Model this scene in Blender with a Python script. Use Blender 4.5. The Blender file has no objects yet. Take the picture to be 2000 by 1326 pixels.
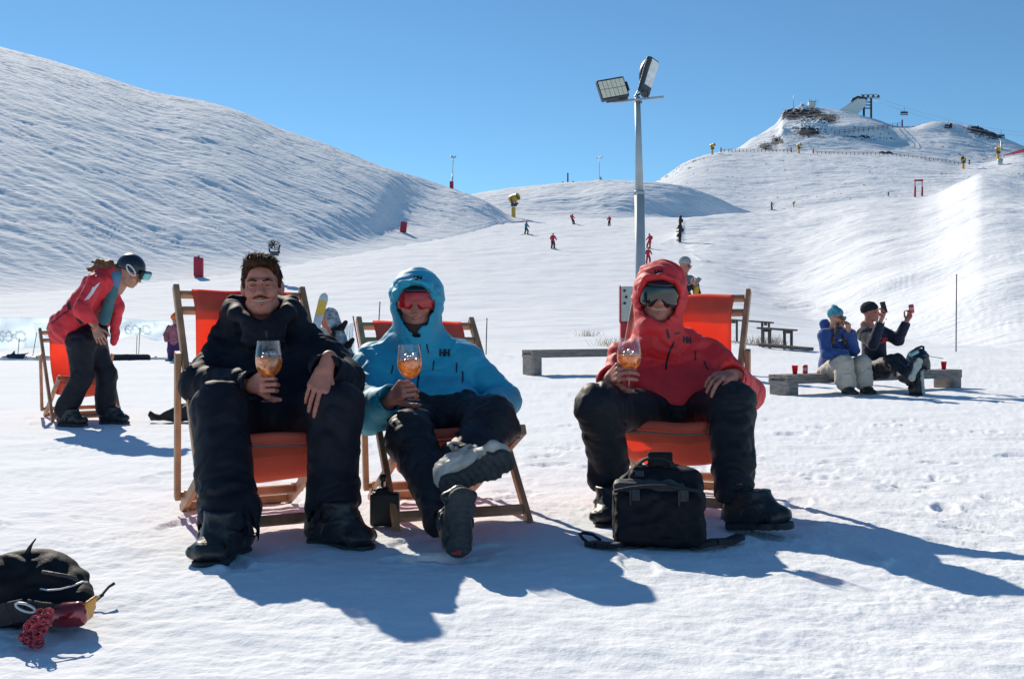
import bpy, bmesh, math, random
import numpy as np
from mathutils import Vector, Matrix, Quaternion
from mathutils.bvhtree import BVHTree
random.seed(7)
SC = bpy.context.scene
COL = SC.collection
# ------------------------------------------------------------------ camera, sky, sun
F, HC, YH = 1944.0, 0.82, 647.0
cam = bpy.data.cameras.new("camera"); cam.lens = 35; cam.sensor_width = 36; cam.sensor_fit = 'HORIZONTAL'
cam.shift_y = -0.008; cam.clip_start = 0.05; cam.clip_end = 5000
camo = bpy.data.objects.new("camera", cam); COL.objects.link(camo)
camo.location = (0, 0, HC); camo.rotation_euler = (math.radians(90), 0, 0)
SC.camera = camo
SUN = np.array([-0.74, 1.45, 1.0]); SUN = SUN / np.linalg.norm(SUN)      # towards the sun
EL = math.asin(SUN[2]); AZ = math.atan2(SUN[0], SUN[1])
world = bpy.data.worlds.new("World"); SC.world = world; world.use_nodes = True
nt = world.node_tree
sky = nt.nodes.new("ShaderNodeTexSky"); sky.sky_type = 'NISHITA'; sky.sun_disc = False
sky.sun_elevation = EL; sky.sun_rotation = AZ
sky.altitude = 1800; sky.air_density = 1.0; sky.dust_density = 0.05; sky.ozone_density = 3.0
bg = nt.nodes["Background"]; bg.inputs[1].default_value = 0.102
tint = nt.nodes.new("ShaderNodeMix"); tint.data_type = 'RGBA'; tint.blend_type = 'MULTIPLY'; tint.inputs[0].default_value = 1.0
tint.inputs[7].default_value = (0.66, 0.93, 0.98, 1)                          # the film's cool white balance
nt.links.new(sky.outputs[0], tint.inputs[6]); nt.links.new(tint.outputs[2], bg.inputs[0])
sl = bpy.data.lights.new("sun", 'SUN'); sl.energy = 4.7; sl.angle = math.radians(0.53); sl.color = (1.0, 0.905, 0.76)
so = bpy.data.objects.new("sun", sl); COL.objects.link(so)
so.rotation_euler = Vector(SUN).to_track_quat('Z', 'Y').to_euler()
so.location = (-20, 27, 24)
SC.view_settings.view_transform = 'Standard'; SC.view_settings.look = 'None'
SC.view_settings.gamma = 1.0; SC.view_settings.exposure = 0.2
SC.cycles.max_bounces = 10; SC.cycles.transparent_max_bounces = 16; SC.cycles.transmission_bounces = 8
SC.cycles.caustics_reflective = False; SC.cycles.caustics_refractive = False
try:
    SC.cycles.use_denoising = True
except Exception:
    pass

# ------------------------------------------------------------------ small maths
def W(px, py, Y):
    return np.array([(px - 1000) / F * Y, Y, HC - (py - YH) / F * Y])
def nrm(v):
    v = np.asarray(v, float); return v / (np.linalg.norm(v) + 1e-12)
def A(*v): return np.array(v, float)
def lerp(a, b, t): return a + (b - a) * t
def _hash(ix, iy, iz, s):
    h = (ix * 374761393 + iy * 668265263 + iz * 1274126177 + s * 974634777) & 0xFFFFFFFF
    h = ((h ^ (h >> 13)) * 1274126177) & 0xFFFFFFFF
    return h ^ (h >> 16)
def perlin(p, seed=0):
    p = np.asarray(p, np.float32)
    i = np.floor(p).astype(np.int64); f = (p - i).astype(np.float32)
    u = f * f * f * (f * (f * 6 - 15) + 10)
    r = np.zeros(len(p), np.float32)
    for dx in (0, 1):
        wx = u[:, 0] if dx else 1 - u[:, 0]
        for dy in (0, 1):
            wy = u[:, 1] if dy else 1 - u[:, 1]
            for dz in (0, 1):
                wz = u[:, 2] if dz else 1 - u[:, 2]
                h = _hash(i[:, 0] + dx, i[:, 1] + dy, i[:, 2] + dz, seed)
                g = ((h & 255) / 127.5 - 1) * (f[:, 0] - dx) + (((h >> 8) & 255) / 127.5 - 1) * (f[:, 1] - dy) + (((h >> 16) & 255) / 127.5 - 1) * (f[:, 2] - dz)
                r += (wx * wy * wz * g).astype(np.float32)
    return r
def fbm(p, octv=3, seed=0, gain=.5):
    s, a, q = 0, 1.0, np.asarray(p, np.float32)
    for k in range(octv):
        s = s + a * perlin(q, seed + k); a *= gain; q = q * 2.03 + 3.1
    return s
def pchip(x, xp, fp):
    xp = np.asarray(xp, float); fp = np.asarray(fp, float); x = np.clip(np.asarray(x, float), xp[0], xp[-1])
    h = np.diff(xp); d = np.diff(fp) / h; m = np.zeros(len(xp))
    m[0], m[-1] = d[0], d[-1]
    for k in range(1, len(xp) - 1):
        if d[k - 1] * d[k] > 0:
            w1 = 2 * h[k] + h[k - 1]; w2 = h[k] + 2 * h[k - 1]
            m[k] = (w1 + w2) / (w1 / d[k - 1] + w2 / d[k])
    k = np.clip(np.searchsorted(xp, x) - 1, 0, len(xp) - 2)
    t = (x - xp[k]) / h[k]; t2 = t * t; t3 = t2 * t
    return (2 * t3 - 3 * t2 + 1) * fp[k] + (t3 - 2 * t2 + t) * h[k] * m[k] + (-2 * t3 + 3 * t2) * fp[k + 1] + (t3 - t2) * h[k] * m[k + 1]
def sstep(a, b, x):
    t = np.clip((x - a) / (b - a), 0, 1); return t * t * (3 - 2 * t)

# ------------------------------------------------------------------ objects
def link(name, me, parent=None):
    o = bpy.data.objects.new(name, me); COL.objects.link(o)
    if parent is not None:
        o.parent = parent
        o.matrix_parent_inverse = parent_inv(parent)
    return o
def wmat(o):
    return o.matrix_basis.copy() if o.parent is None else wmat(o.parent) @ o.matrix_parent_inverse @ o.matrix_basis
def parent_inv(p): return wmat(p).inverted()
def mesh(name, V, Fa, m, parent=None, smooth=True):
    me = bpy.data.meshes.new(name)
    V = np.asarray(V, np.float32).reshape(-1, 3)
    if isinstance(Fa, np.ndarray):
        k = Fa.shape[1]; n = len(Fa)
        me.vertices.add(len(V)); me.vertices.foreach_set('co', V.ravel())
        me.loops.add(n * k); me.loops.foreach_set('vertex_index', Fa.astype(np.int32).ravel())
        me.polygons.add(n); me.polygons.foreach_set('loop_start', np.arange(0, n * k, k, dtype=np.int32))
        me.polygons.foreach_set('loop_total', np.full(n, k, np.int32))
    else:
        me.from_pydata([tuple(map(float, v)) for v in V], [], [tuple(f) for f in Fa])
    me.update(calc_edges=True); me.validate()
    if smooth: me.polygons.foreach_set('use_smooth', np.ones(len(me.polygons), bool))
    for mm in (m if isinstance(m, (list, tuple)) else [m]): me.materials.append(mm)
    return link(name, me, parent)
def tag(o, label=None, cat=None, group=None, kind=None):
    if label: o['label'] = label
    if cat: o['category'] = cat
    if group: o['group'] = group
    if kind: o['kind'] = kind
    return o
def thing(name, label, cat, loc=(0, 0, 0), group=None, rz=0):
    o = bpy.data.objects.new(name, None); COL.objects.link(o); o.empty_display_size = .1
    o.location = tuple(map(float, loc)); o.rotation_euler = (0, 0, rz)
    bpyM = Matrix.Translation(Vector(o.location)) @ Matrix.Rotation(rz, 4, 'Z'); o.matrix_basis = bpyM
    return tag(o, label, cat, group)
def copy_tree(o, parent=None):
    c = o.copy(); COL.objects.link(c)
    if parent is not None:
        c.parent = parent; c.matrix_parent_inverse = o.matrix_parent_inverse.copy()
    for ch in [x for x in COL.objects if x.parent == o]: copy_tree(ch, c)
    return c
def place(o, loc, rz=0, s=1, tilt=None):
    o.location = tuple(map(float, loc)); o.rotation_euler = (tilt[0] if tilt else 0, tilt[1] if tilt else 0, rz); o.scale = (s, s, s); return o

class MB:
    def __init__(s): s.v = []; s.f = []; s.T = None
    def add(s, vs, fs):
        n = len(s.v)
        for p in vs: s.v.append(np.asarray(p, float))
        for f in fs: s.f.append([i + n for i in f])
    def bar(s, a, b, w, t, up=(0, 0, 1), bev=.12):
        """a bevelled square bar from a to b; w across, t along 'up'"""
        a = np.asarray(a, float); b = np.asarray(b, float); d = nrm(b - a); x = np.cross(d, up)
        if np.linalg.norm(x) < 1e-4: x = np.cross(d, (0, 1, 0))
        x = nrm(x); z = nrm(np.cross(x, d)); c = min(w, t) * bev
        prof = [(-w/2 + c, -t/2), (w/2 - c, -t/2), (w/2, -t/2 + c), (w/2, t/2 - c), (w/2 - c, t/2), (-w/2 + c, t/2), (-w/2, t/2 - c), (-w/2, -t/2 + c)]
        vs, fs = [], []
        L = np.linalg.norm(b - a); e = min(c, L * .2)
        for q, sc in ((a, 1 - 2 * c / max(w, t)), (a + d * e, 1), (b - d * e, 1), (b, 1 - 2 * c / max(w, t))):
            for (u, v) in prof: vs.append(q + x * u * sc + z * v * sc)
        for r in range(3):
            for k in range(8): fs.append([r*8 + k, r*8 + (k+1) % 8, (r+1)*8 + (k+1) % 8, (r+1)*8 + k])
        fs.append(list(range(7, -1, -1))); fs.append(list(range(24, 32)))
        s.add(vs, fs); return s
    def box(s, c, hx, hy, hz, R=None, bev=.1):
        c = np.asarray(c, float); R = np.eye(3) if R is None else np.asarray(R, float)
        s.bar(c - R[:, 0] * hx, c + R[:, 0] * hx, 2 * hy, 2 * hz, up=R[:, 2], bev=bev); return s
    def tube(s, pts, r, n=10, cap=True, flat=None):
        pts = [np.asarray(p, float) for p in pts]; m = len(pts)
        rs = r if isinstance(r, (list, tuple)) else [r] * m
        up = A(0, 0, 1); vs, fs = [], []
        for k, p in enumerate(pts):
            d = nrm(pts[min(k+1, m-1)] - pts[max(k-1, 0)])
            x = np.cross(d, up)
            if np.linalg.norm(x) < 1e-3: x = np.cross(d, (0, 1, 0))
            x = nrm(x); y = np.cross(x, d)
            fl = flat or 1
            for j in range(n):
                a = 2 * math.pi * j / n; vs.append(p + rs[k] * (x * math.cos(a) + y * math.sin(a) * fl))
        for k in range(m - 1):
            for j in range(n): fs.append([k*n + j, k*n + (j+1) % n, (k+1)*n + (j+1) % n, (k+1)*n + j])
        if cap: fs.append(list(range(n-1, -1, -1))); fs.append([(m-1)*n + j for j in range(n)])
        s.add(vs, fs); return s
    def lathe(s, c, prof, axis=(0, 0, 1), n=24, cap0=False, cap1=False):
        c = np.asarray(c, float); z = nrm(axis); x = np.cross(z, (0, 1, 0))
        if np.linalg.norm(x) < 1e-3: x = np.cross(z, (1, 0, 0))
        x = nrm(x); y = np.cross(z, x); vs, fs = [], []
        for (r, h) in prof:
            for j in range(n):
                a = 2 * math.pi * j / n; vs.append(c + z * h + r * (x * math.cos(a) + y * math.sin(a)))
        for k in range(len(prof) - 1):
            for j in range(n): fs.append([k*n + j, k*n + (j+1) % n, (k+1)*n + (j+1) % n, (k+1)*n + j])
        if cap0: fs.append(list(range(n-1, -1, -1)))
        if cap1: fs.append([(len(prof)-1)*n + j for j in range(n)])
        s.add(vs, fs); return s
    def ball(s, c, r, n=12, m=8):
        r = np.broadcast_to(np.asarray(r, float), (3,)); c = np.asarray(c, float); vs, fs = [], []
        for i in range(m + 1):
            th = math.pi * i / m
            for j in range(n):
                ph = 2 * math.pi * j / n
                vs.append(c + r * A(math.sin(th) * math.cos(ph), math.sin(th) * math.sin(ph), -math.cos(th)))
        for i in range(m):
            for j in range(n): fs.append([i*n + j, i*n + (j+1) % n, (i+1)*n + (j+1) % n, (i+1)*n + j])
        s.add(vs, fs); return s
    def build(s, name, m, parent=None, smooth=False):
        o = mesh(name, s.v, s.f, m, parent, smooth)
        bm = bmesh.new(); bm.from_mesh(o.data)
        bmesh.ops.remove_doubles(bm, verts=bm.verts, dist=1e-5); bmesh.ops.recalc_face_normals(bm, faces=bm.faces)
        bm.to_mesh(o.data); bm.free()
        if smooth: o.data.polygons.foreach_set('use_smooth', np.ones(len(o.data.polygons), bool))
        return o

# ------------------------------------------------------------------ soft solids (distance fields)
def cap(a, b, ra, rb=None, k=.03): return ('c', np.asarray(a, float), np.asarray(b, float), ra, ra if rb is None else rb, k)
def ell(c, r, R=None, k=.02): return ('e', np.asarray(c, float), np.asarray(r, float), R, k)
def rbox(c, h, rd, R=None, k=.02): return ('b', np.asarray(c, float), np.asarray(h, float), rd, R, k)
def half(p, n, k=.006): return ('h', np.asarray(p, float), nrm(n), k)          # cuts away the side n points to
def cut(pr): return ('-', pr)
def tor(c, R, r1, r2, k=.01): return ('t', np.asarray(c, float), R, r1, r2, k)
def chain(pts, rs, k=.03):
    return [cap(pts[i], pts[i+1], rs[i], rs[i+1], k) for i in range(len(pts) - 1)]
def pdist(P, pr):
    t = pr[0]
    if t == 'c':
        _, a, b, ra, rb, k = pr; ba = b - a; d = P - a
        q = np.clip((d @ ba) / max(ba @ ba, 1e-12), 0, 1)
        e = d - q[:, None] * ba
        return np.sqrt((e * e).sum(1)) - (ra + (rb - ra) * q)
    if t == 'e':
        _, c, r, R, k = pr; d = P - c
        if R is not None: d = d @ R
        q = d / r; k0 = np.sqrt((q * q).sum(1)); k1 = np.sqrt(((q / r) ** 2).sum(1))
        return k0 * (k0 - 1) / np.maximum(k1, 1e-9)
    if t == 'b':
        _, c, h, rd, R, k = pr; d = P - c
        if R is not None: d = d @ R
        q = np.abs(d) - (h - rd)
        return np.sqrt((np.maximum(q, 0) ** 2).sum(1)) + np.minimum(q.max(1), 0) - rd
    if t == 't':
        _, c, R, r1, r2, k = pr; d = P - c
        if R is not None: d = d @ R
        q = np.sqrt(d[:, 0] ** 2 + d[:, 1] ** 2) - r1
        return np.sqrt(q * q + d[:, 2] ** 2) - r2
    if t == 'h':
        _, p, n, k = pr; return (P - p) @ n
    if t == 'f': return pr[1](P)
def field(P, prims):
    d = np.full(len(P), 10.0)
    for pr in prims:
        if pr[0] == '-':
            q = pr[1]; e = -pdist(P, q); k = max(q[-1], 1e-4)
            h = np.clip(.5 + .5 * (e - d) / k, 0, 1); d = d + (e - d) * h + k * h * (1 - h)
        elif pr[0] == 'h':
            e = pdist(P, pr); k = max(pr[-1], 1e-4)
            h = np.clip(.5 + .5 * (e - d) / k, 0, 1); d = d + (e - d) * h + k * h * (1 - h)
        else:
            e = pdist(P, pr); k = max(pr[-1], 1e-4)
            h = np.clip(.5 + .5 * (d - e) / k, 0, 1); d = d + (e - d) * h - k * h * (1 - h)
    return d
def bounds(prims, pad):
    lo, hi = A(9e9, 9e9, 9e9), A(-9e9, -9e9, -9e9)
    for pr in prims:
        if pr[0] == 'c':
            for q, r in ((pr[1], pr[3]), (pr[2], pr[4])): lo = np.minimum(lo, q - r); hi = np.maximum(hi, q + r)
        elif pr[0] == 'e': m = pr[2] if pr[3] is None else pr[2].max(); lo = np.minimum(lo, pr[1] - m); hi = np.maximum(hi, pr[1] + m)
        elif pr[0] == 'b': m = pr[2] if pr[4] is None else np.linalg.norm(pr[2]); lo = np.minimum(lo, pr[1] - m); hi = np.maximum(hi, pr[1] + m)
        elif pr[0] == 't': m = pr[3] + pr[4]; lo = np.minimum(lo, pr[1] - m); hi = np.maximum(hi, pr[1] + m)
    return lo - pad, hi + pad
_C8 = np.array([(x, y, z) for x in (0, 1) for y in (0, 1) for z in (0, 1)])
_E12 = [(a, b) for a in range(8) for b in range(a + 1, 8) if np.abs(_C8[a] - _C8[b]).sum() == 1]
def nets(prims, h, disp=None, pad=.02):
    """surface of a distance field as quads"""
    lo, hi = bounds(prims, pad + 2 * h)
    n = np.ceil((hi - lo) / h).astype(int) + 1
    c = 4; nc = -(-n // c); n = nc * c
    ax = [lo[i] + h * (np.arange(nc[i]) * c + (c - 1) / 2) for i in range(3)]
    G = np.stack(np.meshgrid(*ax, indexing='ij'), -1).reshape(-1, 3)
    Dc = field(G, prims).reshape(nc)
    near = np.abs(Dc) < c * h * 1.35 + (.02 if disp else 0)
    D = np.repeat(np.repeat(np.repeat(Dc, c, 0), c, 1), c, 2).astype(np.float64)
    M = np.repeat(np.repeat(np.repeat(near, c, 0), c, 1), c, 2)
    ii = np.argwhere(M); P = lo + h * ii
    d = field(P, prims)
    if disp is not None:
        m = np.abs(d) < .05
        d[m] = d[m] + disp(P[m])
    D[M] = d
    S = D < 0
    act = None; cnt = np.zeros(np.array(S.shape) - 1, np.int8)
    for o in _C8: cnt += S[o[0]:S.shape[0]-1+o[0], o[1]:S.shape[1]-1+o[1], o[2]:S.shape[2]-1+o[2]]
    act = (cnt > 0) & (cnt < 8); ii = np.argwhere(act)
    idx = np.full(act.shape, -1, np.int64); idx[act] = np.arange(len(ii))
    acc = np.zeros((len(ii), 3)); num = np.zeros(len(ii))
    dv = [D[ii[:, 0] + o[0], ii[:, 1] + o[1], ii[:, 2] + o[2]] for o in _C8]
    for a, b in _E12:
        m = (dv[a] < 0) != (dv[b] < 0); t = dv[a][m] / (dv[a][m] - dv[b][m])
        acc[m] += _C8[a] + t[:, None] * (_C8[b] - _C8[a]); num[m] += 1
    V = lo + h * (ii + acc / num[:, None])
    Fs = []
    for axx in range(3):
        u, v = [(1, 2), (2, 0), (0, 1)][axx]
        s0 = np.take(S, range(S.shape[axx] - 1), axx); s1 = np.take(S, range(1, S.shape[axx]), axx)
        e = np.argwhere(s0 != s1); flip = s0[tuple(e.T)]
        ok = (e[:, u] >= 1) & (e[:, v] >= 1) & (e[:, u] < act.shape[u]) & (e[:, v] < act.shape[v])
        e = e[ok]; flip = flip[ok]; q = []
        for du, dvv in ((-1, -1), (0, -1), (0, 0), (-1, 0)):
            w = e.copy(); w[:, u] += du; w[:, v] += dvv; q.append(idx[tuple(w.T)])
        q = np.stack(q, 1); q[~flip] = q[~flip][:, ::-1]; Fs.append(q)
    Fq = np.concatenate(Fs); Fq = Fq[(Fq >= 0).all(1)]
    # two light smoothing passes
    for it in range(2):
        acc = np.zeros_like(V); w = np.zeros(len(V))
        for k in range(4):
            a, b = Fq[:, k], Fq[:, (k + 1) % 4]
            np.add.at(acc, a, V[b]); np.add.at(w, a, 1)
        V = V + .45 * (acc / np.maximum(w, 1)[:, None] - V)
    return V, Fq
def soft(name, prims, h, m, parent=None, disp=None, M=None):
    V, Fq = nets(prims, h, disp)
    if M is not None: V = V @ M[0].T + M[1]
    return mesh(name, V, Fq, m, parent, True)
def frame(x, y, z): return np.stack([nrm(x), nrm(y), nrm(z)], 1)
def folds(amp=.006, sc=9., seed=1, aniso=(1, 1, 1.5), fine=.25):
    """cloth folds: sharp creases between soft lobes"""
    an = np.asarray(aniso, float)
    def f(P):
        q = P * an * sc
        w = np.stack([perlin(q * .6 + 5, seed + 7), perlin(q * .6 + 11, seed + 8), perlin(q * .6 + 17, seed + 9)], 1)
        n = perlin(q + w * 1.3, seed)
        r = 1 - np.abs(n) * 3.2
        n2 = perlin(q * 2.3 + w, seed + 3)
        return amp * (np.clip(r, -.6, 1) ** 1 * .9 + fine * (1 - np.abs(n2) * 3)) 
    return f

# ------------------------------------------------------------------ materials
def mat(name, col, rough=.6, metal=0., var=.15, vscale=12., bump=0., bscale=60., sheen=0., spec=.5, stretch=None, col2=None, coat=0., trans=0., sss=0.):
    m = bpy.data.materials.new(name); m.use_nodes = True; t = m.node_tree; b = t.nodes["Principled BSDF"]
    b.inputs['Roughness'].default_value = rough; b.inputs['Metallic'].default_value = metal
    b.inputs['Specular IOR Level'].default_value = spec; b.inputs['Coat Weight'].default_value = coat
    if sheen: b.inputs['Sheen Weight'].default_value = sheen; b.inputs['Sheen Roughness'].default_value = .4
    if trans: b.inputs['Transmission Weight'].default_value = trans
    if sss:
        b.inputs['Subsurface Weight'].default_value = sss; b.inputs['Subsurface Radius'].default_value = (.012, .004, .002); b.inputs['Subsurface Scale'].default_value = 1.0
    co = t.nodes.new("ShaderNodeTexCoord"); mp = t.nodes.new("ShaderNodeMapping"); t.links.new(co.outputs['Object'], mp.inputs[0])
    if stretch: mp.inputs['Scale'].default_value = stretch
    nz = t.nodes.new("ShaderNodeTexNoise"); nz.inputs['Scale'].default_value = vscale; nz.inputs['Detail'].default_value = 5
    t.links.new(mp.outputs[0], nz.inputs['Vector'])
    rp = t.nodes.new("ShaderNodeValToRGB"); c = np.asarray(col, float)
    c2 = np.asarray(col2, float) if col2 is not None else np.clip(c * (1 + var), 0, 1); c1 = c if col2 is not None else c * (1 - var)
    rp.color_ramp.elements[0].position = .32; rp.color_ramp.elements[1].position = .68
    rp.color_ramp.elements[0].color = (*c1, 1); rp.color_ramp.elements[1].color = (*c2, 1)
    t.links.new(nz.outputs['Fac'], rp.inputs[0]); t.links.new(rp.outputs[0], b.inputs['Base Color'])
    if bump:
        n2 = t.nodes.new("ShaderNodeTexNoise"); n2.inputs['Scale'].default_value = bscale; n2.inputs['Detail'].default_value = 4
        t.links.new(mp.outputs[0], n2.inputs['Vector'])
        bp = t.nodes.new("ShaderNodeBump"); bp.inputs['Strength'].default_value = bump; bp.inputs['Distance'].default_value = .01
        t.links.new(n2.outputs['Fac'], bp.inputs['Height']); t.links.new(bp.outputs[0], b.inputs['Normal'])
    return m
def translucent_mat(name, col, tcol, fac=.45, bump=.15, bscale=400., stretch=None):
    m = mat(name, col, .8, var=.1, bump=bump, bscale=bscale, spec=.2, stretch=stretch); t = m.node_tree
    b = t.nodes["Principled BSDF"]; out = t.nodes["Material Output"]
    tr = t.nodes.new("ShaderNodeBsdfTranslucent"); tr.inputs[0].default_value = (*tcol, 1)
    mx = t.nodes.new("ShaderNodeMixShader"); mx.inputs[0].default_value = fac
    t.links.new(b.outputs[0], mx.inputs[1]); t.links.new(tr.outputs[0], mx.inputs[2]); t.links.new(mx.outputs[0], out.inputs[0])
    return m
def thin_glass(name, tint=(1, 1, 1), extra=.06):
    m = bpy.data.materials.new(name); m.use_nodes = True; t = m.node_tree; t.nodes.remove(t.nodes["Principled BSDF"])
    out = t.nodes["Material Output"]
    tr = t.nodes.new("ShaderNodeBsdfTransparent"); tr.inputs[0].default_value = (*tint, 1)
    gl = t.nodes.new("ShaderNodeBsdfGlossy"); gl.inputs['Roughness'].default_value = .03
    lw = t.nodes.new("ShaderNodeLayerWeight"); lw.inputs[0].default_value = .35
    ma = t.nodes.new("ShaderNodeMath"); ma.operation = 'MULTIPLY_ADD'; ma.inputs[1].default_value = .55; ma.inputs[2].default_value = extra
    mx = t.nodes.new("ShaderNodeMixShader"); t.links.new(lw.outputs['Facing'], ma.inputs[0]); t.links.new(ma.outputs[0], mx.inputs[0])
    t.links.new(tr.outputs[0], mx.inputs[1]); t.links.new(gl.outputs[0], mx.inputs[2]); t.links.new(mx.outputs[0], out.inputs[0])
    return m
# ------------------------------------------------------------------ snow
def snow_mat(name, far=False):
    m = bpy.data.materials.new(name); m.use_nodes = True; t = m.node_tree; b = t.nodes["Principled BSDF"]
    b.inputs['Roughness'].default_value = .9; b.inputs['Specular IOR Level'].default_value = .04
    co = t.nodes.new("ShaderNodeTexCoord")
    def noise(sc, det, stretch=None):
        n = t.nodes.new("ShaderNodeTexNoise"); n.inputs['Scale'].default_value = sc; n.inputs['Detail'].default_value = det
        if stretch:
            mp = t.nodes.new("ShaderNodeMapping"); mp.inputs['Scale'].default_value = stretch
            t.links.new(co.outputs['Object'], mp.inputs[0]); t.links.new(mp.outputs[0], n.inputs['Vector'])
        else: t.links.new(co.outputs['Object'], n.inputs['Vector'])
        return n
    n0 = noise(.35 if far else 2.0, 4); rp = t.nodes.new("ShaderNodeValToRGB")
    rp.color_ramp.elements[0].color = (.81, .838, .882, 1); rp.color_ramp.elements[1].color = (.87, .895, .928, 1)
    t.links.new(n0.outputs['Fac'], rp.inputs[0])
    t.links.new(rp.outputs[0], b.inputs['Base Color'])
    n1 = noise(.9 if far else 22, 8, (1, 1, 1) if not far else (.8, 1.6, 2.5)); n2 = noise(3.2 if far else 95, 6)
    b1 = t.nodes.new("ShaderNodeBump"); b1.inputs['Strength'].default_value = .4 if far else .35; b1.inputs['Distance'].default_value = .35 if far else .02
    b2 = t.nodes.new("ShaderNodeBump"); b2.inputs['Strength'].default_value = .35; b2.inputs['Distance'].default_value = .08 if far else .006
    t.links.new(n1.outputs['Fac'], b1.inputs['Height']); t.links.new(n2.outputs['Fac'], b2.inputs['Height'])
    t.links.new(b1.outputs[0], b2.inputs['Normal']); t.links.new(b2.outputs[0], b.inputs['Normal'])
    return m
SNOW, SNOWF = snow_mat("snow_packed"), snow_mat("snow_slope", True)

_gy = [0, 12, 20, 32, 50, 70, 106, 130, 160, 200, 260]
_gz = {-900: [0, 0, .06, .35, 1.2, 3.0, 6.5, 9, 12, 15, 18], 300: [0, 0, .06, .38, 1.5, 3.6, 8.2, 11, 14, 18, 22],
       950: [0, 0, .06, .42, 1.7, 4.2, 9.5, 13, 18, 23.5, 27], 1350: [0, 0, .06, .42, 1.7, 4.2, 9.6, 13, 18, 23.5, 27],
       1650: [0, 0, .05, .22, .95, 2.4, 5.6, 7.5, 9, 11, 13], 2900: [0, 0, .03, .15, .7, 1.5, 3, 4, 5, 6, 7]}
def g0(px, Y):
    px = np.atleast_1d(np.asarray(px, float)); Y = np.atleast_1d(np.asarray(Y, float)); ks = sorted(_gz)
    cols = np.stack([pchip(Y, _gy, _gz[k]) for k in ks], 0)
    q = np.clip(px, ks[0], ks[-1]); i = np.clip(np.searchsorted(ks, q) - 1, 0, len(ks) - 2); ka = np.array(ks, float)
    t = (q - ka[i]) / (ka[i + 1] - ka[i]); t = t * t * (3 - 2 * t); r = np.arange(len(q))
    return cols[i, r] * (1 - t) + cols[i + 1, r] * t
def ground(X, Y, detail=True):
    X = np.atleast_1d(np.asarray(X, float)); Y = np.atleast_1d(np.asarray(Y, float))
    z = g0(1000 + X / np.maximum(Y, .5) * F, Y) * sstep(0, 12, Y)
    if detail:
        P = np.stack([X, Y, np.zeros_like(X)], 1)
        near = 1 - sstep(20, 45, Y)
        z = z + .016 * fbm(P * A(1.1, 1.6, 1), 3, 3)
        lump = perlin(P * A(5, 6, 1), 11); fine = perlin(P * A(14, 17, 1), 12)
        z = z + near * (.012 * np.clip(lump, -.2, 1) + .006 * fine)
        z = z + sstep(14, 40, Y) * .10 * fbm(P * A(.22, .30, 1), 3, 21) * (1 + sstep(60, 120, Y))
        r = 1 - np.abs(perlin(P * A(.35, 1.1, 1) + A(0, 0, 4.4), 31)) * 3
        z = z + sstep(10, 18, Y) * .035 * np.clip(r, 0, 1) * (1 + .8 * sstep(40, 90, Y))
    return z
def gz(X, Y): return float(ground([X], [Y], False)[0])
# fine sheet in front of the viewer, rising into the groomed run
pxs = np.concatenate([np.linspace(-900, -80, 110, endpoint=False), np.linspace(-80, 2080, 900), np.linspace(2080, 2900, 110)[1:]])
pys = np.linspace(1560, 697, 400); Ys = np.concatenate([HC * F / (pys - YH), np.geomspace(HC * F / 50 * 1.02, 262, 230)])
PX, YY = np.meshgrid(pxs, Ys, indexing='ij'); XX = (PX - 1000) / F * YY
ZZ = ground(XX.ravel(), YY.ravel()).reshape(XX.shape)
def chop(X, Y, Z):
    """crunchy crumbs and boot scuffs close to the viewer"""
    P = np.stack([X.ravel(), Y.ravel(), np.zeros(X.size)], 1)
    m = Y.ravel() < 9; d = np.zeros(X.size)
    q = P[m]; c = perlin(q * A(30, 34, 1), 41); c2 = perlin(q * A(58, 66, 1), 42); k = np.clip(fbm(q * A(1.7, 2.2, 1), 2, 43) + .35, 0, 1)
    d[m] = (.008 * np.clip(c, -.25, 1) + .004 * c2) * k
    return Z + d.reshape(Z.shape)
ZZ = chop(XX, YY, ZZ)
_rs = np.random.RandomState(4)
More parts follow.
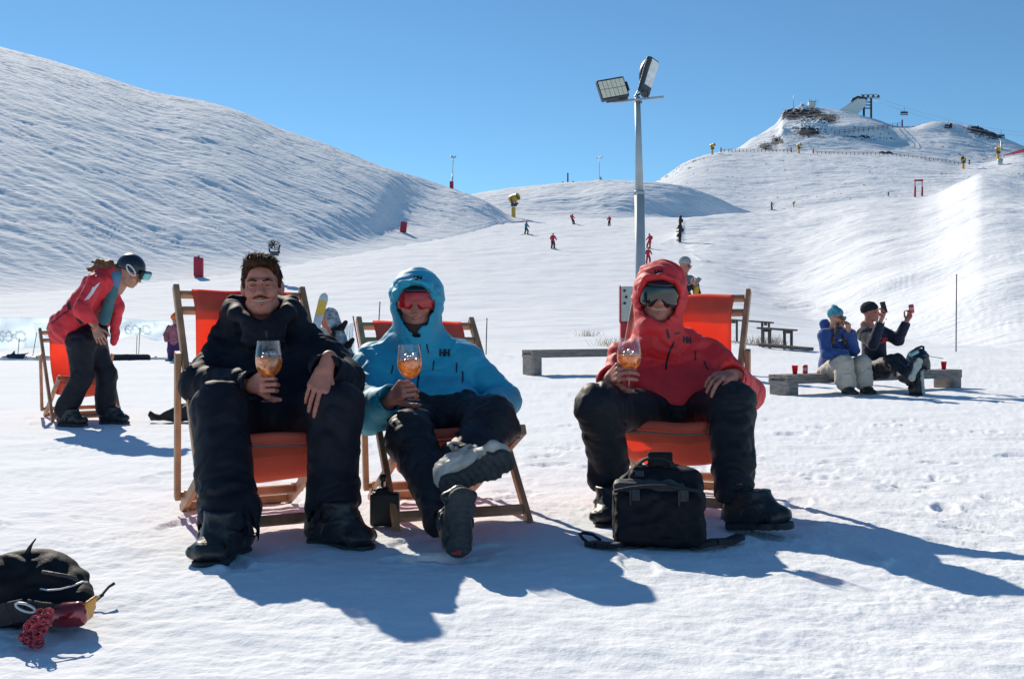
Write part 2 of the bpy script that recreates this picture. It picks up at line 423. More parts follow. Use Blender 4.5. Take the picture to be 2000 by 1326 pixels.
def scuffs(X, Y, Z):
    x, y = X.ravel(), Y.ravel(); z = Z.ravel().copy()
    trails = []
    for k in range(16):                                                          # lines of boot prints
        a = _rs.uniform(-.9, .9); p = np.array([_rs.uniform(-4.5, 5), _rs.uniform(3.4, 13)]); d = np.array([math.cos(a), math.sin(a)]) * _rs.choice([-1, 1])
        for i in range(_rs.randint(4, 11)): trails.append((p + d * .62 * i + np.array([-d[1], d[0]]) * (.11 if i % 2 else -.11), math.atan2(d[1], d[0]) + _rs.uniform(-.2, .2), _rs.uniform(.010, .022)))
    for k in range(70): trails.append((np.array([_rs.uniform(-2.6, 2.6), _rs.uniform(3.4, 6.0)]), _rs.uniform(0, 6.3), _rs.uniform(.006, .016)))
    for c, a, dep in trails:
        m = np.where((np.abs(x - c[0]) < .32) & (np.abs(y - c[1]) < .32))[0]
        if not len(m): continue
        u = (x[m] - c[0]) * math.cos(a) + (y[m] - c[1]) * math.sin(a); v = -(x[m] - c[0]) * math.sin(a) + (y[m] - c[1]) * math.cos(a)
        q = np.sqrt((u / .15) ** 2 + (v / .058) ** 2); z[m] += dep * (-(1 - sstep(.75, 1.05, q)) + .3 * np.exp(-((q - 1.22) / .18) ** 2))
    for k in range(26):                                                          # ski and sledge lines
        a = _rs.uniform(-.28, .28); x0 = _rs.uniform(-12, 12); y0 = _rs.uniform(6, 34); w = _rs.uniform(.04, .07); L = _rs.uniform(3, 12)
        for o in (0, .22):
            v = -(x - x0) * math.sin(a) + (y - y0 - o) * math.cos(a) + .12 * np.sin((x - x0) * .4 + k); u = (x - x0) * math.cos(a) + (y - y0) * math.sin(a)
            g = np.exp(-np.clip((v / w) ** 2, 0, 30)) * sstep(-L, -L * .6, u) * (1 - sstep(L * .6, L, u)); z -= .014 * g
    return z.reshape(Z.shape)
ZZ = scuffs(XX, YY, ZZ)
def grid_faces(n, m):
    i, j = np.meshgrid(np.arange(n - 1), np.arange(m - 1), indexing='ij'); a = (i * m + j).ravel()
    return np.stack([a, a + m, a + m + 1, a + 1], 1)
V = np.stack([XX.ravel(), YY.ravel(), ZZ.ravel()], 1)
snow_ground = tag(mesh("snow_ground", V, grid_faces(*XX.shape), SNOW), kind='structure')
GB = BVHTree.FromPolygons([Vector(v) for v in V[::1].tolist()], grid_faces(*XX.shape).tolist()) if False else None
gx = np.linspace(-60, 60, 90); gy = np.linspace(-60, 14, 90)
BX, BY = np.meshgrid(gx, gy, indexing='ij')
BZ = .02 * fbm(np.stack([BX.ravel(), BY.ravel(), BX.ravel() * 0], 1) * .6, 2, 9).reshape(BX.shape) - .035 - .09 * sstep(1.0, 2.6, BY)
tag(mesh("snow_ground", np.stack([BX.ravel(), BY.ravel(), BZ.ravel()], 1), grid_faces(*BX.shape), SNOW), kind='structure')

# hills: each a real slope from a base line up to a crest and down behind it
HILLS = {}
def hill(name, base, crest, m0=None, rows=170, cols=(-400, 2400, 700), amp=.5, sc=.05, seed=1, aniso=(1, 1.8), steps=None, extra=None, ridge=.5, blend=0., mats=None, matfn=None, back=1.0):
    """base/crest: (px, py, Y) control points"""
    q = np.linspace(*cols)
    bx = [p[0] for p in base]; cx = [p[0] for p in crest]
    bpy_, bY = pchip(q, bx, [p[1] for p in base]), pchip(q, bx, [p[2] for p in base])
    cpy, cY = pchip(q, cx, [p[1] for p in crest]), pchip(q, cx, [p[2] for p in crest])
    zb = HC - (bpy_ - YH) / F * bY; zc = HC - (cpy - YH) / F * cY
    if blend: zb = np.minimum(zb, ground((q - 1000) / F * bY, bY, False) - .35)
    D = np.maximum(cY - bY, 1.0); ms = (zc - HC) / cY; mean = (zc - zb) / D
    a = pchip(q, *m0) * mean if m0 else 1.25 * mean
    s = np.concatenate([np.linspace(-.14, -.005, 22), np.linspace(0, 1, rows), 1 + np.linspace(.02, 1, 26) ** 1.3])
    Sg, _ = np.meshgrid(s, q, indexing='ij')
    t = np.clip(Sg, 0, 1)
    Z = (2*t**3 - 3*t**2 + 1) * zb + (t**3 - 2*t**2 + t) * D * a + (-2*t**3 + 3*t**2) * zc + (t**3 - t**2) * D * ms
    over = np.clip(Sg - 1, 0, None) * D
    Z = Z + over * ms - (over ** 2) / D * (ms + .55 * back)
    Z = Z + np.minimum(Sg, 0) * D * a
    Yg = bY + np.where(Sg <= 1, Sg * D, D + over); Xg = (q[None, :] - 1000) / F * Yg
    P = np.stack([Xg.ravel(), Yg.ravel(), np.zeros(Xg.size)], 1)
    wv = np.stack([perlin(P * sc * .5, seed + 31), perlin(P * sc * .5 + 7, seed + 32)], 1) * (.5 / sc)
    P = np.stack([(P[:, 0] + wv[:, 0]) * .93 - (P[:, 1] + wv[:, 1]) * .37, (P[:, 0] + wv[:, 0]) * .37 + (P[:, 1] + wv[:, 1]) * .93, .31 * P[:, 0] * sc], 1)
    n = fbm(P * A(aniso[0], aniso[1], 1) * sc, 4, seed)
    w = np.stack([perlin(P * sc * 1.1, seed + 5), perlin(P * sc * 1.1 + 9, seed + 6), P[:, 0] * 0], 1) * 1.6
    r = 1 - np.abs(perlin((P * A(aniso[0] * 1.3, aniso[1] * 2.4, 1)) * sc * 2.2 + w * .9, seed + 9)) * 3
    r2 = 1 - np.abs(perlin((P * A(aniso[0] * 1.5, aniso[1] * 2.6, 1)) * sc * 5.5 + w * 1.5, seed + 13)) * 3
    fade = (sstep(0, .06, Sg) * np.where(Sg > 1, .6, 1 - .55 * sstep(.9, 1, Sg))).ravel()
    Z = Z + ((amp * n + ridge * amp * (.55 * np.clip(r, -.5, 1) + .22 * np.clip(r2, -.5, 1))) * fade).reshape(Z.shape)
    if extra is not None: Z = Z + extra(np.broadcast_to(q[None, :], Z.shape), Sg, Xg, Yg)
    if blend:                                                                  # the foot of the slope runs out into the flat
        G = ground(Xg.ravel(), Yg.ravel()).reshape(Z.shape) - .12 - .3 * blend * sstep(0, .14, -Sg)
        kk = 2.2 * blend; h = np.clip(.5 + .5 * (Z - G) / kk, 0, 1); Z = G + (Z - G) * h + kk * h * (1 - h)
    V = np.stack([Xg.ravel(), Yg.ravel(), Z.ravel()], 1); Fc = grid_faces(*Z.shape)[:, ::-1]
    o = tag(mesh(name, V, Fc, mats or [SNOWF]), kind='structure')
    HILLS[name] = (V, Fc)
    if matfn is not None:
        c = V[Fc].mean(1); nn = np.cross(V[Fc[:, 1]] - V[Fc[:, 0]], V[Fc[:, 3]] - V[Fc[:, 0]]); nn /= np.linalg.norm(nn, axis=1)[:, None] + 1e-9
        o.data.polygons.foreach_set('material_index', matfn(c, nn).astype(np.int32))
    return o
def left_extra(q, s, X, Y):
    # a spur: its right flank turns away from the sun
    c = 735 + 90 * (s - .3); d = (q - c)
    up = 1.2 * np.where(d < 0, np.exp(-(d / 150.) ** 2), np.exp(-(d / 34.) ** 2)) * sstep(.02, .2, s) * (1 - sstep(.5, .95, s))
    up -= .8 * np.exp(-((d - 70) / 60.) ** 2) * sstep(.02, .2, s) * (1 - sstep(.5, .95, s))
    return up
hill("left_hill",
     [(-700, 640, 50), (-100, 585, 66), (0, 572, 70), (150, 560, 75), (300, 552, 82), (450, 542, 88), (560, 522, 96), (660, 496, 106), (760, 468, 118), (840, 450, 130), (900, 440, 140), (950, 424, 152), (975, 418, 160), (1000, 430, 166), (1040, 446, 168)],
     [(-700, -140, 232), (-300, 0, 222), (-100, 62, 218), (0, 92, 216), (100, 119, 213), (200, 150, 210), (300, 181, 207), (400, 199, 204), (470, 219, 202), (540, 249, 200), (640, 284, 198), (740, 324, 196), (830, 352, 195), (900, 375, 186), (940, 391, 179), (970, 408, 176), (1000, 428, 176), (1040, 446, 176)],
     m0=([-700, 500, 800, 980], [1.1, 1.1, 1.15, 1.0]), cols=(-700, 1040, 800), rows=300, amp=.37, sc=.085, seed=3, aniso=(.8, 1.5), extra=left_extra, ridge=.7, blend=1.0)
def mid_extra(q, s, X, Y):
    return 1.6 * np.exp(-((q - 1195) / 60.) ** 2) * sstep(.05, .4, s) * (1 - sstep(.8, 1, s))
hill("saddle_hill",
     [(860, 450, 170), (950, 440, 174), (1050, 437, 178), (1160, 436, 184), (1260, 432, 190), (1360, 428, 194), (1440, 424, 198), (1500, 424, 200)],
     [(860, 396, 240), (930, 379, 240), (1000, 369, 240), (1060, 362, 238), (1110, 357, 236), (1180, 354, 226), (1240, 355, 216), (1290, 358, 212), (1340, 366, 210), (1400, 387, 208), (1445, 407, 207), (1500, 424, 208)],
     m0=([860, 1100, 1200, 1300, 1500], [.75, .8, 1.2, 1.4, 1.2]), cols=(860, 1500, 330), amp=.55, sc=.05, seed=23, ridge=.55, blend=.8)
ROCK = mat("schist_rock", (.05, .052, .06), .9, var=.5, vscale=.8, bump=.8, bscale=1.6)
TUS = mat("tussock_brown", (.22, .16, .10), .95, var=.4, vscale=3)
def dome_mat(c, nn):
    px = 1000 + c[:, 0] / c[:, 1] * F; py = YH - (c[:, 2] - HC) / c[:, 1] * F
    n = perlin(c * A(.9, .35, .9), 77) + .5 * perlin(c * 2.3, 78)
    edge = np.exp(-((py - pchip(px, [1250, 1280, 1340, 1400, 1500], [372, 359, 321, 304, 300])) / 7.) ** 2) * (px < 1375) * (px > 1270)
    return ((n + .34 * edge) > .50).astype(int)
hill("front_dome",
     [(1240, 425, 212), (1300, 414, 216), (1450, 414, 216), (1600, 404, 210), (1700, 392, 208), (1800, 386, 208), (1860, 372, 210), (1920, 362, 210), (2000, 368, 210), (2400, 400, 210)],
     [(1240, 385, 290), (1280, 358, 300), (1310, 338, 308), (1340, 318, 315), (1380, 303, 320), (1440, 295, 324), (1550, 297, 318), (1640, 301, 314), (1750, 304, 312), (1830, 313, 306), (1880, 322, 300), (1920, 320, 300), (2000, 306, 302), (2100, 310, 304), (2400, 330, 304)],
     m0=([1240, 2400], [.95, .9]), cols=(1242, 2400, 520), amp=.75, sc=.04, seed=41, ridge=.5, mats=[SNOWF, TUS], matfn=dome_mat)
def top_extra(q, s, X, Y):
    # shelf under the summit, its drop facing the valley
    up = 2.8 * np.exp(-((q - 1690) / 70.) ** 2) * (sstep(.40, .47, s) - sstep(.5, .8, s))
    up += 1.8 * np.exp(-((q - 1830) / 40.) ** 2) * np.exp(-((s - .8) / .12) ** 2)
    crag = np.exp(-((q - 1560) / 38.) ** 4) * np.exp(-((s - .9) / .12) ** 2) + .8 * np.exp(-((q - 1585) / 32.) ** 2) * np.exp(-((s - .52) / .08) ** 2) \
        + .6 * np.exp(-((q - 1525) / 16.) ** 2) * np.exp(-((s - .45) / .1) ** 2) + .55 * np.exp(-((q - 1918) / 30.) ** 4) * np.exp(-((s - .93) / .09) ** 2) + .4 * np.exp(-((q - 1492) / 12.) ** 2) * np.exp(-((s - .25) / .08) ** 2)
    P = np.stack([X.ravel(), Y.ravel(), X.ravel() * 0], 1)
    st = np.round(fbm(P * A(.28, .5, 1), 3, 88).reshape(X.shape) * 3.5) / 3.5
    return up + crag * (1.0 + 3.0 * st) * .9
def top_mat(c, nn):
    px = 1000 + c[:, 0] / c[:, 1] * F; py = YH - (c[:, 2] - HC) / c[:, 1] * F
    def blob(x, y, rx, ry): return np.exp(-(((px - x) / rx) ** 2 + ((py - y) / ry) ** 2))
    n = .8 * perlin(c * A(.45, .4, 1.3), 91) + .8 * perlin(c * A(1.2, 1, 3.2), 92) + .5 * perlin(c * A(2.6, 2, 6.), 93)
    k = blob(1545, 225, 26, 12) + blob(1588, 222, 24, 12) + blob(1622, 232, 18, 8) + blob(1578, 258, 26, 11) + blob(1518, 276, 14, 9) + blob(1494, 286, 14, 7) + blob(1918, 255, 32, 12) + blob(1945, 265, 18, 8) + .5 * blob(1690, 268, 60, 6)
    return ((k * 1.25 + n) > .60).astype(int)
hill("summit_hill",
     [(1300, 356, 300), (1380, 318, 324), (1440, 304, 330), (1550, 304, 326), (1640, 308, 322), (1750, 312, 320), (1880, 328, 312), (1950, 322, 316), (2000, 312, 320), (2100, 340, 322), (2400, 390, 325)],
     [(1300, 340, 330), (1340, 322, 345), (1400, 300, 362), (1440, 291, 372), (1470, 272, 380), (1500, 254, 388), (1520, 240, 394), (1530, 224, 398), (1560, 215, 402), (1600, 212, 404), (1650, 219, 402), (1690, 229, 400), (1720, 237, 398), (1750, 247, 394), (1775, 248, 392), (1810, 243, 392), (1850, 242, 392), (1880, 246, 392), (1910, 254, 390), (1960, 271, 388), (2000, 288, 386), (2100, 330, 380), (2400, 400, 370)],
     m0=([1300, 2400], [.8, .8]), cols=(1310, 2400, 620), rows=150, amp=.8, sc=.045, seed=61, ridge=.45, extra=top_extra, mats=[SNOWF, ROCK], matfn=top_mat)
def right_extra(q, s, X, Y):
    P = np.stack([X.ravel(), Y.ravel(), X.ravel() * 0], 1)
    w = pchip(q, [1290, 1326, 1400, 1480, 1560, 1700, 2900], [.10, .13, .13, .10, .09, .04, .03]); k = sstep(1300, 1335, q) * (1 - sstep(1590, 1760, q))
    band = k * sstep(-.03, .01, s) * (1 - sstep(w * .7, w * 1.1, s))
    n = (np.abs(perlin(P * A(.28, .55, 1), 301)) * 2.2 + .5 * perlin(P * A(.7, 1.1, 1), 302) + .25 * perlin(P * A(1.9, 2.4, 1), 303)).reshape(X.shape)
    return band * .26 * n 
hill("right_slope",
     [(1290, 478, 108), (1326, 482, 105), (1360, 512, 90), (1400, 543, 78), (1480, 578, 66), (1560, 603, 57), (1650, 640, 48), (1750, 668, 40), (1900, 690, 34), (2000, 699, 31), (2400, 728, 26), (2900, 750, 22)],
     [(1290, 476, 114), (1315, 462, 120), (1328, 440, 128), (1340, 431, 138), (1400, 422, 152), (1500, 415, 162), (1600, 405, 167), (1700, 392, 169), (1790, 389, 168), (1830, 380, 168), (1880, 356, 168), (1920, 340, 170), (1960, 344, 168), (2000, 352, 165), (2200, 380, 125), (2900, 430, 102)],
     m0=([1290, 1500, 1700, 2000, 2900], [.8, .7, .95, 1.1, 1.2]), cols=(1290, 2900, 680), rows=300, amp=.62, sc=.10, seed=81, aniso=(1, 1.15), ridge=.12, extra=right_extra, blend=.3)
_BV = {}
def hill_hit(name, px, py):
    """where the slope called name stands at this direction from the viewer"""
    if name not in _BV:
        V, Fc = HILLS[name]; _BV[name] = BVHTree.FromPolygons(V.tolist(), Fc.tolist())
    d = nrm(W(px, py, 1.0) - A(0, 0, HC)); h = _BV[name].ray_cast(Vector((0, 0, HC)), Vector(d))
    if h[0] is None: return None
    return np.array(h[0])
def ghit(px, py, Y0=4., Y1=240.):
    Y = np.geomspace(Y0, Y1, 4000); X = (px - 1000) / F * Y; z = ground(X, Y, False); zr = HC - (py - YH) / F * Y
    k = np.argmax(z >= zr); k = k if (z >= zr).any() else len(Y) - 1
    return A(X[k], Y[k], z[k])
# ------------------------------------------------------------------ materials of the near things
WOOD = mat("varnished_beech", (.46, .24, .13), .5, var=.35, vscale=9, stretch=(1, 1, 1), bump=.12, bscale=40)
WOODG = mat("grey_timber", (.26, .225, .20), .85, var=.3, vscale=7, bump=.4, bscale=30, stretch=(1, 1, 5))
ORANGE = translucent_mat("orange_canvas", (.95, .25, .16), (1.0, .19, .07), .55)
ORANGE2 = translucent_mat("orange_canvas_doubled", (.62, .12, .07), (.7, .09, .03), .25)
PIPE = mat("grey_piping", (.18, .16, .15), .8)
BLACKN = mat("black_nylon", (.008, .009, .013), .7, var=.4, vscale=30, bump=.25, bscale=220, spec=.25)
WEB = mat("black_webbing", (.018, .018, .022), .75, var=.3, bump=.4, bscale=300)
GREYN_AND_SUNLIT = mat("grey_nylon_and_sunlit_black", (.035, .037, .04), .6, var=.3, vscale=25, bump=.3, bscale=160, sheen=.2)  # grey trim, and sunlight painted onto the black pack's top
PLAST = mat("black_plastic", (.02, .02, .024), .35, var=.2)
STEEL = mat("galvanised_steel", (.42, .44, .46), .42, .75, var=.12, vscale=5)
GLASS = thin_glass("wine_glass")
def drink_mat():
    m = bpy.data.materials.new("orange_spritz"); m.use_nodes = True; t = m.node_tree; t.nodes.remove(t.nodes["Principled BSDF"]); out = t.nodes["Material Output"]
    tl = t.nodes.new("ShaderNodeBsdfTranslucent"); tl.inputs[0].default_value = (1.0, .46, .13, 1)
    df = t.nodes.new("ShaderNodeBsdfDiffuse"); df.inputs[0].default_value = (1.0, .42, .12, 1)
    tp = t.nodes.new("ShaderNodeBsdfTransparent"); tp.inputs[0].default_value = (1.0, .66, .36, 1)
    gl = t.nodes.new("ShaderNodeBsdfGlossy"); gl.inputs[1].default_value = .05
    co = t.nodes.new("ShaderNodeTexCoord"); nz = t.nodes.new("ShaderNodeTexNoise"); nz.inputs['Scale'].default_value = 55; nz.inputs['Detail'].default_value = 3
    t.links.new(co.outputs['Object'], nz.inputs['Vector'])
    rp = t.nodes.new("ShaderNodeValToRGB"); rp.color_ramp.elements[0].position = .42; rp.color_ramp.elements[1].position = .6
    rp.color_ramp.elements[0].color = (.45, .45, .45, 1); rp.color_ramp.elements[1].color = (.92, .92, .92, 1); t.links.new(nz.outputs['Fac'], rp.inputs[0])
    a = t.nodes.new("ShaderNodeMixShader"); a.inputs[0].default_value = .3; t.links.new(tl.outputs[0], a.inputs[1]); t.links.new(df.outputs[0], a.inputs[2])
    b = t.nodes.new("ShaderNodeMixShader"); t.links.new(rp.outputs[0], b.inputs[0]); t.links.new(tp.outputs[0], b.inputs[1]); t.links.new(a.outputs[0], b.inputs[2])
    c = t.nodes.new("ShaderNodeMixShader"); c.inputs[0].default_value = .06; t.links.new(b.outputs[0], c.inputs[1]); t.links.new(gl.outputs[0], c.inputs[2])
    t.links.new(c.outputs[0], out.inputs[0]); return m
DRINK = drink_mat()
ICE = thin_glass("ice", (.97, .98, 1.0), .22)
for _e in ICE.node_tree.nodes:
    if _e.type == 'BSDF_GLOSSY': _e.inputs['Roughness'].default_value = .3

# ------------------------------------------------------------------ deck chairs
def deck_chair(label, loc, rz, yb=.70, zt=1.03, sag=.27, Wd=.58, mid=None, group="orange deck chairs on the snow"):
    """origin between the front feet; -y faces forward. yb, zt: back top; sag: height of the seat's low point"""
    t = thing("deck_chair", label, "deck chair", loc, group, rz)
    t0 = Matrix.Translation(Vector(t.location)) @ Matrix.Rotation(rz, 4, 'Z')
    def B(name, fn, m=WOOD, parent=t, smooth=False):
        mb = MB(); fn(mb); o = mb.build(name, m, None, smooth); o.parent = parent; return o
    w = Wd / 2; top = A(0, yb, zt); up = nrm(A(0, -zt, yb))
    ex = A(1, 0, 0); d = nrm(top)
    for s in (-1, 1): B("back_rail", lambda mb: mb.bar(ex * w * s + d * -.015, ex * w * s + top + d * .03, .026, .040, up))
    for nm, z0 in (("top_bar", zt - .012), ("top_bar", zt - .085)):
        q = top * (z0 / zt) - up * .004; B(nm, lambda mb: mb.bar(q - ex * (w - .014), q + ex * (w - .014), .034, .026, d))
    q = top * .055; B("foot_bar", lambda mb: mb.bar(q - ex * (w - .014), q + ex * (w - .014), .03, .04, d))
    kb, rf = A(0, -.05, .405), A(0, .80, .0)
    wi = w - .045; upb = nrm(A(0, .405, .85))
    for s in (-1, 1): B("seat_rail", lambda mb: mb.bar(ex * wi * s + kb, ex * wi * s + rf, .028, .045, upb))
    B("knee_bar", lambda mb: mb.bar(kb - ex * (wi - .014) + A(0, .012, -.012), kb + ex * (wi - .014) + A(0, .012, -.012), .032, .026, upb))
    for f in (.80, .955):
        q = lerp(kb, rf, f); B("cross_bar", lambda mb: mb.bar(q - ex * (wi - .014), q + ex * (wi - .014), .026, .036, upb))
    for f in (.84, .89, .94):
        for s in (-1, 1):
            q = lerp(kb, rf, f) + ex * wi * s + upb * .03; B("notch_block", lambda mb: mb.box(q, .014, .014, .012))
    a = top * .70; b = A(0, .80 * .90, .06); wo = w + .032
    for s in (-1, 1): B("prop_leg", lambda mb: mb.bar(ex * wo * s + a + A(0, -.02, .03), ex * (wo - .04) * s + b, .026, .038, (0, 1, .2)))
    B("prop_bar", lambda mb: mb.bar(b - ex * (wo - .053) + A(0, 0, .02), b + ex * (wo - .053) + A(0, 0, .02), .024, .036, (0, 1, 0)))
    # canvas
    kt = kb + A(0, .012, .006)
    prof = [top * .995 + up * .022, top * .90 + up * .024] + ([A(*m) for m in mid] if mid else [A(0, lerp(yb, .38, .35) + .035, lerp(zt, sag, .42))]) + [A(0, .40, sag + .035), A(0, .30, sag - .005), A(0, .18, sag), A(0, .05, kt[2] - .065), kt + A(0, .0, .014), kt + A(0, -.026, .0), kt + A(0, -.029, -.026), kt + A(0, -.010, -.040)]
    P = np.array(prof); s_ = np.concatenate([[0], np.cumsum(np.linalg.norm(np.diff(P, axis=0), axis=1))])
    u = np.linspace(0, s_[-1], 60); Q = np.stack([pchip(u, s_, P[:, k]) for k in range(3)], 1)
    nx = 19; ws = wi - .02; V = []
    for i, q in enumerate(Q):
        f = u[i] / s_[-1]; mids = math.sin(math.pi * f)
        for j in range(nx):
            x = -1 + 2 * j / (nx - 1)
            sg = .035 * mids * (1 - x * x)
            V.append(A(x * ws * (1 - .05 * mids), q[1] + sg * .5 * (1 - f), q[2] - sg * (.4 + f)) + .003 * A(0, 1, 1) * math.sin(9 * f + 5 * x))
    o = mesh("canvas_sling", V, grid_faces(60, nx), ORANGE); o.parent = t
    md = o.modifiers.new("thick", 'SOLIDIFY'); md.thickness = .0022
    def hem(name, i0, i1, off, m, parent):
        n = i1 - i0; VV = []
        for i in range(i0, i1):
            d1 = Q[min(i + 1, 59)] - Q[max(i - 1, 0)]; nn = nrm(np.cross(A(1, 0, 0), d1)) * off
            for j in range(nx): VV.append(V[i * nx + j] * A(1.008, 1, 1) + nn)
        h = mesh(name, VV, grid_faces(n, nx), m); h.parent = parent; return h
    hm = hem("hem", 0, 6, .006, ORANGE2, o); hm2 = hem("hem", 50, 60, .004, ORANGE2, o)
    pp = MB(); pp.tube([V[59 * nx + j] * A(1.01, 1, 1) + A(0, -.012, -.004) for j in range(nx)], .0045, 6); pp.build("piping", PIPE, None, True).parent = o
    return t
H1 = W(545, 1047, 4.02)
chair1 = deck_chair("orange deck chair under the person in the black jacket, leftmost of the three front chairs", (-.93, 4.01, gz(-.93, 4.01)), math.radians(28), .70, 1.0, .22)
chair2 = deck_chair("orange deck chair under the person in the blue jacket, leaning far back", (-.20, 4.195, gz(-.2, 4.195)), math.radians(19), .86, .86, .20)
chair3 = deck_chair("orange deck chair under the person in the red jacket with dark goggles", (.665, 4.49, gz(.665, 4.49)), math.radians(-22), .68, 1.0, .22)
chair4 = deck_chair("orange deck chair behind the stooping person in the red jacket, far left", (-3.89, 9.12, gz(-3.89, 9.12)), math.radians(33), .78, .82, .24)

# ------------------------------------------------------------------ wine glasses
def wine_glass(label, foot, tilt=(0, 0, 1), s=1.0, fill=.56):
    """foot: centre of the base; bowl on a slim stem"""
    z = nrm(tilt); t = thing("wine_glass", label, "wine glass", foot, "stemmed glasses of orange drink")
    foot = np.asarray(foot, float)
    bowl = [(.004, .082), (.014, .085), (.028, .093), (.039, .106), (.0455, .122), (.0475, .138), (.0465, .157), (.0435, .178), (.0405, .198), (.039, .212)]
    out = [(r * s, h * s) for r, h in bowl]; inn = [((r - .0014) * s, (h + .0012) * s) for r, h in bowl[1:]][::-1]
    mb = MB(); mb.lathe(foot, [(.0365 * s, 0), (.037 * s, .0015 * s), (.03 * s, .004 * s), (.012 * s, .0075 * s), (.0055 * s, .014 * s), (.0042 * s, .03 * s), (.0038 * s, .06 * s), (.004 * s, .082 * s)] + out[1:], z, 40, cap0=True)
    g = mb.build("bowl_and_stem", GLASS, t, True)
    hs = [(r - .0018, h) for r, h in bowl[1:] if h < .082 + .13 * fill]; hh = .082 + .13 * fill
    rt = np.interp(hh, [b[1] for b in bowl], [b[0] for b in bowl]) - .0018
    mb = MB(); mb.lathe(foot, [(r * s, h * s) for r, h in [(.001, .0855)] + hs + [(rt, hh), (.0005, hh + .0003)]], z, 36)
    mb.build("drink", DRINK, t, True)
    rnd = random.Random(int(abs(foot[0]) * 1000)); R = Vector(z).to_track_quat('Z', 'Y').to_matrix(); R = np.array(R)
    for k in range(5):
        a = k * 1.35 + rnd.random(); rr = .021 * s; c = foot + R @ (A(rr * math.cos(a), rr * math.sin(a), (hh + .004 + .008 * (k % 2) - .012 * (k == 4)) * s))
        q = np.array(Quaternion((rnd.random(), rnd.random(), rnd.random(), rnd.random())).normalized().to_matrix())
        m2 = MB(); m2.box(c, .0105 * s, .0105 * s, .0095 * s, q, bev=.35); m2.build("ice_cube", ICE, t, True)
    return t

# ------------------------------------------------------------------ bags and small things in front
def backpack_front():
    c = W(1290, 1080, 3.72); z0 = gz(c[0], c[1]) - .004
    t = thing("backpack", "black backpack with its sunlit top coloured grey standing at the feet of the red-jacketed sitter", "backpack", (c[0], c[1], z0))
    cx, cy = c[0], c[1]
    tb = .22                                                                 # leans back
    R = frame(A(1, -.10, 0), A(.10, 1, -.0), A(0, 0, 1)); Rl = R @ np.array([[1, 0, 0], [0, math.cos(tb), math.sin(tb)], [0, -math.sin(tb), math.cos(tb)]])
    o0 = A(cx, cy + .07, z0)
    L = lambda x, y, z: o0 + Rl @ A(x, y, z * .9)
    prim = [rbox(L(0, 0, .135), (.178, .095, .126), .05, Rl), rbox(L(.02, .03, .27), (.15, .085, .07), .05, Rl, .05), rbox(L(0, -.085, .12), (.165, .03, .105), .03, Rl, .02), rbox(L(.03, .06, .31), (.11, .05, .04), .03, Rl, .04)]
    soft("main_bag", prim, .0055, BLACKN, t, folds(.010, 9, 51, (1, 1, 1.3), .4))
    bag = [o for o in t.children][-1]
    soft("sunlit_top", [rbox(L(-.03, -.068, .222), (.135, .028, .042), .02, Rl), rbox(L(-.055, -.04, .262), (.11, .03, .02), .015, Rl, .03)], .005, GREYN_AND_SUNLIT, t, folds(.003, 14, 52))  # same black bag; the sun on its top is painted as lighter grey
    mb = MB(); zp = [L(x, -.105 - .012 * (1 - (x / .16) ** 2) , .228 + .022 * (1 - (x / .16) ** 2)) for x in np.linspace(-.165, .16, 16)]; mb.tube(zp, .007, 8); mb.build("zip_flap", WEB, t, True)
    for x in (-.085, .095):
        mb = MB(); mb.bar(L(x, -.118, .235), L(x, -.122, .19), .03, .006, Rl[:, 1]); mb.bar(L(x - .02, -.12, .232), L(x - .02, -.124, .17), .006, .005, Rl[:, 1]); mb.build("strap_tab", GREYN_AND_SUNLIT, t)
    mb = MB(); a_ = np.linspace(0, math.pi, 13); mb.tube([L(-.005 - .068 * math.cos(u), -.01, .318 + .062 * math.sin(u) ** .6) for u in a_], .020, 10, flat=.35); mb.build("grab_handle", WEB, t, True)
    soft("handle_wrap", [rbox(L(.012, -.014, .372), (.048, .010, .030), .008, Rl)], .004, BLACKN, t)
    def strap(name, pts, w=.028, th=.006, m=WEB):
        mb = MB()
        for i in range(len(pts) - 1): mb.bar(pts[i], pts[i+1], w, th, (0, 0, 1))
        return mb.build(name, m, t)
    g = lambda px, py, Y, dz=.01: A((px - 1000) / F * Y, Y, gz((px - 1000) / F * Y, Y) + dz)
    strap("shoulder_strap", [g(1215, 0, 3.70, .03), g(1190, 0, 3.72, .02), g(1168, 0, 3.74, .02), g(1150, 0, 3.78, .015)], .05, .018)
    mb = MB(); mb.tube([g(1150, 0, 3.78, .015), g(1138, 0, 3.8, .03), g(1132, 0, 3.86, .035), g(1140, 0, 3.92, .028), g(1158, 0, 3.92, .02), g(1172, 0, 3.85, .015)], .006, 8); mb.build("strap_loop", WEB, t, True)
    strap("waist_strap", [g(1360, 0, 3.72, .02), g(1395, 0, 3.74, .03), g(1425, 0, 3.8, .02), g(1447, 0, 3.84, .03)], .045, .02)
    mb = MB(); mb.box(L(-.07, -.05, .305), .018, .01, .012, Rl); mb.tube([L(-.11, -.02, .30), L(-.09, -.045, .315), L(-.06, -.055, .31)], .006); mb.build("buckle", PLAST, t)
backpack_front()

